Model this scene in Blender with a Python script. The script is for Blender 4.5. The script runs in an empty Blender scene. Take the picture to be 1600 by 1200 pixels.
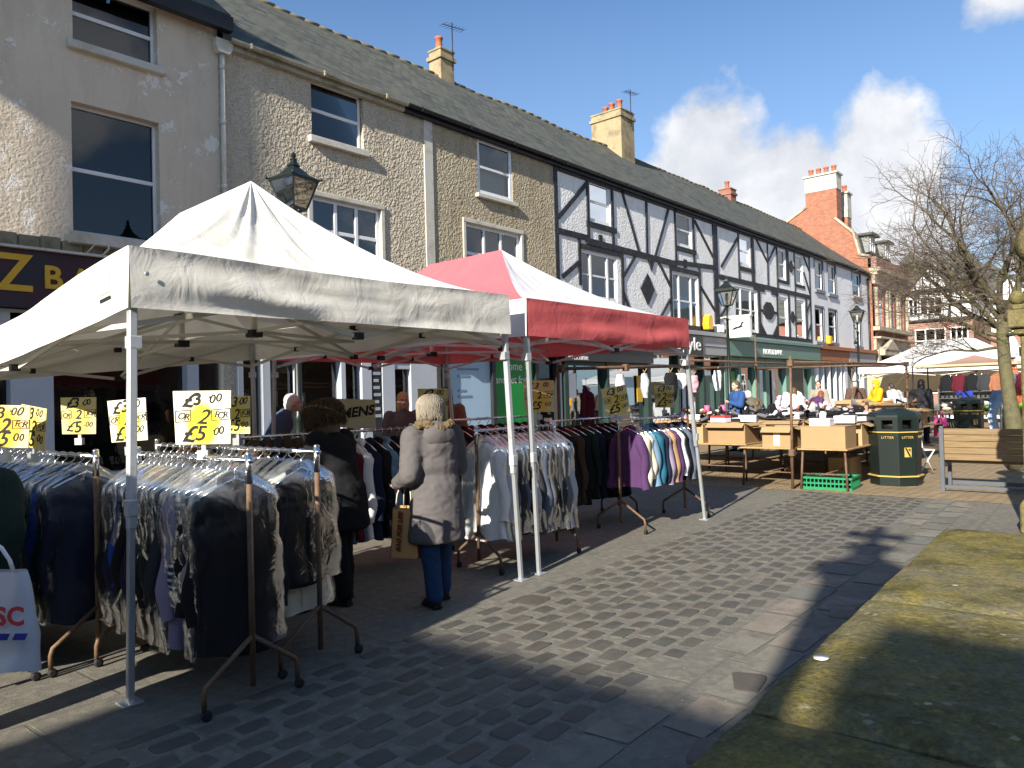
import bpy, bmesh, math, random
from math import sin, cos, pi, radians as R
from mathutils import Vector, Matrix, noise
sc = bpy.context.scene
C = sc.collection
rnd = random.Random(11)
V = Vector
def lerp(a, b, t): return a + (b - a) * t
def clamp(x, a=0., b=1.): return max(a, min(b, x))
def fbm(x, y, z=0., o=3):
    s = 0.; a = 1.; f = 1.
    for _ in range(o):
        s += a * noise.noise(V((x * f, y * f, z * f))); a *= .5; f *= 2.03
    return s
def rotz(a): return Matrix.Rotation(a, 4, 'Z')
def trs(loc, rz=0., rx=0., ry=0., s=1.):
    return Matrix.Translation(loc) @ Matrix.Rotation(rz, 4, 'Z') @ Matrix.Rotation(ry, 4, 'Y') @ Matrix.Rotation(rx, 4, 'X') @ Matrix.Scale(s, 4)

class MB:
    """collects shapes and links them as ONE mesh object"""
    def __init__(s): s.v = []; s.f = []; s.m = []; s.sm = []
    def add(s, vs, fs, m=0, sm=False, M=None):
        n = len(s.v)
        s.v += [tuple(M @ V(v)) if M else tuple(v) for v in vs]
        s.f += [tuple(i + n for i in f) for f in fs]
        s.m += ([m] * len(fs)) if isinstance(m, int) else list(m)
        s.sm += [sm] * len(fs)
        return s
    def box(s, x0, x1, y0, y1, z0, z1, m=0, M=None):
        vs = [(x, y, z) for z in (z0, z1) for y in (y0, y1) for x in (x0, x1)]
        return s.add(vs, [(0, 2, 3, 1), (4, 5, 7, 6), (0, 1, 5, 4), (2, 6, 7, 3), (0, 4, 6, 2), (1, 3, 7, 5)], m, False, M)
    def bar(s, a, b, w, d, m=0, up=(0, 0, 1)):
        a = V(a); b = V(b); t = (b - a).normalized(); up = V(up)
        if abs(t.dot(up)) > .99: up = V((0, 1, 0))
        sx = t.cross(up).normalized() * w * .5; sy = sx.cross(t).normalized() * d * .5
        vs = [a - sx - sy, a + sx - sy, a + sx + sy, a - sx + sy, b - sx - sy, b + sx - sy, b + sx + sy, b - sx + sy]
        return s.add(vs, [(3, 2, 1, 0), (4, 5, 6, 7), (0, 1, 5, 4), (1, 2, 6, 5), (2, 3, 7, 6), (3, 0, 4, 7)], m)
    def tube(s, pts, r, n=8, m=0, sm=True, cap=True, flat=1.):
        pts = [V(p) for p in pts]; k = len(pts)
        rs = r if isinstance(r, (list, tuple)) else [r] * k
        vs = []; prev = None
        for i, p in enumerate(pts):
            t = (pts[min(i + 1, k - 1)] - pts[max(i - 1, 0)]).normalized()
            if prev is None:
                a = V((0, 0, 1)) if abs(t.z) < .9 else V((1, 0, 0))
                nx = t.cross(a).normalized()
            else:
                nx = (prev - t * prev.dot(t)).normalized()
            prev = nx; ny = t.cross(nx)
            for j in range(n):
                q = 2 * pi * j / n
                vs.append(p + nx * cos(q) * rs[i] + ny * sin(q) * rs[i] * flat)
        fs = [(i * n + j, i * n + (j + 1) % n, (i + 1) * n + (j + 1) % n, (i + 1) * n + j) for i in range(k - 1) for j in range(n)]
        if cap: fs += [tuple(range(n - 1, -1, -1)), tuple((k - 1) * n + j for j in range(n))]
        return s.add(vs, fs, m, sm)
    def lathe(s, prof, n=16, m=0, sm=True, M=None, a0=0., sx=1., sy=1.):
        vs = [(r * cos(a0 + 2 * pi * j / n) * sx, r * sin(a0 + 2 * pi * j / n) * sy, z) for r, z in prof for j in range(n)]
        k = len(prof)
        fs = [(i * n + j, i * n + (j + 1) % n, (i + 1) * n + (j + 1) % n, (i + 1) * n + j) for i in range(k - 1) for j in range(n)]
        fs += [tuple(range(n - 1, -1, -1)), tuple((k - 1) * n + j for j in range(n))]
        return s.add(vs, fs, m, sm, M)
    def ell(s, c, r, m=0, n=16, M=None):
        c = V(c); k = max(6, n // 2)
        prof = [(max(1e-4, sin(pi * i / k)), -cos(pi * i / k)) for i in range(k + 1)]
        T = Matrix.Translation(c) @ Matrix.Diagonal((r[0], r[1], r[2], 1))
        return s.lathe(prof, n, m, True, (M @ T) if M else T)
    def prism(s, poly, y0, y1, m=0, M=None, axis='y'):
        k = len(poly)
        if axis == 'y': vs = [(a, y0, b) for a, b in poly] + [(a, y1, b) for a, b in poly]
        elif axis == 'x': vs = [(y0, a, b) for a, b in poly] + [(y1, a, b) for a, b in poly]
        else: vs = [(a, b, y0) for a, b in poly] + [(a, b, y1) for a, b in poly]
        fs = [tuple(range(k)), tuple(range(2 * k - 1, k - 1, -1))]
        fs += [((i + 1) % k, i, k + i, k + (i + 1) % k) for i in range(k)]
        return s.add(vs, fs, m, False, M)
    def grid(s, fn, nu, nv, m=0, sm=True, closeu=False, flip=False):
        vs = [fn(i / nu, j / nv) for i in range(nu + (0 if closeu else 1)) for j in range(nv + 1)]
        w = nv + 1; K = nu if closeu else nu + 1; fs = []; ms = []
        for i in range(nu):
            for j in range(nv):
                a = i * w + j; b = ((i + 1) % K) * w + j
                fs.append((a, a + 1, b + 1, b) if flip else (a, b, b + 1, a + 1))
                ms.append(m(i, j) if callable(m) else m)
        return s.add(vs, fs, ms, sm)
    def build(s, name, mats, parent=None, bev=0., fix=True):
        me = bpy.data.meshes.new(name)
        me.from_pydata(s.v, [], s.f)
        for mt in (mats if isinstance(mats, (list, tuple)) else [mats]): me.materials.append(mt)
        me.polygons.foreach_set('material_index', s.m)
        me.polygons.foreach_set('use_smooth', s.sm)
        if fix or bev:
            bm = bmesh.new(); bm.from_mesh(me)
            if fix: bmesh.ops.recalc_face_normals(bm, faces=bm.faces)
            if bev: bmesh.ops.bevel(bm, geom=[e for e in bm.edges if len(e.link_faces) == 2 and e.calc_face_angle(0) > .5], offset=bev, segments=1, affect='EDGES', clamp_overlap=True)
            bm.to_mesh(me); bm.free()
        me.update()
        return link(name, me, parent)

def link(name, me, parent=None):
    o = bpy.data.objects.new(name, me); C.objects.link(o)
    if parent: o.parent = parent
    return o
def tag(o, label, cat, group=None, kind=None):
    if label: o['label'] = label
    if cat: o['category'] = cat
    if group: o['group'] = group
    if kind: o['kind'] = kind
    return o
def thing(name, label, cat, loc=(0, 0, 0), rz=0., group=None):
    o = bpy.data.objects.new(name, None); C.objects.link(o)
    o.location = loc; o.rotation_euler = (0, 0, rz); o.empty_display_size = .1
    return tag(o, label, cat, group)
def struct(name, mb, mats, kind='structure', **k):
    o = mb.build(name, mats, **k); o['kind'] = kind; return o
tmp_scene = bpy.data.scenes.new('workbench')
def evaluated(o):
    tmp_scene.collection.objects.link(o); vl = tmp_scene.view_layers[0]
    with bpy.context.temp_override(scene=tmp_scene, view_layer=vl):
        dg = bpy.context.evaluated_depsgraph_get(); dg.update()
        me = bpy.data.meshes.new_from_object(o.evaluated_get(dg))
    tmp_scene.collection.objects.unlink(o); return me
def dup(root, loc, rz=0., label=None, group=None, mats=None, scale=None):
    r = root.copy(); C.objects.link(r); r.location = loc; r.rotation_euler = (0, 0, rz)
    if scale: r.scale = scale
    if label: r['label'] = label
    if group: r['group'] = group
    for ch in list(root.children):
        c = ch.copy(); C.objects.link(c); c.parent = r
        for g in list(ch.children):
            d = g.copy(); C.objects.link(d); d.parent = c
    return r
def setmat(o, m, i=0):
    o.material_slots[i].link = 'OBJECT'; o.material_slots[i].material = m
def remesh(mb, name, mats, parent=None, vox=.012, smooth=4, pick=None, wr=0., wf=9., deci=0., cr=0.):
    """merge overlapping solids into one continuous skin"""
    o = mb.build('tmp', mats if isinstance(mats, (list, tuple)) else [mats], fix=False); C.objects.unlink(o)
    a = o.modifiers.new('r', 'REMESH'); a.mode = 'VOXEL'; a.voxel_size = vox; a.use_smooth_shade = True
    b = o.modifiers.new('s', 'SMOOTH'); b.factor = .5; b.iterations = smooth
    if deci: d = o.modifiers.new('d', 'DECIMATE'); d.ratio = deci
    me = evaluated(o); me.name = name
    old = o.data; bpy.data.objects.remove(o); bpy.data.meshes.remove(old)
    if wr:
        nv = len(me.vertices); co = [0.] * (nv * 3); no = [0.] * (nv * 3)
        me.vertices.foreach_get('co', co); me.vertices.foreach_get('normal', no)
        for i in range(0, nv * 3, 3):
            k = wr * (fbm(co[i] * wf, co[i + 1] * wf, co[i + 2] * wf * .6, 3) + cr * (.35 - 1.5 * abs(noise.noise(V((co[i] * wf * 1.7 + 3, co[i + 1] * wf * 1.7, co[i + 2] * wf * 2.6))))))
            co[i] += no[i] * k; co[i + 1] += no[i + 1] * k; co[i + 2] += no[i + 2] * k
        me.vertices.foreach_set('co', co); me.update()
    me.materials.clear()
    for mt in (mats if isinstance(mats, (list, tuple)) else [mats]): me.materials.append(mt)
    if pick:
        for f in me.polygons: f.material_index = pick(f.center)
    for f in me.polygons: f.use_smooth = True
    return link(name, me, parent)
FACE = Matrix.Rotation(pi / 2, 4, 'X')          # text drawn in xy -> upright, readable from -y
def text(s, size, mat, M, parent=None, depth=.003, shear=0., bold=0., align='CENTER', name='lettering', space=1.):
    cu = bpy.data.curves.new('t', 'FONT'); cu.body = s; cu.size = size; cu.extrude = depth; cu.shear = shear
    cu.offset = bold; cu.align_x = align; cu.align_y = 'CENTER'; cu.space_character = space; cu.resolution_u = 3
    o = bpy.data.objects.new('t', cu); me = evaluated(o); me.name = name
    bpy.data.objects.remove(o); bpy.data.curves.remove(cu)
    me.transform(M); me.materials.clear(); me.materials.append(mat)
    return link(name, me, parent)
ORD = ['first', 'second', 'third', 'fourth', 'fifth', 'sixth', 'seventh', 'eighth', 'ninth', 'tenth', 'eleventh', 'twelfth', 'thirteenth', 'fourteenth', 'fifteenth', 'sixteenth', 'seventeenth', 'eighteenth', 'nineteenth', 'twentieth']

# ------------------------------------------------------------------ materials
class NT:
    def __init__(s, name):
        s.mat = bpy.data.materials.new(name); s.mat.use_nodes = True
        s.t = s.mat.node_tree; s.t.nodes.clear()
        s.out = s.n('ShaderNodeOutputMaterial')
    def n(s, ty, **k):
        o = s.t.nodes.new(ty)
        for a, b in k.items():
            if a.startswith('i_'): o.inputs[a[2:].replace('_', ' ')].default_value = b
            else: setattr(o, a, b)
        return o
    def l(s, a, b): s.t.links.new(a, b)
    def co(s, sc=1., kind='Object', rot=(0, 0, 0), scale=None):
        t = s.n('ShaderNodeTexCoord'); m = s.n('ShaderNodeMapping'); m.inputs['Rotation'].default_value = rot
        m.inputs['Scale'].default_value = scale or (sc, sc, sc)
        s.l(t.outputs[kind], m.inputs['Vector']); return m.outputs[0]
    def noise(s, v, scale, detail=3., rough=.55, dist=0.):
        n = s.n('ShaderNodeTexNoise'); n.inputs['Scale'].default_value = scale; n.inputs['Detail'].default_value = detail
        n.inputs['Roughness'].default_value = rough; n.inputs['Distortion'].default_value = dist
        s.l(v, n.inputs['Vector']); return n.outputs['Fac']
    def ramp(s, f, *st):
        r = s.n('ShaderNodeValToRGB'); e = r.color_ramp.elements
        while len(e) < len(st): e.new(.5)
        for i, (p, c) in enumerate(st): e[i].position = p; e[i].color = (*c, 1) if len(c) == 3 else c
        s.l(f, r.inputs[0]); return r.outputs[0]
    def mix(s, f, a, b, ty='MIX'):
        m = s.n('ShaderNodeMix'); m.data_type = 'RGBA'; m.blend_type = ty; m.clamp_factor = True
        for sock, val in ((m.inputs[0], f), (m.inputs[6], a), (m.inputs[7], b)):
            if hasattr(val, 'is_output'): s.l(val, sock)
            elif isinstance(val, (int, float)): sock.default_value = val
            else: sock.default_value = (*val, 1) if len(val) == 3 else val
        return m.outputs[2]
    def math(s, op, a, b=0., c=None, cl=False):
        m = s.n('ShaderNodeMath'); m.operation = op; m.use_clamp = cl
        for i, val in enumerate((a, b) if c is None else (a, b, c)):
            if hasattr(val, 'is_output'): s.l(val, m.inputs[i])
            else: m.inputs[i].default_value = val
        return m.outputs[0]
    def bump(s, h, strength=.5, dist=.02, nrm=None):
        b = s.n('ShaderNodeBump'); b.inputs['Strength'].default_value = strength; b.inputs['Distance'].default_value = dist
        s.l(h, b.inputs['Height'])
        if nrm: s.l(nrm, b.inputs['Normal'])
        return b.outputs[0]
    def bsdf(s, col, rough=.7, nrm=None, spec=.3, metal=0.):
        p = s.n('ShaderNodeBsdfPrincipled')
        for k, val in (('Base Color', col), ('Roughness', rough), ('Specular IOR Level', spec), ('Metallic', metal)):
            if hasattr(val, 'is_output'): s.l(val, p.inputs[k])
            else: p.inputs[k].default_value = (*val, 1) if isinstance(val, tuple) and len(val) == 3 else val
        if nrm: s.l(nrm, p.inputs['Normal'])
        return p
    def done(s, sh): s.l(sh.outputs[0] if hasattr(sh, 'outputs') else sh, s.out.inputs['Surface']); return s.mat
def sc3(c, k): return tuple(clamp(x * k, 0, 1) for x in c)
def pm(name, col, rough=.75, v=.18, vs=5., bump=0., bs=40., metal=0., spec=.3, dirt=None, ds=2., bd=.01, per=False):
    t = NT(name); co = t.co()
    n = t.noise(co, vs, 4)
    c = t.mix(n, sc3(col, 1 - v), sc3(col, 1 + v))
    if dirt:
        d = t.noise(co, ds, 5, .65)
        c = t.mix(t.ramp(d, (.48, (0, 0, 0)), (.7, (1, 1, 1))), c, dirt)
    if per:
        oi = t.n('ShaderNodeObjectInfo')
        h = t.n('ShaderNodeHueSaturation'); t.l(c, h.inputs['Color'])
        t.l(t.math('MULTIPLY_ADD', oi.outputs['Random'], .5, .75), h.inputs['Value']); c = h.outputs[0]
    nr = t.bump(t.noise(co, bs, 4), bump, bd) if bump else None
    return t.done(t.bsdf(c, rough, nr, spec, metal))
def m_render(name, col, rough_amt, stain, peel=None):
    """lime render / roughcast, wriggly bump"""
    t = NT(name); co = t.co()
    vo = t.n('ShaderNodeTexVoronoi'); vo.feature = 'SMOOTH_F1'; vo.inputs['Scale'].default_value = 18.; vo.inputs['Randomness'].default_value = 1.
    w = t.n('ShaderNodeVectorMath'); w.operation = 'ADD'
    nn = t.n('ShaderNodeTexNoise'); nn.inputs['Scale'].default_value = 10.; nn.inputs['Detail'].default_value = 2.
    t.l(co, nn.inputs['Vector']); sv = t.n('ShaderNodeVectorMath'); sv.operation = 'SCALE'; sv.inputs['Scale'].default_value = .14
    t.l(nn.outputs['Color'], sv.inputs[0]); t.l(co, w.inputs[0]); t.l(sv.outputs[0], w.inputs[1]); t.l(w.outputs[0], vo.inputs['Vector'])
    h = t.math('ADD', t.math('MULTIPLY', vo.outputs['Distance'], 1.), t.math('MULTIPLY', t.noise(co, 30., 3), .35))
    nr = t.bump(h, min(1., rough_amt), .055 if rough_amt > .8 else .03)
    c = t.mix(t.noise(co, .7, 5, .6), sc3(col, .82), sc3(col, 1.1))
    c = t.mix(t.ramp(t.noise(t.co(scale=(1.6, 1.6, .35)), 1.5, 5, .7), (.5, (0, 0, 0)), (.75, (.55,) * 3)), c, stain)
    c = t.mix(t.math('MULTIPLY', t.ramp(vo.outputs['Distance'], (.05, (1, 1, 1)), (.35, (0, 0, 0))), .25 * rough_amt), c, sc3(stain, .8))
    if peel:
        pk = t.ramp(t.math('ADD', t.noise(co, 1.6, 6, .75), t.math('MULTIPLY', t.noise(co, 16., 4, .7), .25)), (.70, (0, 0, 0)), (.73, (1, 1, 1)))
        c = t.mix(pk, c, peel); nr = t.bump(pk, .6, -.012, nr)
    return t.done(t.bsdf(c, .9, nr, .15))
def m_brick(name, c1, c2, mortar, s=1., rot=(pi / 2, 0, 0), bw=.225, bh=.075):
    t = NT(name); co = t.co(rot=rot)
    b = t.n('ShaderNodeTexBrick'); b.inputs['Scale'].default_value = s
    b.inputs['Brick Width'].default_value = bw; b.inputs['Row Height'].default_value = bh; b.inputs['Mortar Size'].default_value = .008
    b.inputs['Color1'].default_value = (*c1, 1); b.inputs['Color2'].default_value = (*c2, 1); b.inputs['Mortar'].default_value = (*mortar, 1)
    t.l(co, b.inputs['Vector'])
    c = t.mix(t.noise(t.co(), 1.3, 4), b.outputs['Color'], sc3(c1, .6)); 
    c = t.mix(t.ramp(t.noise(t.co(), 3., 5), (.45, (0, 0, 0)), (.8, (.5,) * 3)), b.outputs['Color'], sc3(c2, .75))
    return t.done(t.bsdf(c, .85, t.bump(t.math('SUBTRACT', 1., b.outputs['Fac']), .5, .008), .2))
def m_slate():
    t = NT('slate'); co = t.co(rot=(0, 0, 0))
    sx = t.n('ShaderNodeSeparateXYZ'); t.l(co, sx.inputs[0])
    cm = t.n('ShaderNodeCombineXYZ'); t.l(sx.outputs['X'], cm.inputs['X']); t.l(t.math('MULTIPLY', sx.outputs['Z'], 1.6), cm.inputs['Y'])
    b = t.n('ShaderNodeTexBrick'); b.inputs['Scale'].default_value = 1.
    b.inputs['Brick Width'].default_value = .3; b.inputs['Row Height'].default_value = .24; b.inputs['Mortar Size'].default_value = .012
    b.inputs['Color1'].default_value = (.05, .056, .05, 1); b.inputs['Color2'].default_value = (.115, .12, .10, 1); b.inputs['Mortar'].default_value = (.03, .03, .03, 1)
    t.l(cm.outputs[0], b.inputs['Vector'])
    big = t.noise(t.co(), .5, 5, .65); sm = t.noise(t.co(), 6., 4, .6)
    c = t.mix(t.ramp(big, (.4, (0, 0, 0)), (.68, (.8,) * 3)), b.outputs['Color'], (.10, .10, .085))
    c = t.mix(t.ramp(t.noise(t.co(), 1.7, 5, .7), (.56, (0, 0, 0)), (.7, (.7,) * 3)), c, (.125, .118, .075))
    c = t.mix(t.ramp(sm, (.55, (0, 0, 0)), (.75, (.5,) * 3)), c, (.05, .055, .05))
    return t.done(t.bsdf(c, .8, t.bump(t.math('ADD', t.math('SUBTRACT', 1., b.outputs['Fac']), sm), .6, .02), .25))
def m_glass(name='window_glass', refl=.55, tint=(.55, .62, .62)):
    t = NT(name)
    g = t.n('ShaderNodeBsdfGlossy'); g.inputs['Roughness'].default_value = .02; g.inputs['Color'].default_value = (.9, .95, 1, 1)
    wv = t.bump(t.noise(t.co(), 1.1, 1), .06, .05); t.l(wv, g.inputs['Normal'])
    tr = t.n('ShaderNodeBsdfTransparent'); tr.inputs['Color'].default_value = (*tint, 1)
    f = t.n('ShaderNodeFresnel'); f.inputs['IOR'].default_value = 1.5
    m = t.n('ShaderNodeMixShader'); t.l(t.math('MULTIPLY_ADD', f.outputs[0], refl * 2.2, .05, True), m.inputs[0])
    t.l(tr.outputs[0], m.inputs[1]); t.l(g.outputs[0], m.inputs[2]); return t.done(m)
def m_poly():
    t = NT('clear_polythene'); co = t.co()
    g = t.n('ShaderNodeBsdfGlossy'); g.inputs['Roughness'].default_value = .2; g.inputs['Color'].default_value = (1, 1, 1, 1)
    nr = t.bump(t.noise(co, 9., 3, .55, 1.0), .45, .02); t.l(nr, g.inputs['Normal'])
    d = t.n('ShaderNodeBsdfDiffuse'); d.inputs['Color'].default_value = (.75, .8, .85, 1)
    tr = t.n('ShaderNodeBsdfTransparent'); tr.inputs['Color'].default_value = (.95, .97, .98, 1)
    f = t.n('ShaderNodeFresnel'); f.inputs['IOR'].default_value = 1.45; t.l(nr, f.inputs['Normal'])
    m = t.n('ShaderNodeMixShader'); t.l(t.math('MULTIPLY_ADD', f.outputs[0], .5, .008, True), m.inputs[0])
    t.l(tr.outputs[0], m.inputs[1]); t.l(g.outputs[0], m.inputs[2])
    sz = t.n('ShaderNodeSeparateXYZ'); t.l(co, sz.inputs[0]); tp = t.ramp(t.math('MULTIPLY_ADD', sz.outputs['Z'], 2.2, 1.2), (.25, (.06,) * 3), (.85, (1., 1, 1)))  # whiter towards the shoulders: sunlit haze put into the film colour
    k = t.n('ShaderNodeMixShader'); t.l(t.math('MULTIPLY', tp, t.ramp(t.noise(co, 9., 4, .6, 1.5), (.4, (.008,) * 3), (.72, (.13,) * 3))), k.inputs[0]); t.l(m.outputs[0], k.inputs[1]); t.l(d.outputs[0], k.inputs[2])
    return t.done(k)
def m_canvas(name, col, tl=.35, dirt=None):
    t = NT(name); co = t.co()
    c = t.mix(t.noise(co, 1.3, 4), sc3(col, .9), sc3(col, 1.05))
    if dirt: c = t.mix(t.ramp(t.noise(co, 2.2, 5, .7), (.5, (0, 0, 0)), (.8, (.6,) * 3)), c, dirt)
    nr = t.bump(t.noise(co, 4., 4, .6, .8), .35, .03)
    d = t.n('ShaderNodeBsdfDiffuse'); tr = t.n('ShaderNodeBsdfTranslucent')
    for q in (d, tr): t.l(c, q.inputs['Color']); t.l(nr, q.inputs['Normal'])
    m = t.n('ShaderNodeMixShader'); m.inputs[0].default_value = tl; t.l(d.outputs[0], m.inputs[1]); t.l(tr.outputs[0], m.inputs[2])
    return t.done(m)
def m_fabric(name, col, v=.2, stripes=None, rough=.9, bs=90., bump=.25):
    t = NT(name); co = t.co()
    c = t.mix(t.noise(co, 4., 4), sc3(col, 1 - v), sc3(col, 1 + v))
    if stripes:
        w = t.n('ShaderNodeTexWave'); w.bands_direction = 'Z'; w.inputs['Scale'].default_value = stripes[1]; w.inputs['Distortion'].default_value = .6
        t.l(co, w.inputs['Vector']); c = t.mix(t.ramp(w.outputs['Fac'], (.62, (0, 0, 0)), (.68, (1, 1, 1))), c, stripes[0])
    p = t.bsdf(c, rough, t.bump(t.noise(co, bs, 3), bump, .004), .15)
    p.inputs['Sheen Weight'].default_value = .0
    return t.done(p)
def m_wood(name, c1, c2, sc=(1.2, 14, 14), rough=.75):
    t = NT(name); co = t.co(scale=sc); n = t.noise(co, 2.2, 5, .6, .8)
    c = t.mix(t.ramp(n, (.3, (0, 0, 0)), (.72, (1, 1, 1))), c1, c2)
    return t.done(t.bsdf(c, rough, t.bump(n, .3, .004), .25))
M = {}
M['pebble_tan'] = m_render('tan_roughcast', (.43, .37, .265), .9, (.2, .15, .08))
M['pebble_cream'] = m_render('cream_roughcast', (.54, .475, .37), .9, (.26, .22, .16))
M['render_pale'] = m_render('pale_flaking_render', (.64, .55, .43), .3, (.42, .36, .28), (.74, .70, .62))
M['render_white'] = m_render('white_roughcast', (.81, .81, .81), .55, (.5, .49, .46))
M['render_smooth'] = m_render('white_smooth_render', (.75, .76, .78), .12, (.5, .5, .5))
M['band'] = pm('cream_paint', (.55, .53, .47), .7, .12, 2., .1, 30, dirt=(.35, .3, .22))
M['timber'] = pm('black_painted_timber', (.018, .019, .022), .6, .45, 7., .5, 40, dirt=(.05, .05, .05), ds=6.)
M['white_paint'] = pm('white_window_paint', (.72, .73, .74), .45, .06, 3.)
M['shop_paint'] = pm('shaded_white_shopfront_paint', (.42, .45, .5), .5, .08, 3.)  # white frames greyed and blued, their shade put into the colour
M['grey_paint'] = pm('grey_window_surround', (.18, .19, .22), .6, .12, 3.)
M['gutter_black'] = pm('black_gutter', (.015, .016, .02), .4, .2)
M['gutter_cream'] = pm('stained_cream_gutter', (.4, .38, .3), .6, .25, 4., dirt=(.16, .13, .07))
M['slate'] = m_slate()
M['brick_red'] = m_brick('red_brick', (.36, .13, .065), (.25, .085, .05), (.34, .25, .2), rot=(-pi / 2, -pi / 2, 0))
M['brick_front'] = m_brick('red_brick_front', (.3, .11, .07), (.24, .085, .06), (.3, .22, .18))
M['stone'] = pm('sandstone', (.42, .36, .27), .85, .2, 3., .3, 30, dirt=(.18, .15, .11))
M['stone_white'] = pm('pale_render_chimney', (.5, .48, .43), .85, .15, 2., .2, 30, dirt=(.28, .25, .2))
M['chimney_tan'] = pm('tan_chimney_render', (.34, .27, .16), .9, .2, 3., .4, 25, dirt=(.16, .13, .09))
M['pot'] = pm('terracotta_pot', (.38, .13, .07), .8, .2, 8.)
M['glass'] = m_glass()
M['glass_dark'] = m_glass('dark_window_glass', .07, (.25, .3, .3))
M['shop_glass'] = m_glass('shop_glass', .16, (.5, .56, .55))
M['blind'] = pm('white_blind', (.72, .71, .68), .8, .06, 5.)
M['curtain'] = m_fabric('pale_net_curtain', (.6, .62, .62), .1)
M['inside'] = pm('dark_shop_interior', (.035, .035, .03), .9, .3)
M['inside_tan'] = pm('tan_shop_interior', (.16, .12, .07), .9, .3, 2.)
M['purple_sign'] = pm('dark_purple_signboard', (.045, .02, .03), .45, .35, 3., dirt=(.015, .03, .04))
M['gold'] = pm('gold_sign_letters', (.6, .36, .03), .5, .12)
M['green_shop'] = pm('sage_green_shopfront', (.13, .23, .19), .5, .1, 2.)
M['dark_green'] = pm('dark_green_shopfront', (.02, .04, .035), .4, .2)
M['ad_green'] = pm('bright_green_poster', (.01, .23, .045), .4, .25, 1.2)
M['ad_blue'] = pm('pale_blue_poster', (.33, .47, .6), .45, .08, 1.2)
M['fascia_dark'] = pm('charcoal_fascia', (.025, .028, .032), .4, .2)
M['fascia_grey'] = pm('grey_fascia', (.32, .33, .34), .5, .08)
M['black'] = pm('black_matt', (.012, .012, .013), .5, .2)
M['ink'] = pm('marker_ink', (.012, .011, .01), .6, .2)
M['white'] = pm('white_board', (.8, .8, .79), .5, .04)
M['yellow_box'] = pm('yellow_alarm', (.75, .42, .02), .4, .08)
M['orange_sign'] = pm('terracotta_fascia', (.35, .13, .06), .6, .1)
M['red_paint'] = pm('red_paint', (.5, .04, .05), .5, .1)
M['canvas'] = m_canvas('white_gazebo_canvas', (.84, .81, .73), .10, (.60, .55, .44))
M['canvas_w2'] = m_canvas('clean_white_canvas', (.8, .81, .83), .25)
M['canvas_red'] = m_canvas('red_canvas', (.68, .15, .155), .2)
M['canvas_pink'] = m_canvas('sunlit_red_canvas', (.80, .19, .22), .3)  # paler red: grazing sun on the left slope put into the colour
M['canvas_brown'] = m_canvas('brown_canvas', (.42, .27, .22), .3)
M['canvas_tan'] = m_canvas('cream_canvas', (.62, .5, .32), .3)
M['galv'] = pm('galvanised_steel', (.5, .53, .55), .38, .15, 12., metal=.6)
M['legwhite'] = pm('grey_painted_leg', (.52, .55, .58), .4, .12, 8., metal=.3, dirt=(.3, .31, .31), ds=4.)
M['truss'] = pm('pale_truss_bar', (.52, .5, .43), .5, .1)
M['chrome'] = pm('chrome_rail', (.75, .75, .76), .2, .1, metal=1.)
M['rust'] = pm('rusty_brown_steel', (.17, .105, .065), .65, .35, 14., .3, 60, metal=.3, dirt=(.08, .05, .035), ds=9)
M['poly'] = m_poly()
M['rubber'] = pm('black_rubber', (.02, .02, .02), .7, .2)
M['lamp_green'] = pm('dark_green_lamp_paint', (.008, .015, .013), .4, .2, spec=.5)
M['lamp_glass'] = m_glass('lantern_glass', .5, (.8, .8, .76))
M['bin'] = pm('dark_green_bin_plastic', (.008, .015, .013), .42, .2, 6., .08, 60, spec=.5)
M['bin_gold'] = pm('gold_band', (.5, .34, .09), .45, .1)
M['bench_wood'] = m_wood('weathered_bench_slat', (.15, .10, .05), (.27, .19, .10), sc=(.8, 16, 16))
M['bench_metal'] = pm('grey_bench_frame', (.09, .10, .115), .5, .2)
M['card'] = pm('cardboard', (.36, .235, .12), .85, .12, 5., .1, 40, per=True)
M['card_in'] = pm('cardboard_flap', (.36, .24, .12), .9, .12, 5.)
M['shoebox'] = pm('white_shoebox', (.72, .73, .76), .7, .06, 5.)
M['tablewood'] = m_wood('plywood_table', (.3, .19, .08), (.44, .3, .14), sc=(2, 6, 6))
M['crate'] = pm('green_plastic_crate', (.015, .22, .09), .45, .12, 6.)
M['bark'] = pm('mossy_bark', (.115, .105, .055), .95, .35, 9., .6, 30, dirt=(.07, .065, .05), ds=5., bd=.02)
M['twig'] = pm('bare_twig', (.135, .105, .08), .9, .25, 9.)
M['skin'] = pm('skin', (.52, .32, .24), .55, .1, 9.)
M['moss'] = None
EXPO = 1.03
# ------------------------------------------------------------------ camera, light, sky
SUN_AZ, SUN_EL = R(10.5), R(26.5)
cam = bpy.data.cameras.new('camera'); co_ = bpy.data.objects.new('camera', cam); C.objects.link(co_); sc.camera = co_
th, pit, rol = R(40.744), R(.993), R(-1.512)
fw = V((cos(th) * cos(pit), sin(th) * cos(pit), sin(pit))); rt = V((sin(th), -cos(th), 0)); up = rt.cross(fw)
r_ = rt * cos(rol) + up * sin(rol); u_ = -rt * sin(rol) + up * cos(rol)
co_.matrix_world = Matrix(((r_.x, u_.x, -fw.x, 0), (r_.y, u_.y, -fw.y, 0), (r_.z, u_.z, -fw.z, 1.58), (0, 0, 0, 1)))
cam.sensor_width = 36.; cam.lens = 36. * 1174.4 / 1600.; cam.clip_end = 3000.; cam.clip_start = .05
ld = bpy.data.lights.new('sun', 'SUN'); ld.energy = 5.; ld.angle = R(.55); ld.color = (1, .925, .80)
lo = bpy.data.objects.new('sun', ld); C.objects.link(lo)
sd = V((cos(SUN_AZ) * cos(SUN_EL), sin(SUN_AZ) * cos(SUN_EL), -sin(SUN_EL)))
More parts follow.
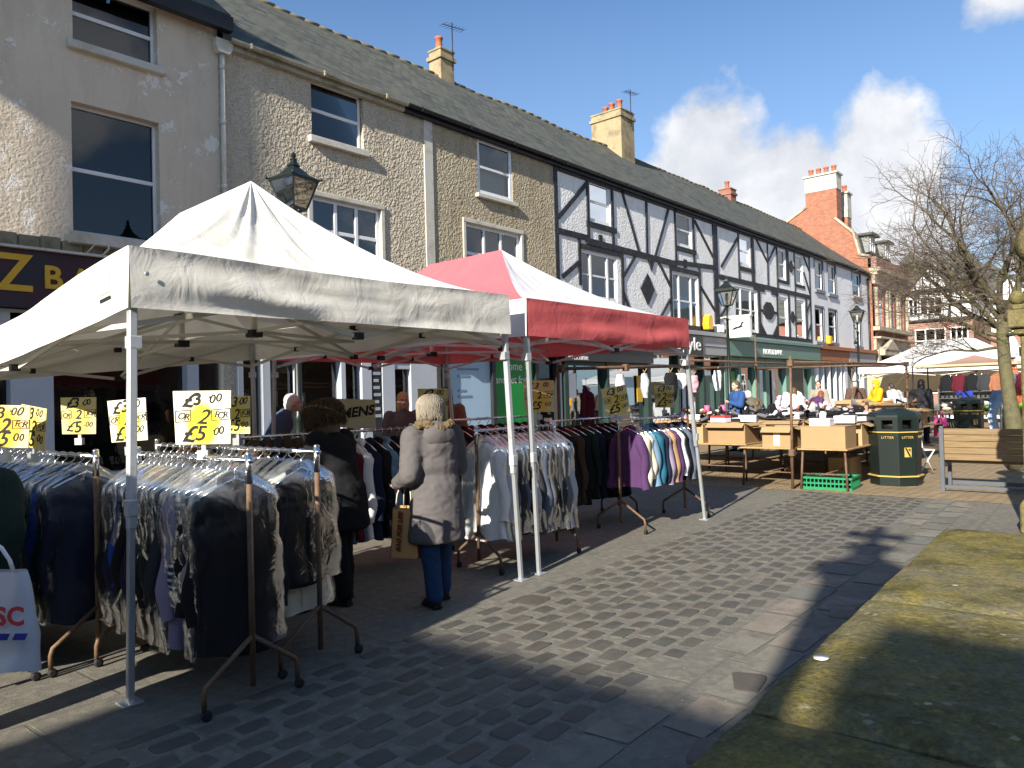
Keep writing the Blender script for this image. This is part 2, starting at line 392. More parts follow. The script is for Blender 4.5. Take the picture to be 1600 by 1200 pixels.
lo.rotation_euler = sd.to_track_quat('-Z', 'Y').to_euler(); lo.location = -sd * 60
w = bpy.data.worlds.new('World'); sc.world = w; w.use_nodes = True
class WT(NT):
    def __init__(s, t): s.t = t; t.nodes.clear(); s.out = s.n('ShaderNodeOutputWorld')
t = WT(w.node_tree)
sky = t.n('ShaderNodeTexSky'); sky.sky_type = 'NISHITA'; sky.sun_disc = False
sky.sun_elevation = SUN_EL; sky.sun_rotation = math.atan2(-cos(SUN_AZ), -sin(SUN_AZ)); sky.air_density = 1.; sky.dust_density = .6; sky.ozone_density = 2.2
tc = t.n('ShaderNodeTexCoord'); D_ = tc.outputs['Generated']
sx = t.n('ShaderNodeSeparateXYZ'); t.l(D_, sx.inputs[0])
az = t.math('ARCTAN2', sx.outputs['Y'], sx.outputs['X']); el = t.math('ARCSINE', sx.outputs['Z'])
def blob(a, e, ra, re, k=1.):
    da = t.math('DIVIDE', t.math('SUBTRACT', az, R(a)), R(ra)); de = t.math('DIVIDE', t.math('SUBTRACT', el, R(e)), R(re))
    r2 = t.math('ADD', t.math('MULTIPLY', da, da), t.math('MULTIPLY', de, de))
    return t.math('MULTIPLY', t.math('SUBTRACT', 1., r2), k)
def cloud(off):
    mp = t.n('ShaderNodeMapping'); mp.inputs['Location'].default_value = off; t.l(D_, mp.inputs['Vector'])
    n = t.noise(mp.outputs[0], 5.5, 8, .58, .15)
    n2 = t.noise(mp.outputs[0], 2.1, 3, .5)
    b = None
    for q in BLOBS:
        x = blob(*q); b = x if b is None else t.math('MAXIMUM', b, x)
    b = t.math('MAXIMUM', b, -2.6)
    return t.math('ADD', t.math('MULTIPLY_ADD', n, 2.3, -1.2), t.math('MULTIPLY', b, .8)), n2
BLOBS = [(25.2, 15.2, 5.6, 9.2), (14.6, 13.8, 5.0, 7.4), (20., 12.5, 8., 7.8), (28.8, 12.5, 4.8, 6.6), (12.5, 8., 7., 6.), (7.4, 23.2, 3.2, 2.2, .42), (5., 7., 8., 4.5, .8), (-30., 14., 25., 9.), (60., 3., 25., 4., .5), (120., 20., 30., 10., .8), (-90., 25., 40., 12., .8), (200., 20., 40., 10., .7)]
dn, n2 = cloud((0, 0, 0)); dn2, _ = cloud((.02, .05, -.06))
mask = t.ramp(dn, (.16, (0, 0, 0)), (.46, (1, 1, 1)))
lit = t.math('MULTIPLY_ADD', t.math('SUBTRACT', dn, dn2), 1.0, .62, True)
ccol = t.mix(lit, (3.7, 4.0, 4.7), (7.5, 7.6, 7.8))
ccol = t.mix(t.ramp(dn, (.7, (0, 0, 0)), (1.5, (.8,) * 3)), ccol, (4.5, 4.75, 5.3))
haze = t.ramp(el, (0., (.5,) * 3), (.5, (.04,) * 3))
skyc = t.mix(haze, t.mix(1., sky.outputs[0], (.74, .98, 1.2), 'MULTIPLY'), (4.6, 5.9, 7.4))
bg = t.n('ShaderNodeBackground'); bg.inputs['Strength'].default_value = .07
t.l(t.mix(mask, skyc, ccol), bg.inputs['Color']); t.l(bg.outputs[0], t.out.inputs['Surface'])
sc.view_settings.view_transform = 'Standard'; sc.view_settings.look = 'None'; sc.view_settings.gamma = 1.; sc.view_settings.exposure = EXPO
cy = sc.cycles; cy.max_bounces = 8; cy.diffuse_bounces = 3; cy.glossy_bounces = 4; cy.transmission_bounces = 6; cy.transparent_max_bounces = 40
cy.use_denoising = True; cy.sample_clamp_indirect = 8.

# ------------------------------------------------------------------ ground
def ground_mat():
    t = NT('grey_paving'); co = t.co()
    n1 = t.noise(co, .8, 6, .65); n2 = t.noise(co, 14., 5, .6); n3 = t.noise(co, 90., 3)
    c = t.mix(n1, (.105, .099, .082), (.18, .168, .14))
    c = t.mix(t.ramp(n2, (.45, (0, 0, 0)), (.72, (.7,) * 3)), c, (.23, .215, .18))
    c = t.mix(t.ramp(t.noise(co, 3.3, 5, .7), (.55, (0, 0, 0)), (.7, (.55,) * 3)), c, (.075, .075, .07))
    c = t.mix(t.ramp(t.noise(co, 38., 2), (.68, (0, 0, 0)), (.74, (.6,) * 3)), c, (.42, .4, .34))
    b = t.n('ShaderNodeTexBrick'); b.inputs['Scale'].default_value = 1.; b.inputs['Brick Width'].default_value = .95; b.inputs['Row Height'].default_value = .62
    b.inputs['Mortar Size'].default_value = .012; b.inputs['Mortar Smooth'].default_value = .4
    mp = t.n('ShaderNodeMapping'); mp.inputs['Rotation'].default_value = (0, 0, R(-2)); t.l(co, mp.inputs['Vector'])
    wn = t.n('ShaderNodeVectorMath'); wn.operation = 'ADD'; nz = t.n('ShaderNodeTexNoise'); nz.inputs['Scale'].default_value = 4.
    sv = t.n('ShaderNodeVectorMath'); sv.operation = 'SCALE'; sv.inputs['Scale'].default_value = .03; t.l(nz.outputs['Color'], sv.inputs[0])
    t.l(mp.outputs[0], wn.inputs[0]); t.l(sv.outputs[0], wn.inputs[1]); t.l(wn.outputs[0], b.inputs['Vector'])
    c = t.mix(t.math('MULTIPLY', b.outputs['Fac'], .28), c, (.08, .078, .065))
    h = t.math('ADD', t.math('MULTIPLY', n2, .6), t.math('ADD', t.math('MULTIPLY', n3, .25), t.math('MULTIPLY', b.outputs['Fac'], -.25)))
    return t.done(t.bsdf(c, .82, t.bump(h, .7, .015), .3))
M['paving'] = ground_mat()
g = MB(); S = 600.; g.add([(-S, -S, 0), (S, -S, 0), (S, S, 0), (-S, S, 0)], [(0, 1, 2, 3)])
struct('ground', g, M['paving'])
def brick_pave():
    t = NT('buff_brick_paving'); co = t.co(rot=(0, 0, R(47)))
    b = t.n('ShaderNodeTexBrick'); b.inputs['Scale'].default_value = 1.; b.inputs['Brick Width'].default_value = .21; b.inputs['Row Height'].default_value = .105
    b.inputs['Mortar Size'].default_value = .010
    b.inputs['Color1'].default_value = (.36, .255, .145, 1); b.inputs['Color2'].default_value = (.26, .185, .115, 1); b.inputs['Mortar'].default_value = (.085, .08, .05, 1)
    t.l(co, b.inputs['Vector'])
    c = t.mix(t.ramp(t.noise(t.co(), 1.1, 5, .7), (.4, (0, 0, 0)), (.75, (.55,) * 3)), b.outputs['Color'], (.27, .24, .17))
    c = t.mix(t.ramp(t.noise(t.co(), 5., 5, .7), (.5, (0, 0, 0)), (.75, (.6,) * 3)), c, (.13, .11, .06))
    return t.done(t.bsdf(c, .85, t.bump(t.math('ADD', t.math('SUBTRACT', 1., b.outputs['Fac']), t.math('MULTIPLY', t.noise(t.co(), 30., 3), .5)), .6, .01), .2))
M['brickpave'] = brick_pave()
g = MB(); g.add([(11.75, -30, .004), (68, -30, .004), (68, 11.6, .004), (11.75, 11.6, .004)], [(0, 1, 2, 3)])
struct('brick_paving', g, M['brickpave'])
g = MB()
g.box(-30, 68, 11.6, 11.72, -.05, .10); g.box(-30, 68, 11.72, 13.6, -.05, .09)
struct('shop_pavement', g, pm('grey_pavement_flags', (.2, .19, .17), .85, .2, 2., .2, 40))
# setts: one irregular little slab each, all one sheet of paving
setc = [pm('sett_%d' % i, c, .62, .3, 12., .35, 70, spec=.35) for i, c in enumerate([(.098, .09, .074), (.082, .078, .068), (.112, .101, .082), (.092, .08, .065), (.08, .08, .066)])]
g = MB()
def sett(x, y, L, W, a, h):
    k = 16; ring = []; c_, s_ = cos(a), sin(a)
    for j in range(k):
        q = 2 * pi * (j + .5) / k; e = .27
        dx = L * .5 * math.copysign(abs(cos(q)) ** e, cos(q)) * (1 + rnd.uniform(-.06, .06)); dy = W * .5 * math.copysign(abs(sin(q)) ** e, sin(q)) * (1 + rnd.uniform(-.07, .07))
        ring.append((dx, dy))
    tx, ty = rnd.uniform(-.03, .03), rnd.uniform(-.05, .05); vs = []
    for sc_, z in ((1., -.003), (.965, h * .8), (.9, h)):
        for dx, dy in ring:
            X, Y = dx * sc_, dy * sc_
            vs.append((x + X * c_ - Y * s_, y + X * s_ + Y * c_, z + (X * tx + Y * ty) * (z > 0)))
    fs = [(r * k + j, r * k + (j + 1) % k, (r + 1) * k + (j + 1) % k, (r + 1) * k + j) for r in (0, 1) for j in range(k)] + [tuple(2 * k + j for j in range(k))]
    g.add(vs, fs, rnd.choice([0, 0, 1, 1, 2, 3, 4]), True)
sl = .036
for row in range(-14, 10):
    y0 = 2.13 + row * .152
    for col in range(-14, 62):
        x = -2.2 + col * .262 + (row % 2) * .131 + rnd.uniform(-.03, .03)
        y = y0 + sl * x + rnd.uniform(-.014, .014)
        if x > 11.5 + rnd.uniform(-.2, .2): continue
        if row < 0 and x > 2.6 + row * .35: continue
        if rnd.random() < .012: continue
        sett(x, y, .195 + rnd.uniform(-.03, .022), .109 + rnd.uniform(-.016, .012), sl + rnd.uniform(-.09, .09), rnd.uniform(.003, .0065))
for col in range(0, 30):
    x = 1.2 + col * .36 + rnd.uniform(-.03, .03); sett(x, 3.66 + sl * x, .26 + rnd.uniform(-.05, .04), .085, sl, .007)
for x, y in ((3.05, 1.52), (3.9, 1.75), (2.3, 1.45), (5.5, 1.72), (1.7, 1.6), (4.5, 3.72)): sett(x, y, .27, .2, .2, .008)
struct('cobbles', g, setc, fix=False)
# pale and dark flags along the monument step
g = MB()
for i in range(26):
    x = -.6 + i * .47; L = .44 + rnd.uniform(-.04, .01)
    for k, (y0, y1) in enumerate(((1.5, 1.73), (1.77, 2.0))):
        if rnd.random() < .25: continue
        o = sl * x; j = lambda: rnd.uniform(-.012, .012); xx = x + k * .2
        g.add([(xx + j(), y0 + o + j(), .004), (xx + L + j(), y0 + o + j(), .004), (xx + L + j(), y1 + o + j(), .005), (xx + j(), y1 + o + j(), .005)], [(0, 1, 2, 3)], rnd.choice([0, 0, 1, 2]))
struct('flagstones', g, [pm('flag_%d' % i, c, .85, .25, 6., .4, 40, dirt=(.12, .11, .09), ds=5) for i, c in enumerate([(.19, .18, .15), (.15, .15, .13), (.22, .19, .155)])], fix=False)
# ------------------------------------------------------------------ the terrace
FY = 13.5
def wall_holes(g, x0, x1, z0, z1, y, holes, dep=.16, m=0, mr=None):
    xs = sorted({x0, x1, *[h[0] for h in holes], *[h[1] for h in holes]}); zs = sorted({z0, z1, *[h[2] for h in holes], *[h[3] for h in holes]})
    for a, b in zip(xs, xs[1:]):
        for c, d in zip(zs, zs[1:]):
            mx, mz = (a + b) / 2, (c + d) / 2
            if any(h[0] < mx < h[1] and h[2] < mz < h[3] for h in holes): continue
            g.add([(a, y, c), (b, y, c), (b, y, d), (a, y, d)], [(0, 1, 2, 3)], m)
    mr = m if mr is None else mr
    for a, b, c, d in holes:
        g.add([(a, y, c), (b, y, c), (b, y, d), (a, y, d), (a, y + dep, c), (b, y + dep, c), (b, y + dep, d), (a, y + dep, d)],
              [(0, 1, 5, 4), (1, 2, 6, 5), (2, 3, 7, 6), (3, 0, 4, 7)], mr)
def shell(g, x0, x1, z1, y0=FY, y1=21.6, m=0):
    g.add([(x0, y0, 0), (x0, y1, 0), (x0, y1, z1), (x0, y0, z1), (x1, y0, 0), (x1, y1, 0), (x1, y1, z1), (x1, y0, z1)],
          [(0, 1, 2, 3), (5, 4, 7, 6), (1, 5, 6, 2)], m)
def window(par, x0, x1, z0, z1, style='sash', y=FY + .1, fm='white_paint', fwid=.07, sill=None, blind=0., gl='glass', curtain=0., surround=None):
    f = MB(); d = .07
    f.box(x0, x0 + fwid, y, y + d, z0, z1); f.box(x1 - fwid, x1, y, y + d, z0, z1)
    f.box(x0 + fwid, x1 - fwid, y, y + d, z1 - fwid, z1); f.box(x0 + fwid, x1 - fwid, y, y + d, z0, z0 + fwid * 1.2)
    a, b = x0 + fwid, x1 - fwid; zm = (z0 + z1) / 2
    if style == 'sash': f.box(a, b, y + .004, y + d, zm - .035, zm + .035)
    if style == 'triple':
        w3 = (b - a) * .24
        for x in (a + w3, b - w3): f.box(x - .045, x + .045, y - .012, y + d - .004, z0 + .01, z1 - .01)
        f.box(a, b, y + .006, y + d - .006, zm - .03, zm + .03)
    if style == 'casement':
        zt = z1 - (z1 - z0) * .42
        f.box(a, b, y + .004, y + d, zt - .04, zt + .04)
        for k in (1 / 3, 2 / 3):
            x = lerp(a, b, k); f.box(x - .04, x + .04, y - .004, y + d - .003, z0 + .02, z1 - .02)
    fo = f.build('window', M[fm], par, bev=.006)
    p = MB(); p.add([(a - .01, y + .035, z0 + .02), (b + .01, y + .035, z0 + .02), (b + .01, y + .035, z1 - .02), (a - .01, y + .035, z1 - .02)], [(0, 1, 2, 3)])
    p.build('pane', M[gl], fo)
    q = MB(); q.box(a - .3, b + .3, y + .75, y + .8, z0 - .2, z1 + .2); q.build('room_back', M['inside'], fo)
    if blind:
        q = MB(); q.box(a, b, y + .09, y + .1, z1 - (z1 - z0) * blind, z1); q.build('blind', M['blind'], fo)
    if curtain:
        q = MB(); q.grid(lambda u, v: V((lerp(a, b, u), y + .16 + .02 * sin(u * 40), lerp(z0, z0 + (z1 - z0) * curtain, v))), 60, 2); q.build('curtain', M['curtain'], fo)
    if sill:
        s = MB(); s.box(x0 - .1, x1 + .1, FY - .11, FY + .1, z0 - sill, z0 + .004); s.build('sill', M['band'] if fm == 'white_paint' and surround != 'grey' else M['grey_paint'], fo, bev=.01)
    if surround:
        s = MB(); e = .1; sy = FY - .035
        s.box(x0 - e, x0 + .0, sy, FY + .1, z0, z1); s.box(x1, x1 + e, sy, FY + .1, z0, z1); s.box(x0 - e - .0, x1 + e, sy - .01, FY + .1, z1, z1 + e)
        s.build('surround', M['grey_paint'] if surround == 'grey' else M['band'], fo, bev=.008)
    return fo
def roof(par, x0, x1, e, rz, y0=13.34, ry=17.5, th=.12, mat='slate'):
    g = MB(); n = max(4, int((x1 - x0) / .8))
    def fn(side):
        def q(u, v):
            x = lerp(x0, x1, u); yy = lerp(y0, ry, v) if side == 0 else lerp(2 * ry - y0, ry, v)
            z = lerp(e, rz, v) + .075 * fbm(x * .35, 3.1 + side, v * 2) * min(1, v * 3) - .06 * sin(v * pi)
            return V((x, yy, z))
        return q
    g.grid(fn(0), n, 10, 0); g.grid(fn(1), n, 4, 0, flip=True)
    g.grid(lambda u, v: V((lerp(x0, x1, u), y0 + .02 * v, e - .1 * v)), n, 1, 0)
    r = g.build('roof', M[mat], par, fix=False)
    t = MB()
    k = int((x1 - x0) / .45)
    for i in range(k):
        a = lerp(x0, x1, i / k); b = lerp(x0, x1, (i + 1) / k) + .03; z = rz + .075 * fbm((a + b) * .175, 3.1, 2.) + rnd.uniform(-.012, .012)
        t.tube([(a, ry, z - .02), (b, ry, z - .012)], .07, 8, 0, cap=True)
    t.build('ridge_tiles', pm('ridge_tile', (.15, .13, .09), .9, .35, 5., .3, 20, dirt=(.22, .17, .07)), r)
    return r
def gutter(par, x0, x1, z, m):
    g = MB(); n = 10
    prof = [(13.30 + .07 * cos(a), z + .07 * sin(a)) for a in [pi + pi * i / 8 for i in range(9)]]
    for i in range(len(prof) - 1):
        (ya, za), (yb, zb) = prof[i], prof[i + 1]
        g.add([(x0, ya, za), (x1, ya, za), (x1, yb, zb), (x0, yb, zb)], [(0, 1, 2, 3)], 0, True)
    g.box(x0, x1, 13.385, 13.5, z - .16, z - .02)
    x = x0 + .4
    while x < x1: g.box(x, x + .04, 13.22, 13.36, z - .08, z + .02); x += 1.7
    return g.build('gutter', M[m], par)
def beams(g, segs, w=.16, y0=FY - .035):
    for i, (a, b, *k) in enumerate(segs):
        ww = (k[0] if k else w) * (.86 if (k[0] if k else w) < .3 else .95); o = .0017 * (i % 9)
        d = V((b[0] - a[0], 0, b[1] - a[1])).normalized(); n = V((d.z, 0, -d.x)) * ww / 2
        A = V((a[0], 0, a[1])); B = V((b[0], 0, b[1]))
        g.prism([((A - n).x, (A - n).z), ((B - n).x, (B - n).z), ((B + n).x, (B + n).z), ((A + n).x, (A + n).z)], y0 - o, FY + .02)
bld = {}
def house(key, label, x0):
    bld[key] = thing('terraced_house', label, 'building', (x0, 0, 0), group='terrace of shops along the street'); return bld[key]
# everything of a house is drawn in street coordinates, then moved into the house's own frame
def settle(par):
    off = V(par.location)
    def go(o, first):
        for ch in list(o.children):
            if ch.type == 'MESH' and not ch.get('_s'):
                ch.data.transform(Matrix.Translation(-off)); ch['_s'] = 1
            go(ch, False)
    go(par, True)
    def clean(o):
        for ch in o.children:
            if '_s' in ch: del ch['_s']
            clean(ch)
    clean(par)
def pipe(par, x, z0, z1, m='band', y=FY - .07, hopper=True):
    g = MB(); g.tube([(x, y, z0), (x, y, z1)], .05, 10)
    for z in (z0 + .5, lerp(z0, z1, .35), lerp(z0, z1, .66), z1 - .3): g.tube([(x, y, z), (x, y, z + .09)], .062, 10)
    if hopper:
        g.prism([(x - .11, z1), (x + .11, z1), (x + .17, z1 + .1), (x + .17, z1 + .26), (x - .17, z1 + .26), (x - .17, z1 + .1)], y - .1, y + .06)
    return g.build('drainpipe', M[m], par)
EZ = 8.62; RZ = 12.1
# ---- house 1: pale render, upper left
h = house('h1', 'pale flaking rendered house with gold lettered shop sign at left', -3.)
g = MB()
H1 = [(4.72, 6.12, 7.68, 8.80), (4.68, 6.12, 4.50, 6.68), (.9, 2.3, 7.68, 8.8), (.9, 2.3, 4.5, 6.68), (-2.4, 7.2, .12, 3.1)]
wall_holes(g, -3., 7.27, 0, 8.95, FY, H1, .2, 0); shell(g, -3., 7.27, 8.95)
g.build('wall', M['render_pale'], h)
for a in (H1[0], H1[1], H1[2], H1[3]):
    fo = window(h, a[0], a[1], a[2], a[3], 'sash', FY + .15, sill=.13, gl='glass_dark', fwid=.05)
roof(h, -3., 7.4, 9.02, 12.75, 13.22)
gutter(h, -3., 7.42, 9.0, 'gutter_black')
g = MB(); g.box(-3., 7.44, 13.2, 13.36, 8.7, 8.98); g.build('bargeboard', M['gutter_black'], h)
g = MB(); g.box(-3., 6.3, 13.2, 13.52, 3.16, 4.06); sg = g.build('shop_sign', M['purple_sign'], h)
g = MB(); g.box(-3., 6.3, 13.12, 13.5, 4.063, 4.10); g.build('sign_trim', M['band'], sg)
text('Z', .80, M['gold'], Matrix.Translation((3.74, 13.19, 3.655)) @ FACE @ Matrix.Diagonal((.95, 1, 1, 1)), sg, .012, bold=.012)
text('B', .50, M['gold'], Matrix.Translation((4.27, 13.19, 3.64)) @ FACE, sg, .012, bold=.012)
text('A', .50, M['gold'], Matrix.Translation((4.68, 13.19, 3.64)) @ FACE, sg, .012, bold=.012)
g = MB()
for i in range(30):
    x = -3. + i * .31; g.box(x, x + .3, 13.25 + .02 * (i % 3), 13.5, 4.11, 4.3 + .09 * fbm(i * .7, 2., 0))
g.build('crumbling_ledge', pm('mossy_cement', (.25, .22, .15), .95, .4, 6., .8, 20, dirt=(.09, .09, .05)), h, bev=.02)
g = MB(); g.box(4.52, 7.0, 13.1, 13.5, 4.25, 4.42); g.tube([(4.75, 13.15, 4.1), (4.9, 13.1, 4.3), (5.05, 13.12, 4.43)], .012, 6); g.tube([(4.98, 13.13, 4.08), (5.06, 13.05, 4.2), (5.06, 13.1, 4.27)], .02, 6)
g.build('cable_box', M['band'], h, bev=.008)
sf = MB()   # shopfront frame
for a, b in ((3.72, 4.32), (6.5, 6.72), (-2.4, -2.1), (.4, .6)): sf.box(a, b, 13.38, 13.6, .1, 3.1)
sf.box(3.15, 3.72, 13.4, 13.6, 2.26, 3.12); sf.box(-2.4, 7.2, 13.38, 13.62, 2.95, 3.15); sf.box(4.32, 7.2, 13.37, 13.6, .1, .5)
so = sf.build('shopfront', M['shop_paint'], h, bev=.01)
g = MB(); g.add([(-2.4, 13.58, .1), (7.2, 13.58, .1), (7.2, 13.58, 3.1), (-2.4, 13.58, 3.1)], [(0, 1, 2, 3)]); g.build('shop_window', M['shop_glass'], so)
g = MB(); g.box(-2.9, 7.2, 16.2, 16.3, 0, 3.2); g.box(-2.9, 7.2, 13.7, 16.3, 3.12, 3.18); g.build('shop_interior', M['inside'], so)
# ---- house 2: cream roughcast
h = house('h2', 'cream roughcast house behind the white gazebo with white shop door', 7.27)
g = MB(); X0, X1 = 7.27, 12.86
H2 = [(9.36, 10.74, 7.22, 8.5), (9.28, 11.2, 4.3, 5.99), (7.5, 12.75, .12, 2.98)]
wall_holes(g, X0, X1, 0, EZ, FY, H2, .16); shell(g, X0, X1, EZ); g.build('wall', M['pebble_cream'], h)
window(h, 9.36, 10.72, 7.24, 8.5, 'sash', FY + .09, sill=.14, gl='glass_dark', fwid=.06)
window(h, 9.32, 11.18, 4.3, 5.98, 'casement', FY + .06, sill=.1, gl='glass', surround='cream', fwid=.08)
roof(h, 7.3, 12.86, EZ + .04, RZ); gutter(h, 7.42, 11.9, EZ - .02, 'gutter_cream'); pipe(h, 7.32, 4.3, 8.3)
g = MB(); g.box(12.58, 12.86, FY - .03, FY + .05, 4.2, EZ - .14); g.build('render_band', M['band'], h)
g = MB(); g.box(7.3, 12.8, 13.2, 13.52, 2.98, 3.8); g.box(7.3, 12.8, 13.1, 13.52, 3.8, 3.95); g.build('shop_fascia', M['fascia_dark'], h, bev=.01)
sf = MB()
for a, b in ((7.5, 7.62), (8.02, 8.2), (9.9, 10.03), (10.46, 10.74), (11.04, 11.42), (11.9, 12.75)): sf.box(a, b, 13.4, 13.62, .1, 2.98)
for a, b, c, d in ((11.42, 11.9, .1, 1.0), (11.42, 11.9, 2.3, 2.98), (7.62, 8.02, .1, .45), (8.2, 9.9, .1, .45), (8.2, 10.5, 2.62, 2.98)): sf.box(a, b, 13.42, 13.6, c, d)
sf.box(8.78, 8.88, 13.42, 13.55, .45, 2.62, 0)
so = sf.build('shopfront', M['shop_paint'], h, bev=.01)
g = MB(); g.add([(7.5, 13.57, .1), (10.5, 13.57, .1), (10.5, 13.57, 2.98), (7.5, 13.57, 2.98)], [(0, 1, 2, 3)]); g.add([(11.4, 13.55, .9), (11.92, 13.55, .9), (11.92, 13.55, 2.4), (11.4, 13.55, 2.4)], [(0, 1, 2, 3)]); g.build('shop_window', M['shop_glass'], so)
g = MB(); g.box(10.74, 11.04, 13.42, 13.5, .2, 2.9); db = g.build('menu_board', M['fascia_dark'], so)
g = MB()
for i in range(9): g.box(10.78 + .02 * (i % 2), 11.0 - .03 * (i % 3), 13.41, 13.42, 1.2 + i * .16, 1.27 + i * .16)
g.build('lettering', pm('chalk', (.35, .38, .42), .9), so)
g = MB(); g.box(7.4, 12.7, 15.6, 15.7, 0, 3.1); g.build('shop_interior', M['inside_tan'], so)
g = MB(); g.box(8.95, 9.1, 14.6, 14.62, 1.5, 1.85); g.box(9.3, 9.8, 14.6, 14.62, 1.5, 1.8); g.box(9.2, 9.85, 14.9, 14.95, 2.25, 2.6); g.build('window_notice', M['band'], so)
# ---- house 3: tan roughcast
h = house('h3', 'tan roughcast house with green poster window beside the half timbered shops', 12.86)
X0, X1 = 12.86, 17.78; g = MB()
H3 = [(14.5, 15.92, 6.98, 8.56), (13.9, 16.28, 4.3, 6.2), (12.98, 17.7, .12, 2.75)]
wall_holes(g, X0, X1, 0, EZ, FY, H3, .14); shell(g, X0, X1, EZ); g.build('wall', M['pebble_tan'], h)
window(h, 14.5, 15.92, 6.98, 8.5, 'sash', FY + .02, sill=.1, gl='glass', fwid=.11, curtain=.55)
window(h, 13.98, 16.2, 4.3, 6.15, 'casement', FY + .06, sill=.1, gl='glass', surround='cream', fwid=.09)
roof(h, X0, X1, EZ + .04, RZ); gutter(h, 11.92, X1, EZ - .02, 'gutter_black')
g = MB(); g.box(12.9, 17.76, 13.2, 13.52, 2.78, 3.75); g.box(12.9, 17.76, 13.12, 13.52, 3.75, 3.9); g.build('shop_fascia', M['fascia_dark'], h, bev=.01)
sf = MB()
for a, b in ((12.98, 13.15), (14.78, 14.92), (16.6, 16.75), (17.6, 17.75)): sf.box(a, b, 13.4, 13.62, .1, 2.78)
sf.box(13.15, 17.6, 13.42, 13.6, .1, .4); so = sf.build('shopfront', M['fascia_dark'], h, bev=.01)
g = MB(); g.box(13.15, 14.78, 13.5, 13.53, .5, 2.72); po = g.build('pale_poster', M['ad_blue'], so)
g = MB(); rr = random.Random(3)
for i, (w_, z) in enumerate(((.35, 2.5), (.8, 2.3), (.45, 2.12), (.3, 1.75), (.5, 1.6))): g.box(13.55, 13.55 + w_, 13.49, 13.5, z, z + .055)
g.build('poster_text', pm('slate_blue_print', (.16, .24, .32), .6), po)
g = MB(); g.box(14.92, 16.6, 13.5, 13.53, .4, 2.74); po = g.build('green_poster', M['ad_green'], so)
text('come', .34, M['blind'], Matrix.Translation((15.75, 13.495, 2.42)) @ FACE, po, .002); text('and get fresh', .30, M['blind'], Matrix.Translation((15.76, 13.495, 2.05)) @ FACE, po, .002)
g = MB(); g.add([(16.75, 13.55, .1), (17.6, 13.55, .1), (17.6, 13.55, 2.78), (16.75, 13.55, 2.78)], [(0, 1, 2, 3)]); g.build('shop_window', M['shop_glass'], so)
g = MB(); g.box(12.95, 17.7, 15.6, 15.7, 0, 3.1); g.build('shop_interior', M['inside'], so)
# ---- house 4: black and white
h = house('h4', 'half timbered house with a black diamond between its windows', 17.78)
X0, X1 = 17.78, 28.7; g = MB()
H4 = [(19.65, 20.85, 7.1, 8.42), (25.33, 26.5, 7.1, 8.36), (19.12, 21.15, 4.62, 6.12), (24.9, 26.9, 4.0, 6.06), (18., 28.5, .12, 2.95)]
wall_holes(g, X0, X1, 0, EZ, FY, H4, .14); shell(g, X0, X1, EZ); g.build('wall', M['render_white'], h)
for a, st, cu in zip(H4[:4], ('sash', 'sash', 'triple', 'triple'), (.45, .4, 0, .6)): window(h, *a, st, FY + .03, gl='glass', fwid=.09, curtain=cu)
roof(h, X0, X1, EZ + .04, RZ); gutter(h, X0, X1, EZ - .02, 'gutter_black')
g = MB()
beams(g, [((17.88, 4.), (17.88, 8.6), .2), ((17.8, 8.42), (28.7, 8.42), .2), ((17.98, 6.92), (19.57, 8.3)), ((18.1, 5.15), (19.02, 5.72)), ((19.54, 6.5), (19.54, 8.5), .14), ((20.95, 6.45), (20.95, 8.5), .14),
 ((17.9, 6.52), (19.5, 6.52), .2), ((19.4, 6.42), (25.2, 6.36), .24), ((25.1, 6.42), (28.5, 6.6), .2), ((19.03, 5.), (19.03, 6.6), .16), ((21.55, 8.44), (22.6, 6.4), .12), ((23.15, 8.45), (23.1, 6.4), .14), ((24.76, 8.4), (23.62, 6.4), .12),
 ((21.46, 4.), (21.46, 6.4), .16), ((22.3, 6.3), (21.5, 5.5), .11), ((21.5, 4.97), (21.85, 4.4), .11), ((23.9, 6.27), (24.68, 5.5), .11), ((24.66, 5.02), (23.9, 4.3), .11), ((24.74, 4.), (24.74, 6.4), .16), ((25.2, 6.4), (25.2, 8.45), .14), ((26.64, 6.5), (26.64, 8.45), .14),
 ((26.75, 8.25), (28.4, 6.9), .13), ((27.04, 4.), (27.04, 6.5), .15), ((27.1, 5.7), (28.35, 4.8), .13), ((28.48, 4.), (28.48, 8.5), .42), ((19.45, 6.98), (21.15, 6.98), .2), ((25.15, 6.98), (26.8, 6.98), .2), ((19.05, 6.22), (21.45, 6.22), .18), ((24.8, 6.18), (27.0, 6.18), .2), ((20.2, 6.4), (20.2, 6.72), .22), ((25.9, 6.3), (25.9, 6.62), .26), ((17.9, 4.05), (28.7, 4.05), .2)])
g.prism([(23.05, 4.68), (23.5, 5.23), (23.07, 5.78), (22.6, 5.23)], FY - .05, FY + .02); g.prism([(23.12, 6.35), (23.6, 6.35), (23.36, 5.9)], FY - .05, FY + .02)
g.build('timber_framing', M['timber'], h)
g = MB(); g.box(22.9, 28.68, 13.16, 13.52, 3.0, 3.72); g.box(22.9, 28.7, 13.05, 13.52, 3.73, 3.88); g.box(22.9, 28.68, 13.13, 13.16, 3.34, 3.37); f4 = g.build('shop_fascia', M['fascia_grey'], h, bev=.01)
g = MB(); g.box(22.95, 26.4, 13.1, 13.15, 3.02, 3.71); f5 = g.build('sign_panel', M['fascia_dark'], f4)
text('Argyle', .70, M['white'], Matrix.Translation((26.22, 13.09, 3.36)) @ FACE @ Matrix.Diagonal((1.3, 1, 1, 1)), f5, .012, align='RIGHT')
g = MB(); g.box(17.8, 22.85, 13.2, 13.52, 2.6, 3.1); g.box(17.8, 22.85, 13.1, 13.52, 3.11, 3.9); f4 = g.build('dark_fascia', M['fascia_dark'], h, bev=.01)
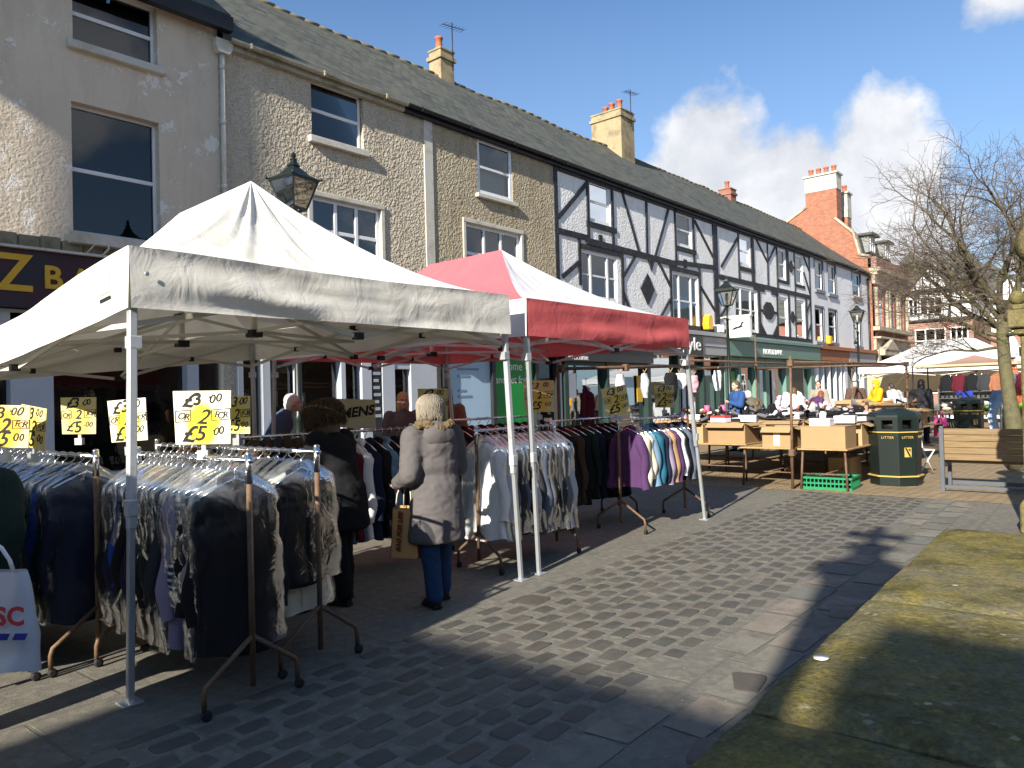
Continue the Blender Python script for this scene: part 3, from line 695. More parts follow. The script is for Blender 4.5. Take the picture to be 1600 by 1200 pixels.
text('Welcome', .25, M['white'], Matrix.Translation((18.4, 13.19, 2.72)) @ FACE @ Matrix.Diagonal((1.05, 1, 1, 1)), f4, .004)
sf = MB()
for a, b in ((17.95, 18.15), (20.2, 20.35), (22.7, 22.95), (24.9, 25.05), (26.9, 27.02), (28.3, 28.6)): sf.box(a, b, 13.38, 13.62, .1, 2.95)
sf.box(22.95, 28.3, 13.4, 13.6, .1, .55); sf.box(18, 28.5, 13.41, 13.6, 2.5, 2.6); so = sf.build('shopfront', M['dark_green'], h, bev=.01)
g = MB(); g.add([(18., 13.57, .1), (28.5, 13.57, .1), (28.5, 13.57, 2.95), (18, 13.57, 2.95)], [(0, 1, 2, 3)]); g.build('shop_window', M['shop_glass'], so)
g = MB(); g.box(23., 28.2, 13.75, 13.78, 2.2, 2.9); g.build('roller_blind', M['green_shop'], so)
g = MB(); g.box(17.9, 28.6, 15.6, 15.7, 0, 3.1); g.build('shop_interior', M['inside'], so)
for x, z, w_, hh, mm in ((18.25, 1.5, .42, .75, 'white'), (21.2, 1.2, .8, .95, 'ad_blue'), (22.2, 1.3, .35, .9, 'gold'), (25.4, .9, .8, 1.2, 'ad_blue'), (27.3, .7, .7, 1.5, 'green_shop')):
    g = MB(); g.box(x, x + w_, 13.5, 13.52, z, z + hh); g.build('window_poster', M[mm], so)
g = MB(); g.prism([(27.16, 4.02), (27.5, 4.02), (27.56, 4.2), (27.5, 4.5), (27.33, 4.62), (27.16, 4.5), (27.1, 4.2)], 13.2, 13.46)
g.build('alarm_box', M['yellow_box'], h, bev=.02)
g = MB(); g.box(28.1, 28.5, 13.2, 13.48, 3.95, 4.25); g.build('junction_box', M['white_paint'], h, bev=.01)
# ---- house 5
h = house('h5', 'half timbered bank with sage green shopfront and black octagon motif', 28.7)
X0, X1 = 28.7, 39.5; g = MB()
H5 = [(30.85, 31.95, 7.03, 8.27), (35.1, 36.1, 6.84, 8.3), (37.4, 38.4, 6.83, 8.3), (30.3, 32.55, 4.15, 6.04), (34.95, 36.2, 4.05, 6.0), (37.3, 38.5, 4.1, 6.03), (29., 39.2, .12, 3.0)]
wall_holes(g, X0, X1, 0, EZ, FY, H5, .14); shell(g, X0, X1, EZ); g.build('wall', M['render_white'], h)
for a, st in zip(H5[:6], ('sash', 'sash', 'sash', 'triple', 'sash', 'sash')): window(h, *a, st, FY + .03, gl='glass', fwid=.1, curtain=.5)
roof(h, X0, X1, EZ + .04, RZ); gutter(h, X0, X1, EZ - .02, 'gutter_black')
g = MB()
beams(g, [((28.7, 8.44), (39.5, 8.44), .24), ((30.72, 8.15), (29., 6.7), .13), ((30.75, 6.4), (30.75, 8.4), .13), ((32.2, 6.4), (32.2, 8.4), .3), ((32.6, 8.4), (33.86, 7.46), .12), ((33.86, 6.4), (33.9, 8.4), .11), ((35., 8.45), (33.9, 7.48), .12), ((35.0, 6.4), (35.0, 8.4), .12), ((36.3, 6.7), (36.3, 8.4), .3),  # broad strip right of the first upper window draws its shadow side
 ((28.8, 6.27), (39.3, 6.3), .24), ((30.8, 6.86), (32.4, 6.86), .2), ((35.1, 6.74), (36.4, 6.74), .16), ((37.3, 6.74), (38.6, 6.74), .16), ((37.25, 6.3), (37.25, 8.4), .1), ((36.3, 7.6), (37.3, 7.6), .12), ((38.6, 8.3), (39.35, 7.6), .1), ((38.5, 7.5), (39.3, 6.5), .12), ((32.75, 4.1), (32.75, 6.2), .25), ((34.88, 4.1), (34.88, 6.2), .16), ((32.7, 5.18), (34.9, 5.18), .13),
 ((36.35, 4.1), (36.35, 6.2), .2), ((36.3, 5.12), (37.3, 5.12), .12), ((37.2, 4.1), (37.2, 6.2), .12), ((38.7, 4.1), (38.7, 6.2), .2), ((39.3, 6.1), (38.7, 5.4), .1), ((39.3, 4.9), (38.6, 4.1), .12), ((28.75, 4.6), (29.5, 5.2), .12), ((39.35, 4.1), (39.35, 8.4), .14), ((28.8, 4.05), (39.4, 4.05), .2), ((32.2, 6.15), (33.4, 6.15), .25), ((34.2, 6.12), (35., 6.12), .25)])
def octa(cx, cz, rx, rz): return [(cx + rx * cos(pi / 8 + pi / 4 * i), cz + rz * sin(pi / 8 + pi / 4 * i)) for i in range(8)]
g.prism(octa(33.8, 5.22, .62, .42), FY - .055, FY + .02); g.prism(octa(36.78, 7.6, .22, .3), FY - .05, FY + .02); g.prism(octa(36.78, 5.12, .22, .3), FY - .05, FY + .02)
g.prism([(32.75, 4.1), (33.5, 4.1), (32.9, 4.6)], FY - .05, FY + .02); g.prism([(34.9, 4.1), (34.2, 4.1), (34.75, 4.6)], FY - .052, FY + .02)
g.build('timber_framing', M['timber'], h)
g = MB(); g.box(28.72, 39.45, 13.1, 13.52, 3.02, 3.66); g.box(28.72, 39.45, 13.0, 13.52, 3.67, 3.80); f4 = g.build('shop_fascia', M['green_shop'], h, bev=.01)
text('LLOYDS BANK', .34, M['white'], Matrix.Translation((33.2, 13.09, 3.27)) @ FACE @ Matrix.Diagonal((.98, 1, 1, 1)), f4, .01)
sf = MB()
for a, b in ((28.8, 29.05), (30.2, 30.4), (31.9, 32.3), (33., 33.4), (35.4, 35.8), (38.8, 39.3)): sf.box(a, b, 13.38, 13.62, .1, 3.0)
sf.box(29, 39.2, 13.4, 13.6, 2.6, 3.0); so = sf.build('shopfront', M['green_shop'], h, bev=.01)
g = MB(); g.add([(29., 13.57, .1), (39.2, 13.57, .1), (39.2, 13.57, 2.95), (29, 13.57, 2.95)], [(0, 1, 2, 3)]); g.build('shop_window', M['shop_glass'], so)
g = MB(); g.box(28.8, 39.3, 15.6, 15.7, 0, 3.1); g.build('shop_interior', M['inside'], so)
for x, z, w_, hh, mm in ((29.1, 1.5, .9, .9, 'ad_green'), (32.3, .4, .65, 2.1, 'white_paint'), (34., .5, .3, 2., 'white'), (36.4, .2, 1.6, 2.4, 'dark_green')):
    g = MB(); g.box(x, x + w_, 13.5, 13.52, z, z + hh); g.build('window_poster', M[mm], so)
# ---- house 6
h = house('h6', 'plain white rendered house with grey window surrounds at terrace end', 39.5)
X0, X1 = 39.5, 49.7; g = MB()
H6 = [(40.15, 41.4, 6.8, 8.4), (42.2, 43.5, 6.76, 8.4), (46.5, 48.1, 6.98, 8.42), (39.95, 41.25, 4.05, 5.88), (42.05, 43.4, 4.08, 5.87), (46.4, 47.9, 4.05, 5.72), (39.7, 49.4, .12, 3.05)]
wall_holes(g, X0, X1, 0, EZ, FY, H6, .14); shell(g, X0, X1, EZ); g.build('wall', M['render_smooth'], h)
for a in H6[:6]: window(h, *a, 'sash', FY + .05, gl='glass', fwid=.1, sill=.16, surround='grey', curtain=.5)
roof(h, X0, X1 + .1, EZ + .04, RZ); gutter(h, X0, X1, EZ - .02, 'gutter_black')
g = MB(); g.box(39.55, 44.3, 13.16, 13.52, 3.05, 3.62); g.box(39.55, 49.6, 13.02, 13.52, 3.63, 3.82); g.build('shop_fascia', M['orange_sign'], h, bev=.01)
g = MB(); g.box(44.4, 49.6, 13.16, 13.52, 3.05, 3.62); g.build('grey_fascia', M['fascia_grey'], h, bev=.01)
sf = MB()
for a, b in ((39.6, 39.9), (40.6, 40.75), (41.6, 41.75), (42.6, 42.75), (43.5, 43.65), (44.1, 44.6), (46., 46.2), (47.6, 47.8), (49.2, 49.6)): sf.box(a, b, 13.36, 13.62, .1, 3.05)
sf.box(39.7, 49.4, 13.4, 13.6, .1, .6); so = sf.build('shopfront', M['white_paint'], h, bev=.01)
g = MB(); g.add([(39.7, 13.57, .1), (49.4, 13.57, .1), (49.4, 13.57, 3.05), (39.7, 13.57, 3.05)], [(0, 1, 2, 3)]); g.build('shop_window', M['shop_glass'], so)
g = MB(); g.box(39.6, 49.5, 15.6, 15.7, 0, 3.1); g.build('shop_interior', M['inside'], so)
g = MB(); g.box(41.5, 41.9, 13.25, 13.48, 3.98, 4.4); g.build('alarm_box', M['yellow_box'], h, bev=.03)
pipe(h, 49.4, .1, 8.3, 'gutter_black', hopper=False)
# chimneys of the terrace
def chimney(par, x, y, z0, z1, w_, d, m, pots, aerial=False, cap=True):
    g = MB(); g.box(x - w_ / 2, x + w_ / 2, y - d / 2, y + d / 2, z0, z1)
    if cap: g.box(x - w_ / 2 - .06, x + w_ / 2 + .06, y - d / 2 - .06, y + d / 2 + .06, z1 - .3, z1 - .16); g.box(x - w_ / 2 - .03, x + w_ / 2 + .03, y - d / 2 - .03, y + d / 2 + .03, z1, z1 + .07)
    o = g.build('chimney', M[m], par, bev=.012)
    for px, py in pots:
        p = MB(); p.lathe([(.12, 0), (.14, .03), (.12, .1), (.11, .38), (.14, .4), (.14, .46), (.1, .46), (.09, .3)], 12, 0, True, Matrix.Translation((px, py, z1 + .05))); p.build('chimney_pot', M['pot'], o)
    if aerial:
        a = MB(); a.tube([(x + .2, y - d / 2 - .05, z1 - .6), (x + .2, y - d / 2 - .05, z1 + 1.)], .018, 5); a.tube([(x - .25, y - d / 2 - .05, z1 + .8), (x + .75, y - d / 2 - .05, z1 + .95)], .012, 5)
        for k in range(7): q = lerp(-.2, .7, k / 6); a.tube([(x + q, y - d / 2 - .05 - .18, z1 + .81 + .1 * k / 6), (x + q, y - d / 2 + .13, z1 + .81 + .1 * k / 6)], .008, 4)
        a.build('aerial', M['black'], o)
    return o
chimney(bld['h3'], 17.3, 17.6, 11.6, 12.95, .62, .55, 'chimney_tan', [(17.2, 17.6)], True)
chimney(bld['h4'], 27.4, 17.5, 11.4, 13.55, 1.05, 1.5, 'chimney_tan', [(27.2, 17.0), (27.3, 17.45), (27.5, 17.9)], True)
chimney(bld['h5'], 38.9, 17.6, 11.6, 12.55, .7, .7, 'brick_front', [(38.9, 17.6)])
for k in ('h1', 'h2', 'h3', 'h4', 'h5', 'h6'): settle(bld[k])
# ---- big red brick building at the end
h = thing('brick_building', 'red brick building with stone cornice, dormers and tall white capped chimneys', 'building', (49.75, 0, 0))
g = MB(); X0, X1 = 49.75, 58.2
H7 = [(50.3, 52.2, 5.45, 7.85), (53.3, 54.8, 5.45, 7.85), (55.6, 57.3, 5.5, 7.85)]
wall_holes(g, X0, X1, 0, 9.0, 13.3, H7, .25, 1)
g.add([(X1, 13.3, 0), (X1, 22.5, 0), (X1, 22.5, 9.), (X1, 13.3, 9.)], [(0, 1, 2, 3)], 1)
prof = [(13.3, 0), (22.5, 0), (22.5, 9.4), (21.4, 10.2), (18.9, 12.35), (17.24, 13.45), (15.3, 12.35), (14.25, 11.3), (13.9, 9.9), (13.3, 9.7)]
g.prism(prof, X0, X0 + .35, 0, axis='x')
g.build('wall', [M['brick_red'], M['brick_front']], h)
g = MB()
for a, b in zip([(13.35, 9.75), (13.92, 9.9), (14.25, 11.32), (15.3, 12.4)], [(13.92, 9.9), (14.25, 11.32), (15.3, 12.4), (15.35, 12.45)]): g.bar((X0 + .17, *a), (X0 + .17, *b), .5, .14)
for a, b in (((17.1, 13.45), (18.9, 12.42)), ((18.9, 12.42), (22.5, 9.45))): g.bar((X0 + .17, *a), (X0 + .17, *b), .5, .14)
g.build('coping', M['stone'], h, bev=.01)
g = MB(); g.prism([(13.5, 9.6), (14.1, 9.9), (14.4, 11.3), (15.3, 12.1), (17.2, 13.2), (21.5, 10.2), (22.4, 9.2)], X0 + .36, X1, 0, axis='x'); rf = g.build('roof', M['slate'], h)
g = MB(); g.box(X0 - .1, X1 + .15, 12.75, 13.4, 8.75, 8.98); g.box(X0 - .05, X1 + .1, 12.95, 13.38, 8.55, 8.75); g.box(X0, X1 + .05, 13.1, 13.36, 8.0, 8.55); g.box(X0 - .06, X1 + .1, 12.9, 13.3, 5.1, 5.35); g.box(X0, X1, 13.14, 13.32, 3.9, 4.6); g.box(X0 - .06, X1 + .1, 12.85, 13.3, 4.6, 4.72)
g.box(X0, X1, 13.0, 13.5, 9.0, 9.65, 1)
for x in (50.1, 52.45, 53.05, 55.05, 55.4, 57.5): g.lathe([(.13, 0), (.11, .1), (.1, 2.2), (.14, 2.4)], 10, 0, True, Matrix.Translation((x, 13.16, 5.4)))
g.build('stone_cornice', [M['stone'], M['brick_front']], h, bev=.015)
for a in H7:
    fo = window(h, *a, 'sash', 13.42, gl='glass', fwid=.12, blind=.96)
for x in (52.6, 56.2):
    g = MB(); g.box(x - .7, x + .7, 13.95, 15.6, 10.35, 11.45); d = g.build('dormer', pm('lead_grey', (.2, .22, .22), .6) if x < 53 else bpy.data.materials['lead_grey'], rf)
    g = MB(); g.prism([(x - .95, 11.45), (x + .95, 11.45), (x + .8, 11.62), (x - .8, 11.62)], 13.7, 15.7); g.build('dormer_roof', M['slate'], d)
    f = MB(); f.box(x - .5, x - .42, 13.9, 13.97, 10.45, 11.4); f.box(x + .42, x + .5, 13.9, 13.97, 10.45, 11.4); f.box(x - .5, x + .5, 13.9, 13.97, 10.88, 10.95); f.box(x - .04, x + .04, 13.9, 13.97, 10.45, 11.4); f.build('window', M['white_paint'], d)
for k, (x, y, w_, d_, zb, zt) in enumerate(((50.3, 16.2, .95, 1.95, 14.35, 15.35), (52.6, 15.9, .8, 1.2, 12.9, 14.5))):
    g = MB(); g.box(x - w_ / 2, x + w_ / 2, y - d_ / 2, y + d_ / 2, 11.2, zb); o = g.build('chimney', M['brick_red'], h)
    g = MB(); g.box(x - w_ / 2 - .03, x + w_ / 2 + .03, y - d_ / 2 - .03, y + d_ / 2 + .03, zb, zt); g.box(x - w_ / 2 - .12, x + w_ / 2 + .12, y - d_ / 2 - .12, y + d_ / 2 + .12, zt - .02, zt + .1); g.build('chimney_cap', M['stone_white'], o, bev=.01)
    n = 4 if k == 0 else 2
    for i in range(n):
        p = MB(); p.lathe([(.15, 0), (.17, .05), (.15, .1), (.14, .4), (.17, .42), (.17, .5), (.1, .5)], 12, 0, True, Matrix.Translation((x, lerp(y - d_ / 2 + .25, y + d_ / 2 - .25, i / max(1, n - 1)), zt + .1))); p.build('chimney_pot', M['pot'], o)
g = MB()
for a, b in ((49.9, 50.4), (52.4, 53.2), (55., 55.5), (57.6, 58.1)): g.box(a, b, 13.05, 13.32, 0, 3.9)
g.prism([(50.2, 3.9), (53.4, 3.9), (51.8, 4.6)], 12.7, 13.3); g.box(50.1, 53.5, 12.75, 13.3, 3.55, 3.9)
g.build('stone_door_surround', M['stone'], h, bev=.02)
g = MB(); g.box(50.4, 57.6, 13.2, 13.29, .1, 3.5); g.build('ground_floor_windows', M['glass_dark'], h)
settle(h)
# ---- far buildings closing the street
def far_house(name, label, X, y0, y1, ez, rz, lower, upper, jet, gables, wins, roofm='slate', rows=True):
    h = thing(name, label, 'building', (X, (y0 + y1) / 2, 0))
    cyy = (y0 + y1) / 2; L = y1 - y0
    g = MB(); g.box(0, 8, -L / 2, L / 2, 0, jet); g.build('lower_wall', M[lower], h)
    g = MB(); g.box(-.25, 8, -L / 2 + .003, L / 2 - .003, jet, ez); uw = g.build('upper_wall', M[upper], h)
    g = MB(); g.prism([(-.7, ez - .1), (4, rz), (8.7, ez - .1), (4, rz - .25)], -L / 2 - .2, L / 2 + .2); g.build('roof', M[roofm], h)
    tf = MB()
    if upper != 'brick_front':
        n = int(L / .7)
        for i in range(n + 1): y = lerp(-L / 2, L / 2, i / n); tf.box(-.29 - .001 * i, -.24, y - .06, y + .06, jet, ez)
        for z in (jet + .06, (jet + ez) / 2, ez - .08): tf.box(-.32 - .002 * z, -.25, -L / 2, L / 2, z - .07, z + .07)
    for gy, gw, gz in gables:
        q = MB(); q.prism([(gy - cyy - gw / 2, ez - .02), (gy - cyy + gw / 2, ez - .02), (gy - cyy, gz)], -.6, 4, 0, axis='x'); q.build('gable', M['render_white'], h)
        q = MB()
        for s in (-1, 1): q.bar((1.6, gy - cyy + s * (gw / 2 + .35), ez - .3), (1.6, gy - cyy, gz + .12), 5, .14, up=(1, 0, 0)); 
        q.build('gable_roof', M[roofm], h)
        for k in (-2, -1, 0, 1, 2):
            zz = ez + (gz - ez) * (1 - abs(k) / 3) ; tf.box(-.66 - .002 * k, -.58, gy - cyy + k * gw / 6 - .05, gy - cyy + k * gw / 6 + .05, ez, zz - .05)
        for s in (-1, 1): tf.bar((-.66, gy - cyy + s * gw / 2, ez), (-.66, gy - cyy, gz), .12, .16)
        tf.box(-.68, -.58, gy - cyy - gw / 2, gy - cyy + gw / 2, ez - .1, ez + .08)
    if tf.v: tf.build('timber_framing', M['timber'], h)
    for wy, wz, ww, wh in wins:
        x = -.34 if wz > jet else -.06
        f = MB(); a, b = wy - cyy - ww / 2, wy - cyy + ww / 2
        for q in (0, .33, .66, 1): yy = lerp(a, b, q); f.box(x - .03, x + .06, yy - .05, yy + .05, wz, wz + wh)
        for q in (0, .5, 1): zz = lerp(wz, wz + wh, q); f.box(x - .026, x + .056, a, b, zz - .05, zz + .05)
        fo = f.build('window', M['white_paint'], h)
        p = MB(); p.box(x, x + .03, a, b, wz, wz + wh); p.build('pane', M['glass_dark'], fo)
    return h
ho = far_house('timbered_building', 'half timbered gabled building over red brick at street end', 70., 11.2, 16.6, 9.5, 11.3, 'brick_front', 'render_white', 7.0, [(14.05, 3.4, 11.5)], [(14.1, 7.5, 1.6, 1.4), (14.3, 4.4, 2.2, 1.9), (12.2, 4.4, 1.2, 1.9), (15.6, 7.5, 1., 1.4), (14., 1., 3., 2.2)])
o = far_house('timbered_building', 'long brown roofed building with white gable behind bare tree', 78., 2.5, 12.6, 8.8, 11.6, 'brick_front', 'render_white', 6.0, [(9.6, 4.2, 10.9)], [(9.6, 6.6, 2., 1.6), (6., 6.6, 1.8, 1.4), (4., 6.6, 1.2, 1.4), (9.6, 3., 2.4, 1.8), (5.5, 3., 2.4, 1.8)], 'slate')
g = MB(); g.box(2.5, 3.6, -1.9, -.3, 9.5, 11.9); q = g.build('chimney', M['brick_red'], ho)
for i in range(4):
    p = MB(); p.lathe([(.16, 0), (.14, .5), (.17, .55)], 10, 0, True, Matrix.Translation((3., -1.65 + i * .37, 11.9))); p.build('chimney_pot', M['pot'], q)
far_house('brick_house', 'long red brick building far behind the stone pillar', 72., -16., 1.8, 8., 11., 'brick_front', 'brick_front', 4.0, [], [(y, z, 1.5, 1.7) for y in (-14, -11, -8, -5, -2, .5) for z in (5., 1.5)])
# ------------------------------------------------------------------ gazebos
FV = {}
def gazebo(label, feet, tops, ridge, sides, vals, zt=2.46, zb=2.12, legm='legwhite', sag=(0, 0, 0, 0), vsag=(0, 0, 0, 0), group='market gazebos', seed=0., trussm='truss', lw=.045, fold=1., conc=(.22, .22, .22, .22), tdrop=(0, 0, 0, 0), dz=(0, 0, 0, 0), hipe=1.3):
    """feet/tops: front-left, front-right, back-right, back-left; ridge: two peaks (x, y, z)"""
    o = V((feet[0][0], feet[0][1], 0)); t = thing('market_gazebo', label, 'gazebo', o, 0, group)
    T = [V((*p, zt + q)) - o for p, q in zip(tops, dz)]; Fe = [V((*p, 0)) - o for p in feet]
    R1, R2 = V(ridge[0]) - o, V(ridge[1]) - o
    pe = [(T[0], T[1], R1, R1), (T[1], T[2], R1, R2), (T[2], T[3], R2, R2), (T[3], T[0], R2, R1)]
    cen = sum(T, V()) / 4
    for i, (a, b, ra, rb) in enumerate(pe):
        nrm = (b - a).normalized().cross(V((0, 0, 1))); n = 56
        def eave(u, a=a, b=b, i=i, nrm=nrm):
            p = a.lerp(b, u); p.z -= sag[i] * sin(pi * u) ** 2.1; p += nrm * .012 * sin(pi * u) * fbm(u * 5, i + seed, 0); return p
        def fn(u, v, i=i, a=a, b=b, ra=ra, rb=rb, eave=eave):
            p = eave(u); q = ra.lerp(rb, u); e = hipe + conc[i] * sin(pi * u)
            r = p.lerp(q, v); r.z = p.z + (q.z - p.z) * v ** e
            k = sin(pi * u) ** .5 * sin(pi * v) ** .7
            r.z += fold * k * (.035 * fbm(u * 3 + seed, v * 2.2, i * 3.) + .02 * fbm(u * 16 + seed, v * 2.5 + u * 3, i) + .03 * v * sin(u * 34 + 3 * fbm(u * 4, v, seed)) * v)
            return r
        g = MB(); g.grid(fn, n, 26); g.build('roof_panel', M[sides[i]], t, fix=False)
        def fv(u, v, i=i, eave=eave, nrm=nrm):
            p = eave(u); h = (zt - zb) - .01; z = lerp(p.z, zb + lerp(dz[i], dz[(i + 1) % 4], u) - vsag[i] * sin(pi * u), v)
            d = .04 * fold * sin(pi * u) ** .6 * (sin(v * 8.5 + 1.6 * sin(u * 4 + seed) + 2.4 * fbm(u * 2, seed, i)) * (.3 + .7 * v) * (.6 + .8 * fbm(u * 3, 7., seed)) + .2 * fbm(u * 6, v * 5, seed + i)) + .012 * v
            if v == 0: d = .004
            return V((p.x, p.y, z)) + nrm * d
        FV[i] = fv
        g = MB(); g.grid(fv, 60, 14); g.build('valance', M[vals[i]], t, fix=False)
        # scissor truss under the edge
        g = MB(); inn = (cen - (a + b) / 2); inn.z = 0; inn.normalize(); A = a + inn * .05; B = b + inn * .05; L = B - A
        for k in range(2):
            p0 = A + L * (k * .5 + .015); p1 = A + L * (k * .5 + .485)
            for z0, z1, dd in ((-.12 - tdrop[i], -.42, 0.), (-.42, -.12 - tdrop[i], .022)):
                g.bar(p0 + V((0, 0, z0)) + inn * dd, p1 + V((0, 0, z1)) + inn * dd, .016, .03)
        tr = g.build('truss', M[trussm], t)
        for k, zz, q in ((.25, .275, .022), (.5, .12 + tdrop[i], .03), (.5, .42, .03), (.75, .275, .022)):
            p = A + L * k + inn * .01; g = MB(); g.box(p.x - q, p.x + q, p.y - q, p.y + q, p.z - zz - .025, p.z - zz + .025); g.build('joint', M['black'], tr)
    for i, (f, p) in enumerate(zip(Fe, T)):
        inn = (cen - p); inn.z = 0; inn.normalize(); top = p + inn * .055; top.z = p.z - .1
        f2 = f + inn * .0; k = 1.02; mid = f2.lerp(top, k / top.z)
        g = MB(); g.bar(mid - V((0, 0, .1)), top, lw, lw, up=(0, 1, 0))
        lg = g.build('leg', M[legm], t, bev=.006)
        g = MB(); g.bar(f2, mid, lw * .8, lw * .8, up=(0, 1, 0)); g.build('inner_leg', M['galv'], lg, bev=.005)
        g = MB(); g.box(f.x - .055, f.x + .055, f.y - .055, f.y + .055, 0, .012); g.build('foot_plate', M['galv'], lg, bev=.003)
        g = MB(); c = mid; g.box(c.x - lw * .62, c.x + lw * .62, c.y - lw * .62, c.y + lw * .62, c.z - .03, c.z + .06); g.build('collar', M['legwhite'], lg, bev=.004); g = MB(); g.box(top.x - .034, top.x + .034, top.y - .034, top.y + .034, p.z - .56, p.z - .49); g.build('slider', M['legwhite'], lg, bev=.004)
    for i, Rr in enumerate((R1, R2)):
        g = MB(); g.bar(V((Rr.x, Rr.y, zt - .28)), Rr - V((0, 0, .04)), .04, .04); m = g.build('mast', M[trussm], t)
        for z in (zt - .05, zt - .3): g = MB(); g.box(Rr.x - .05, Rr.x + .05, Rr.y - .05, Rr.y + .05, z - .03, z + .03); g.build('hub', M['black'], m)
        g = MB()
        tg = [(T[0] + T[1]) / 2, (T[1] + T[2]) / 2, (T[3] + T[0]) / 2] if i == 0 else [(T[2] + T[3]) / 2, (T[1] + T[2]) / 2, (T[3] + T[0]) / 2]
        for q in tg:
            q = q + (cen - q).normalized() * .06
            for z0, z1, dx in ((-.12, -.28, 0.), (-.42, -.03, .02)): g.bar(V((q.x + dx, q.y, q.z + z0 * .5 - .2)), V((Rr.x + dx, Rr.y, zt + z1)), .014, .028)
        g.build('roof_truss', M[trussm], t)
    return t
gw = gazebo('white canvas gazebo over racks of clothes in clear plastic', [(1.70, 4.21), (4.95, 4.22), (4.98, 8.5), (1.7, 8.5)], [(1.74, 4.22), (4.89, 4.22), (4.93, 8.45), (1.72, 8.45)],
            [(3.32, 5.66, 3.43), (3.32, 6.93, 3.39)], ['canvas'] * 4, ['canvas'] * 4, sag=(.02, .02, 0, .10), vsag=(0, 0, 0, .04), dz=(0, 0, 0, -.30), seed=1.3, fold=1.1, conc=(.12, .1, .1, .5), tdrop=(0, 0, 0, .1), hipe=1.62)
fl = FV[3]
def patch(u0, u1, v0, v1): return lambda u, v: fl(lerp(u0, u1, u), lerp(v0, v1, v)) + V((-.004, 0, 0))
g = MB(); g.grid(patch(.91, .945, .25, .6), 6, 4); lab = g.build('maker_label', pm('faded_label', (.55, .6, .42), .7, .2, 20.), gw)
g = MB(); g.grid(patch(.91, .945, .66, .72), 6, 2); g.build('label_stripe', M['fascia_dark'], lab)
g = MB(); g.lathe([(.006, 0), (.013, .0), (.013, .004), (.006, .004)], 12, 0, True, Matrix.Translation((.12, -.016, 2.31)) @ Matrix.Rotation(pi / 2, 4, 'X')); g.build('eyelet', M['galv'], gw)
gr = gazebo('red and white striped-side gazebo with red front valance over clothes racks', [(5.22, 4.24), (8.59, 4.31), (8.6, 8.6), (5.25, 8.6)], [(5.16, 4.25), (8.21, 4.26), (8.3, 8.5), (5.2, 8.5)],
            [(6.72, 5.9, 3.34), (6.72, 7.15, 3.33)], ['canvas_w2', 'canvas_red', 'canvas_w2', 'canvas_pink'], ['canvas_red', 'canvas_red', 'canvas_red', 'canvas_w2'], legm='galv', seed=5.1, trussm='legwhite', fold=.8, hipe=1.5, conc=(.1, .1, .1, .1))
gr['label'] = 'red and white gazebo with red front valance beside the white gazebo'
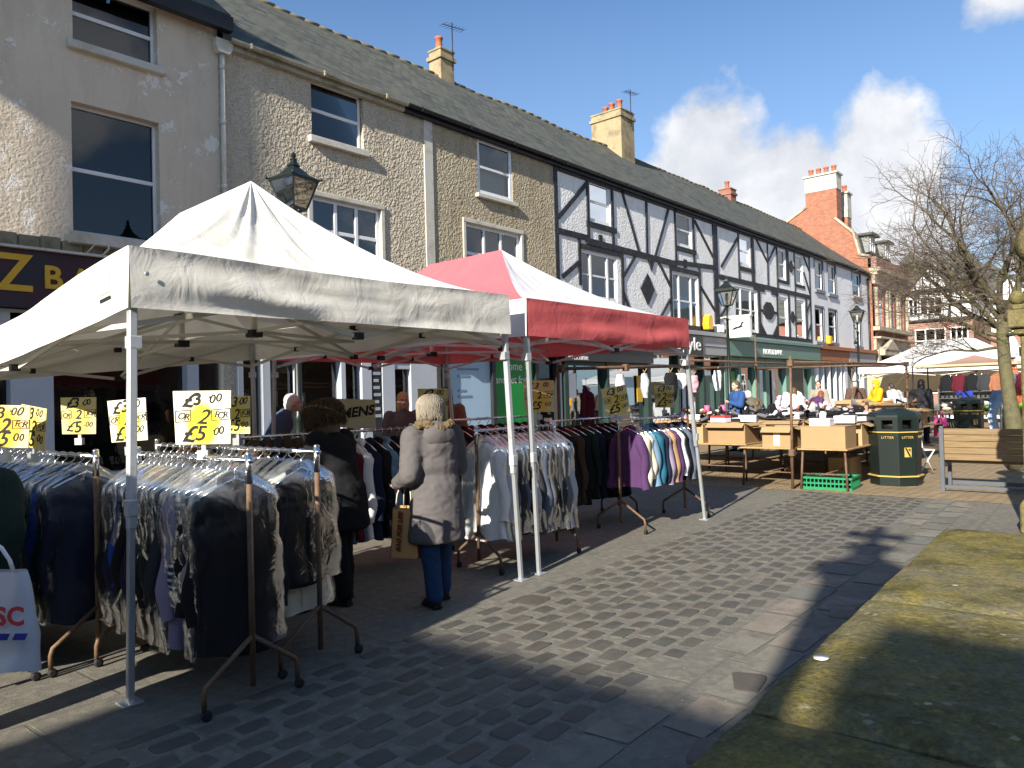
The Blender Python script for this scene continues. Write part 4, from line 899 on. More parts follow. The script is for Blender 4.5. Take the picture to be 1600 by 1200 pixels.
# ------------------------------------------------------------------ clothes
FAB = {}
def fab(n, c, **k):
    if n not in FAB: FAB[n] = m_fabric('cloth_' + n, c, **k)
    return FAB[n]
COL = dict(black=(.012, .012, .014), navy=(.014, .02, .042), charcoal=(.035, .037, .042), grey=(.13, .13, .14), darkgreen=(.016, .03, .024), brown=(.06, .04, .028), blue=(.02, .06, .28), purple=(.075, .034, .10),
           cream=(.62, .57, .44), white=(.72, .72, .72), sky=(.14, .24, .35), teal=(.02, .11, .17), lilac=(.26, .22, .31), maroon=(.09, .012, .022), rust=(.3, .13, .07), tan=(.36, .22, .13), pink=(.55, .3, .36), taupe=(.28, .25, .21), slate=(.09, .11, .15), lightgrey=(.42, .43, .46))
for k, c in COL.items(): fab(k, c)
fab('striped', (.03, .03, .035), stripes=((.45, .45, .47), 9.))
def garment_mesh(kind, seed):
    rg = random.Random(seed); L = dict(coat=1.0, jacket=.78, blouse=.68, fur=.85, knit=.74)[kind]
    wS = dict(coat=.215, jacket=.21, blouse=.2, fur=.22, knit=.2)[kind]; tk = dict(coat=.055, jacket=.05, blouse=.035, fur=.085, knit=.04)[kind]
    prof = [(-.115, .05, .03), (-.135, .085, .042), (-.16, .14, .045), (-.195, .19, tk * .9), (-.24, wS, tk), (-.33, wS * 1.0, tk * 1.15), (-.45, wS * .98, tk * 1.1), (-.6, wS * 1.02, tk * 1.05)]
    z = -.6
    while z > -L + .01: z = max(-L, z - .075); q = (-.6 - z) / .4; prof.append((z, wS * (1.02 + .14 * q), tk * (1.05 + .25 * q)))
    n = 40; ph = rg.uniform(0, 6); k1 = rg.choice([5, 6, 7]); g = MB()
    def ring(i, j):
        z, a, b = prof[i]; q = 2 * pi * j / n; t = clamp((-.25 - z) / (L - .25))
        fo = 1 + (.28 * t + .05) * sin(k1 * q + ph + 1.2 * sin(z * 5)) + .15 * fbm(cos(q) * 2 + seed, sin(q) * 2, z * 5, 3)
        x = a * math.copysign(abs(cos(q)) ** .75, cos(q)) * (1 + .02 * sin(z * 13 + ph)); y = b * math.copysign(abs(sin(q)) ** .85, sin(q)) * fo
        x += .012 * sin(z * 6 + ph) * t; y += .02 * t * sin(z * 4 + ph)
        return V((x, y, z + .02 * t * sin(q * 2 + ph)))
    vs = [ring(i, j) for i in range(len(prof)) for j in range(n)]
    fs = [(i * n + j, i * n + (j + 1) % n, (i + 1) * n + (j + 1) % n, (i + 1) * n + j) for i in range(len(prof) - 1) for j in range(n)]
    g.add(vs, fs, 0, True)
    # sleeves, crumpled tubes hanging from the shoulder points
    for s in (-1, 1):
        sl_ = dict(coat=.62, jacket=.58, blouse=.5, fur=.56, knit=.55)[kind]; pts = []; rs = []
        for i in range(13):
            u = i / 12; pts.append((s * (wS - .045 + .075 * u ** .6 + .012 * sin(u * 9 + ph)), .012 * sin(u * 7 + seed) - .015 * u, -.205 - sl_ * u)); rs.append(lerp(.068, .05, u) * (1 + .1 * sin(u * 17 + ph) * (.3 + u)) * (.55 if i == 0 else 1) * (1.2 if kind == 'fur' else 1))
        g.tube(pts, rs, 10, 0, True, False, flat=.8)
    if kind in ('jacket', 'coat'):
        for s in (-1, 1): g.add([(s * .012, -.062, -.44), (s * .05, -.055, -.15), (s * .10, -.058, -.2), (s * .095, -.07, -.29)], [(0, 1, 2, 3)], 0, False)
        g.tube([(-.075, .02, -.14), (-.05, .045, -.105), (0, .055, -.095), (.05, .045, -.105), (.075, .02, -.14)], [.018, .03, .033, .03, .018], 8, 0)
        g.bar((.0, -.066, -.42), (.0, -.075, -L + .02), .008, .004, 0)
    if kind == 'fur':
        g.tube([(-.1, -.02, -.16), (-.08, .04, -.1), (0, .06, -.08), (.08, .04, -.1), (.1, -.02, -.16)], [.04, .055, .06, .055, .04], 10, 0)
    if kind in ('blouse', 'knit'):
        g.tube([(-.07, 0, -.14), (-.04, .035, -.11), (0.04, .035, -.11), (.07, 0, -.14), (.0, -.05, -.17), (-.07, 0, -.14)], .014, 6, 0)
    return g
GM = {}
def hanger_mb():
    g = MB(); pts = [(.03 * cos(a), 0, .0 + .03 * sin(a) - .012) for a in [R(200 - i * 30) for i in range(9)]] + [(0.0, 0, -.05), (0, 0, -.1)]
    g.tube(pts, .0035, 5, 0); g.tube([(-.19, 0, -.185), (-.1, 0, -.14), (0, 0, -.1), (.1, 0, -.14), (.19, 0, -.185)], [.006, .009, .01, .009, .006], 6, 0); return g
def cover_mb(seed, L, full=True):
    g = MB(); n = 28; rows = 22
    def fn(u, v):
        q = 2 * pi * u; z = lerp(-.05, -L, v); t = v
        a = .045 + .2 * min(1, v * 7.) ** .8 + .03 * v; b = .03 + .06 * min(1, v * 6.) + .03 * v
        f = 1 + .17 * min(1, v * 3) * (1 - .75 * clamp(v * 4 - 3)) * fbm(cos(q) * 2.5 + seed, sin(q) * 2.5, z * 3.5, 4)
        return V((a * math.copysign(abs(cos(q)) ** .6, cos(q)) * (1 + .1 * fbm(z * 9, q, seed)), b * math.copysign(abs(sin(q)) ** .8, sin(q)) * f, z + .018 * fbm(cos(q) * 1.5, sin(q) * 1.5, seed) * v))
    g.grid(fn, n, rows, 0, True, True); return g
PROTO = {}
def proto(kind, var, cover):
    k = (kind, var, cover)
    if k in PROTO: return None, PROTO[k]
    L = dict(coat=1.0, jacket=.78, blouse=.68, fur=.85, knit=.74)[kind]
    nm = dict(coat='hanging_coat', jacket='hanging_jacket', blouse='hanging_blouse', fur='hanging_fur_coat', knit='hanging_jumper')[kind]
    t = thing(nm, 'x', kind, (0, 0, 0))
    if kind not in GM: GM[kind] = {}
    b = garment_mesh(kind, hash((kind, var)) % 97 if False else sum(map(ord, kind)) + 13 * var).build('cloth', FAB['black'], t, fix=False)
    hanger_mb().build('hanger', M['chrome'], t)
    if cover: cover_mb(var * 3.7 + len(kind), L - .01).build('plastic_cover', M['poly'], t, fix=False)
    PROTO[k] = t; return t, t
CATS = dict(coat='coat', jacket='jacket', blouse='blouse', fur='fur coat', knit='jumper')
def hang(kind, color, loc, rz, label, group, cover=False, var=None, s=1.):
    v = rnd.randrange(3) if var is None else var
    new, p = proto(kind, v, cover)
    o = p if new else dup(p, loc, rz)
    o.location = loc; o.rotation_euler = (0, 0, rz); o.scale = (s, s, s)
    o['label'] = label; o['category'] = CATS[kind]; o['group'] = group
    for ch in o.children:
        if ch.name.startswith('cloth'): setmat(ch, FAB[color])
    return o
def rack(label, p0, p1, z=1.28, spread=.27, mat='rust', rail='chrome', foot=True, ends=(True, True)):
    o = V((p0[0], p0[1], 0)); L = (V((*p1, 0)) - o); d = L.normalized(); n = V((-d.y, d.x, 0))
    t = thing('clothes_rack', label, 'clothes rack', o, 0, 'clothes racks under the gazebos')
    g = MB(); g.tube([V((0, 0, z)) - d * .03, L + V((0, 0, z)) + d * .03], .0135, 10); g.build('rail', M[rail], t)
    for k, b in enumerate((V((0, 0, 0)), L)):
        if not ends[k]: continue
        g = MB(); g.tube([b + V((0, 0, .1)), b + V((0, 0, z - .1))], .016, 10); up = g.build('upright', M[mat], t)
        g = MB(); g.tube([b + V((0, 0, z - .12)), b + V((0, 0, z + .035))], .019, 10); g.ell(b + V((0, 0, z + .035)), (.02, .02, .012)); g.build('chrome_cap', M['chrome'], up)
        for s in (-1, 1):
            e = b + n * s * spread
            g = MB(); g.tube([b + V((0, 0, .36)), b + n * s * spread * .8 + V((0, 0, .2)), e - n * s * .012 + V((0, 0, .17)), e + V((0, 0, .13)), e + V((0, 0, .05))], .014, 8); lg = g.build('leg', M[mat], t)
            g = MB(); g.lathe([(.012, -.012), (.026, -.012), (.026, .012), (.012, .012)], 12, 0, True, Matrix.Translation(e + V((.01, 0, .027))) @ Matrix.Rotation(pi / 2, 4, 'X')); g.build('castor', M['rubber'], lg)
    return t
GC = 'clothes hanging on market racks'
def fill(desc, p0, p1, specs, z=1.28, rzoff=0., cover=True, jit=.02, endname='front', s=1.):
    a = V((*p0, z)); b = V((*p1, z)); d = (b - a); ang = math.atan2(d.y, d.x) - pi / 2
    n = len(specs)
    for i, sp in enumerate(specs):
        kind, colr = sp[0], sp[1]; cov = sp[2] if len(sp) > 2 else cover
        p = a.lerp(b, (i + .5) / n); nm = CATS[kind]
        cn = dict(darkgreen='dark green', lightgrey='light grey', sky='pale blue', striped='striped').get(colr, colr)
        lab = f"{cn} {nm}{' in plastic' if cov else ''}, {ORD[i]} from the {endname} end of the {desc}"
        hang(kind, colr, (p.x + rnd.uniform(-.008, .008), p.y, p.z), ang + rzoff + rnd.uniform(-.12, .12), lab, GC, cov, None, s * rnd.uniform(.97, 1.03))
rack('rusty clothes rack nearest the camera with front end post and castors', (2.10, 3.66), (2.08, 4.96))
fill('nearest front rack', (2.10, 3.76), (2.08, 4.92), [('coat', 'black'), ('knit', 'taupe'), ('jacket', 'black'), ('knit', 'striped'), ('coat', 'lilac'), ('coat', 'black'), ('coat', 'charcoal'), ('jacket', 'darkgreen'), ('coat', 'black'), ('jacket', 'charcoal'), ('coat', 'maroon'), ('coat', 'navy'), ('coat', 'black'), ('jacket', 'blue'), ('coat', 'navy'), ('coat', 'black')], cover=True)
rack('rusty clothes rack just right of the nearest one, dark coat at its front', (2.66, 3.86), (2.66, 6.0))
fill('second front rack', (2.66, 3.97), (2.66, 5.92), [(('jacket', 'coat')[i % 3 > 0], c) for i, c in enumerate(['black', 'cream', 'navy', 'black', 'charcoal', 'black', 'darkgreen', 'maroon', 'navy', 'black', 'slate', 'black', 'brown', 'charcoal', 'black', 'navy', 'black', 'darkgreen', 'black', 'charcoal'])], cover=True)
rack('short clothes rack at the left behind the gazebo leg', (1.84, 5.0), (1.78, 6.6))
fill('left short rack', (1.84, 5.08), (1.78, 6.52), [('coat', 'navy'), ('coat', 'darkgreen'), ('jacket', 'blue'), ('coat', 'darkgreen'), ('coat', 'black'), ('coat', 'navy'), ('jacket', 'slate'), ('coat', 'black'), ('coat', 'navy'), ('coat', 'black'), ('coat', 'darkgreen'), ('coat', 'charcoal')], cover=True)
rack('clothes rack at far left edge behind the shopper with carrier bag', (1.22, 5.0), (1.16, 6.4), ends=(True, True))
fill('far left rack', (1.22, 5.1), (1.16, 6.3), [('coat', c) for c in ('darkgreen', 'black', 'navy', 'darkgreen', 'black', 'slate', 'navy', 'black', 'darkgreen')], cover=True)
rack('middle clothes rack with furry brown coats along its left half', (3.2, 5.75), (5.0, 5.65), z=1.30)
fill('middle rack', (3.25, 5.75), (4.98, 5.65), [('fur', 'brown'), ('fur', 'brown'), ('fur', 'charcoal'), ('fur', 'brown'), ('fur', 'brown'), ('coat', 'black'), ('coat', 'charcoal'), ('coat', 'navy'), ('coat', 'black'), ('coat', 'slate'), ('coat', 'maroon'), ('coat', 'white'), ('coat', 'navy'), ('coat', 'black'), ('coat', 'sky'), ('coat', 'black'), ('coat', 'charcoal'), ('coat', 'navy')], z=1.30, cover=False, endname='left')
rack('clothes rack of pale garments in shiny plastic by the grey coated woman', (4.98, 4.74), (6.12, 4.72))
fill('pale plastic rack', (5.05, 4.74), (6.1, 4.72), [('coat', c) for c in ('white', 'lightgrey', 'grey', 'charcoal', 'slate', 'black', 'lightgrey', 'charcoal', 'slate', 'grey', 'black', 'charcoal', 'grey', 'lightgrey')], cover=True, endname='left')
rack('clothes rack of dark coats at the back of the red gazebo', (5.5, 5.9), (7.2, 5.95), z=1.34)
fill('back dark rack', (5.55, 5.9), (7.15, 5.95), [('coat', 'maroon'), ('coat', 'brown'), ('coat', 'black'), ('coat', 'maroon'), ('coat', 'black'), ('coat', 'brown'), ('coat', 'black'), ('coat', 'charcoal'), ('coat', 'black'), ('coat', 'maroon')], z=1.34, cover=False, endname='left')
rack('clothes rack of black jackets left of the purple jacket', (7.0, 5.45), (8.5, 5.5))
fill('black jacket rack', (7.05, 5.45), (8.45, 5.5), [('coat', 'black'), ('coat', 'brown'), ('coat', 'black'), ('coat', 'darkgreen'), ('coat', 'navy'), ('coat', 'black'), ('coat', 'black'), ('coat', 'navy')], cover=False, endname='left')
rack('clothes rack with purple jacket at its near end under red gazebo', (7.36, 4.74), (8.75, 4.66), spread=.33)
fill('purple jacket rack', (7.5, 4.74), (8.72, 4.66), [('jacket', 'purple'), ('jacket', 'cream'), ('blouse', 'cream'), ('jacket', 'sky'), ('jacket', 'teal'), ('jacket', 'navy'), ('jacket', 'lilac'), ('jacket', 'tan'), ('jacket', 'purple'), ('blouse', 'white'), ('jacket', 'black'), ('jacket', 'slate'), ('jacket', 'black')], cover=False, endname='near')
# ------------------------------------------------------------------ price cards
def card_mat(name, edge, mid):
    t = NT(name); co = t.co()
    gx = t.n('ShaderNodeTexGradient'); gx.gradient_type = 'SPHERICAL'
    mp = t.n('ShaderNodeMapping'); mp.inputs['Scale'].default_value = (6., 1., 4.6); mp.inputs['Location'].default_value = (0, 0, -.78); tc_ = t.n('ShaderNodeTexCoord'); t.l(tc_.outputs['Object'], mp.inputs[0]); t.l(mp.outputs[0], gx.inputs[0])
    f = t.math('MULTIPLY_ADD', t.noise(co, 14., 3), .5, t.math('MULTIPLY', gx.outputs['Fac'], 1.2))
    c = t.mix(t.ramp(f, (.62, (0, 0, 0)), (.92, (1, 1, 1))), edge, mid)
    return t.done(t.bsdf(c, .55, None, .3))
M['card_a'] = card_mat('white_card_yellow_middle', (.80, .77, .58), (.85, .66, .03))
M['card_b'] = card_mat('shaded_yellow_card', (.62, .55, .25), (.62, .5, .1))  # duller copy for cards under the canopies, shade put into the colour
M['card_c'] = card_mat('amber_card', (.8, .66, .3), (.82, .5, .04))
def price(loc, rz, label, w_=.29, h_=.32, m='card_a', tilt=0., slim=False, post=.06):
    t = thing('price_card', label, 'price sign', loc, rz, 'handwritten price cards on the racks')
    c = MB(); c.prism([(-w_ / 2 * .93, post), (w_ / 2 * .95, post - .005), (w_ / 2, post + h_), (-w_ / 2, post + h_ + .004)], -.004, .004)
    cd = c.build('card', M[m], t, bev=.002)
    g = MB(); g.box(-.012, .012, .005, .022, -.02, post + h_ * .6); g.box(-.03, .03, -.016, .026, -.03, .025); g.build('clip_post', M['galv'], t)
    jr = random.Random(int(loc[0] * 977 + loc[1] * 131))
    def tx(s_, x, z, sz, b=.0022, sh=.25):
        for k, chx in enumerate(s_):      # each character drawn by hand, never twice the same
            wch = sz * (.5 if chx != '·' else .3) * (1.05 if len(s_) < 3 else .98)
            text(chx, sz * jr.uniform(.9, 1.12), M['ink'], Matrix.Translation((x * w_ + (k - (len(s_) - 1) / 2) * wch + jr.uniform(-.003, .003), -.0052 - .0001 * k, post + z * h_ + jr.uniform(-.006, .006))) @ FACE @ Matrix.Rotation(jr.uniform(-.12, .1), 4, 'Z'), cd, .0006, sh + jr.uniform(-.12, .15), b * jr.uniform(.5, 1.4))
    tx('£3', -.17, .83, .105); tx('·00', .17, .86, .07, .0008)
    tx('OR', -.33, .52, .052, .0008); tx('2', .0, .51, .11); tx('FOR', .32, .54, .05, .0008)
    tx('£5', -.14, .19, .125); tx('·00', .22, .24, .065, .0008)
    b = MB()
    for x0, x1, z0, z1 in ((-.46, -.2, .42, .63), (.16, .48, .44, .64)):
        for a_, b_ in (((x0, z0), (x1, z0 + .02)), ((x1, z0 + .02), (x1, z1 + .02)), ((x1, z1 + .02), (x0, z1)), ((x0, z1), (x0, z0))):
            b.bar((a_[0] * w_, -.0055, post + a_[1] * h_), (b_[0] * w_, -.0055, post + b_[1] * h_), .004, .001, up=(0, 1, 0))
    b.build('marker_box', M['ink'], cd)
    if tilt: t.rotation_euler = (0, tilt, rz)
    return t
LOOK = R(-49)     # cards mostly face the walkway
price((2.09, 4.13, 1.30), R(-46), 'white card, big yellow patch, £3.00 or 2 for £5, on nearest rack', .325, .30)
price((2.08, 5.08, 1.30), R(-62), 'bright price card half hidden behind the white gazebo leg', .29, .27, 'card_a', R(-4))
price((2.37, 6.78, 1.31), R(-50), 'dull yellow price card on the dark shop window, left of gazebo leg', .3, .30, 'card_b')
price((1.42, 5.25, 1.30), R(-46), 'amber price card at the left edge of the photo', .3, .25, 'card_c', R(2))
price((1.62, 5.42, 1.28), R(-80), 'shaded yellow price card just right of the amber one', .3, .26, 'card_b', R(6))
price((2.95, 5.3, 1.30), R(-70), 'shaded yellow price card behind the brightest card', .26, .28, 'card_b')
price((4.98, 5.3, 1.32), R(-50), 'yellow price card behind the grey coated woman head', .29, .30, 'card_b')
price((6.8, 5.45, 1.34), R(-44), 'pale yellow price card seen between the two gazebo legs', .36, .36, 'card_b')
price((7.36, 4.72, 1.30), R(-44), 'tilted yellow price card above the purple jacket', .30, .31, 'card_b', R(-10))
price((8.9, 5.0, 1.33), R(-44), 'pale yellow price card right of the tilted one, beside shoe stall', .27, .29, 'card_b')
t = thing('card_sign', 'cream card lettered MENS on the middle rack', 'sign', (4.6, 6.0, 1.30), R(-44))
g = MB(); g.prism([(-.19, .03), (.19, .0), (.19, .29), (-.19, .31)], -.004, .004); cd = g.build('card', pm('cream_card', (.5, .46, .33), .7, .1), t)
text('MENS', .13, M['ink'], Matrix.Translation((.01, -.0052, .17)) @ FACE @ Matrix.Rotation(R(6), 4, 'Z'), cd, .0006, .25, .005)
g = MB(); g.box(-.012, .012, .005, .02, -.05, .2); g.build('clip_post', M['galv'], t)
# ------------------------------------------------------------------ shoe stalls
def table(label, x0, x1, y0, y1, z=.65, trestle=False):
    cx, cy_ = (x0 + x1) / 2, (y0 + y1) / 2; t = thing('market_table', label, 'table', (cx, cy_, 0), 0, 'stall tables in a row')
    w_, d_ = (x1 - x0) / 2, (y1 - y0) / 2
    g = MB(); g.box(-w_, w_, -d_, d_, z - .025, z); g.build('tabletop', M['tablewood'], t, bev=.004)
    for sx in (-1, 1):
        for sy in (-1, 1):
            g = MB(); g.tube([(sx * (w_ - .08), sy * (d_ - .06), z - .025), (sx * (w_ - .05), sy * (d_ - .03), 0)], .019, 8); g.build('leg', M['rust'], t)
    g = MB()
    for sx in (-1, 1): g.tube([(sx * (w_ - .07), -d_ + .05, .25), (sx * (w_ - .07), d_ - .05, .25)], .012, 6)
    g.tube([(-w_ + .07, 0, .25), (w_ - .07, 0, .25)], .012, 6); g.build('brace', M['rust'], t)
    return t
ST = 'cardboard boxes on the shoe stall'
def carton(label, x0, x1, y0, y1, z0, h, rz=0., open_=True, tape=False, flap=.16, fill_=None):
    t = thing('cardboard_box', label, 'box', ((x0 + x1) / 2, (y0 + y1) / 2, z0), rz, ST)
    a, b = (x1 - x0) / 2, (y1 - y0) / 2; th = .006
    g = MB(); g.box(-a, a, -b, b, 0, th)
    g.box(-a, -a + th, -b, b, th, h); g.box(a - th, a, -b, b, th, h); g.box(-a + th, a - th, -b, -b + th, th, h); g.box(-a + th, a - th, b - th, b, th, h)
    if not open_: g.box(-a - .004, a + .004, -b - .004, b + .004, h, h + .008)
    for i in range(2): z = h * (.3 + .4 * i); g.box(-a - .001, -a, -b, b, z, z + .003)
    bx = g.build('carton', M['card'], t, bev=.003)
    if open_:
        for k, (p0, p1, n) in enumerate((((-a, -b), (-a, b), (-1, 0)), ((a, -b), (a, b), (1, 0)), ((-a, -b), (a, -b), (0, -1)), ((-a, b), (a, b), (0, 1)))):
            an = rnd.uniform(-.75, .15); f = rnd.uniform(.8, 1) * flap; dx, dz = n[0] * f * cos(an), f * sin(an); dy = n[1] * f * cos(an)
            g = MB(); v = [V((*p0, h)), V((*p1, h)), V((p1[0] + dx, p1[1] + dy, h + dz)), V((p0[0] + dx, p0[1] + dy, h + dz))]
            if abs(n[0]): sk = rnd.uniform(-.02, .02); v[2].y += sk; v[3].y += sk
            o = V((0, 0, .005)); g.add([*v, *[q + o for q in v]], [(0, 1, 2, 3), (7, 6, 5, 4), (0, 4, 5, 1), (1, 5, 6, 2), (2, 6, 7, 3), (3, 7, 4, 0)]); g.build('flap', M['card_in'], t)
    if tape:
        g = MB(); g.box(-a - .003, -a - .001, -.05, .05, .03, h - .01); g.build('tape', M['white'], t)
    return t
def shoebox(label, x, y, z, rz=0., s=(.31, .19, .115), m='shoebox', lid=None):
    t = thing('shoe_box', label, 'shoe box', (x, y, z), rz, 'shoe boxes on the shoe stall')
    g = MB(); g.box(-s[0] / 2, s[0] / 2, -s[1] / 2, s[1] / 2, 0, s[2] * .98); g.build('base', M[m], t, bev=.003)
    g = MB(); g.box(-s[0] / 2 - .004, s[0] / 2 + .004, -s[1] / 2 - .004, s[1] / 2 + .004, s[2] * .7, s[2] * 1.02); g.build('lid', M[lid or m], t, bev=.003)
    return t
def shoe_mesh(v):
    g = MB(); L = .27; n = 14
    secs = [(-.13, .028, .0, .085), (-.11, .036, .0, .1), (-.06, .035, .0, .09), (-.01, .034, .0, .07), (.05, .042, .0, .055), (.1, .04, .0, .045), (.13, .024, .0, .032), (.138, .008, .0, .018)]
    if v == 1: secs = [(x, w_, a, b + (.12 if x < -.02 else .05 * (x < .03))) for x, w_, a, b in secs]
    if v == 2: secs = [(x, w_ * .85, max(0, .055 * clamp((-x + .05) / .15)), b * .8 + max(0, .055 * clamp((-x + .05) / .15))) for x, w_, a, b in secs]
    vs = []
    for x, w_, a, b in secs:
        for j in range(n):
            q = 2 * pi * j / n; vs.append((x, w_ * cos(q), lerp(a, b, (.5 + .5 * sin(q)) ** (.8 if sin(q) > 0 else .6))))
    k = len(secs); fs = [(i * n + j, i * n + (j + 1) % n, (i + 1) * n + (j + 1) % n, (i + 1) * n + j) for i in range(k - 1) for j in range(n)]
    fs += [tuple(range(n - 1, -1, -1)), tuple((k - 1) * n + j for j in range(n))]
    g.add(vs, fs, 0, True)
    g.prism([(-.135, -.03), (-.05, -.03), (.0, -.028), (.06, -.042), (.12, -.03), (.142, 0), (.12, .03), (.06, .042), (0, .028), (-.05, .03), (-.135, .03)], -.012, .006, 1, axis='z')
    if v == 2: g.box(-.128, -.1, -.014, .014, -.012, .06, 1)
    return g
SHM = {}
def shoe(x, y, z, rz, color, v, rx=0.):
    if v not in SHM:
        SHM[v] = shoe_mesh(v).build('shoe', [FAB['black'], M['rubber']]); o = SHM[v]
    else: o = SHM[v].copy(); C.objects.link(o)
    o.location = (x, y, z + .012); o.rotation_euler = (rx, 0, rz); setmat(o, FAB[color])
    cn = dict(darkgreen='dark green', lightgrey='light grey', sky='pale blue').get(color, color)
    tag(o, f"{cn} {('flat shoe', 'ankle boot', 'heeled shoe')[v]} heaped among other shoes on the stall", 'shoe', 'shoes heaped on the market stall'); return o
# front end of the stall, seen end-on, and its long side going back
table('near right stall table with a closed brown carton on it', 11.95, 13.75, 3.62, 4.38)
table('near left stall table under the carton with a white tape strip', 11.98, 13.75, 4.46, 5.35)
table('left stall table behind red gazebo leg with shaded cartons', 12.6, 14.4, 5.5, 7.1)
table('second stall table behind the litter bin', 13.95, 16., 3.62, 4.5)
table('middle stall table heaped with shoes', 14., 17., 4.6, 6.6, .8)
table('back left stall table heaped with shoes and pink boots', 14.6, 17.5, 6.75, 8.6, .8)
table('third stall table along the paving beyond the bins', 16.2, 19., 3.7, 5., .75)
table('far stall table with white boxes', 17.2, 20.5, 5.2, 7.4, .85)
table('far back stall table piled with brown goods', 20., 24., 4.6, 7.6, .8)
table('far stall table with white cloth before person in orange', 24.6, 27.5, 6.4, 8., .85)
carton('closed brown carton with creased front at the near stall corner', 12.0, 12.55, 3.66, 4.33, .65, .34, open_=False)
carton('open carton with a white tape strip between the two poles', 12.05, 12.6, 4.5, 4.98, .65, .33, tape=True)
carton('long shaded carton behind the red gazebo leg', 12.68, 13.3, 5.55, 6.25, .65, .36)
carton('leftmost carton partly behind the red gazebo leg', 12.68, 13.3, 6.35, 7.05, .65, .35)
carton('open carton second from the near corner along the right side', 12.85, 13.3, 3.66, 4.25, .65, .36)
carton('carton third along the right side, beside the bin', 13.4, 13.75, 3.66, 4.2, .65, .36)
carton('carton fourth along the right side, behind the bin', 14.0, 14.6, 3.68, 4.3, .65, .36)
carton('carton fifth along the right side, behind the bin', 14.75, 15.4, 3.68, 4.3, .65, .38)
carton('open carton right behind the tape strip carton', 12.75, 13.35, 4.55, 5.2, .65, .40)
carton('large carton left of bin top, under shoes', 13.4, 13.75, 4.55, 5.3, .65, .40)
carton('carton right of the near bin with upright flap', 16.3, 16.9, 3.75, 4.3, .75, .38)
carton('carton with slatted side right of the near bin', 17., 17.8, 3.75, 4.4, .75, .36)
carton('carton under the middle stall table', 13.0, 13.6, 3.9, 4.25, .0, .42, open_=False)
carton('brown carton far back beside the dark haired woman', 20.1, 20.8, 4.7, 5.4, .8, .36)
carton('brown carton far back below the person in orange', 21.5, 22.3, 5.6, 6.4, .8, .36)
carton('crumpled carton atop the brown goods at back', 22.6, 23.4, 6.4, 7.2, .8, .42)
for lab, x, y, z, rz_, m_, l_ in (('long white shoe box on the near corner carton', 12.16, 4.06, .998, R(90), 'shoebox', None), ('white shoe box right of the long one', 12.7, 3.86, 1.02, R(95), 'shoebox', None), ('white shoe box with red lid on the shaded carton', 12.9, 6.1, 1.02, R(80), 'shoebox', 'red_paint'),
    ('plain white shoe box right of the red lidded one', 13.2, 5.7, 1.02, R(100), 'shoebox', None), ('small white shoe box with dark end panel beside the bin', 13.2, 3.86, 1.03, R(60), 'shoebox', 'fascia_dark'), ('white shoe box above the tape strip carton', 13.5, 5.0, 1.06, R(85), 'shoebox', None),
    ('white shoe box with dark stripes left of the bin top', 14.2, 3.95, 1.02, R(88), 'shoebox', None), ('small square white box among the shoes at left', 14.9, 7.6, .98, R(70), 'shoebox', None), ('white shoe box beside the orange box', 15.2, 6.0, .98, R(95), 'shoebox', None), ('orange box in the middle of the shoe heap', 15.4, 6.3, .98, R(80), 'orange_sign', None),
    ('white shoe box on top of the heap near the brown coat', 16., 5.4, 1.0, R(60), 'shoebox', None), ('flat white box lid lying over shoes, right side', 14.8, 4.9, 1.0, R(30), 'shoebox', None), ('pale box on the far white stall table', 18.2, 6., .86, R(80), 'shoebox', None), ('pale box beside another on far table', 18.8, 5.6, .86, R(60), 'shoebox', None), ('white box on third table by pink bag', 17.9, 4.6, .76, R(20), 'shoebox', None)):
    shoebox(lab, x, y, z, rz_, m=m_, lid=l_)
# trays that lift the shoes, then the shoes
for i, (x0, x1, y0, y1, z0, h) in enumerate(((14.05, 16.9, 4.65, 6.5, .8, .2), (14.7, 17.4, 6.8, 8.5, .8, .17), (17.3, 20.4, 5.3, 7.3, .85, .12), (20.9, 23.9, 4.7, 7.5, .8, .1))):
    g = MB(); g.box(x0, x1, y0, y1, z0 + .002, z0 + h); o = g.build('display_tray', M['card_in']); tag(o, ('low cardboard tray under the shoes of the middle stall table', 'low cardboard tray under shoes at the left back table', 'low cardboard tray on the far stall table', 'low cardboard tray under brown goods far back')[i], 'tray')
cols = ['black'] * 7 + ['brown', 'navy', 'charcoal', 'white', 'white', 'cream', 'maroon', 'pink', 'tan', 'grey', 'rust', 'lightgrey', 'slate']
def heap(n, x0, x1, y0, y1, z, dz):
    for i in range(n):
        x, y = rnd.uniform(x0, x1), rnd.uniform(y0, y1)
        shoe(x, y, z + rnd.random() ** 1.6 * dz, rnd.uniform(0, 6.28), rnd.choice(cols), rnd.choice([0, 0, 1, 2, 0]), rnd.choice([0, 0, 0, 1.3, -.4]))
heap(62, 14.1, 16.8, 4.7, 6.4, 1.0, .16); heap(52, 14.8, 17.3, 6.9, 8.4, .97, .16); heap(34, 17.4, 20.3, 5.4, 7.2, .97, .12); heap(30, 21., 23.8, 4.8, 7.4, .9, .25)
heap(12, 14.0, 15.9, 4.3, 4.5, .95, .1); heap(10, 13.6, 15.8, 3.8, 4.4, 1.03, .08); heap(14, 12.8, 13.7, 4.7, 5.3, 1.05, .07); heap(12, 12.8, 14.2, 5.6, 6.9, 1.02, .05); heap(14, 16.4, 18.8, 3.8, 4.9, .78, .3)
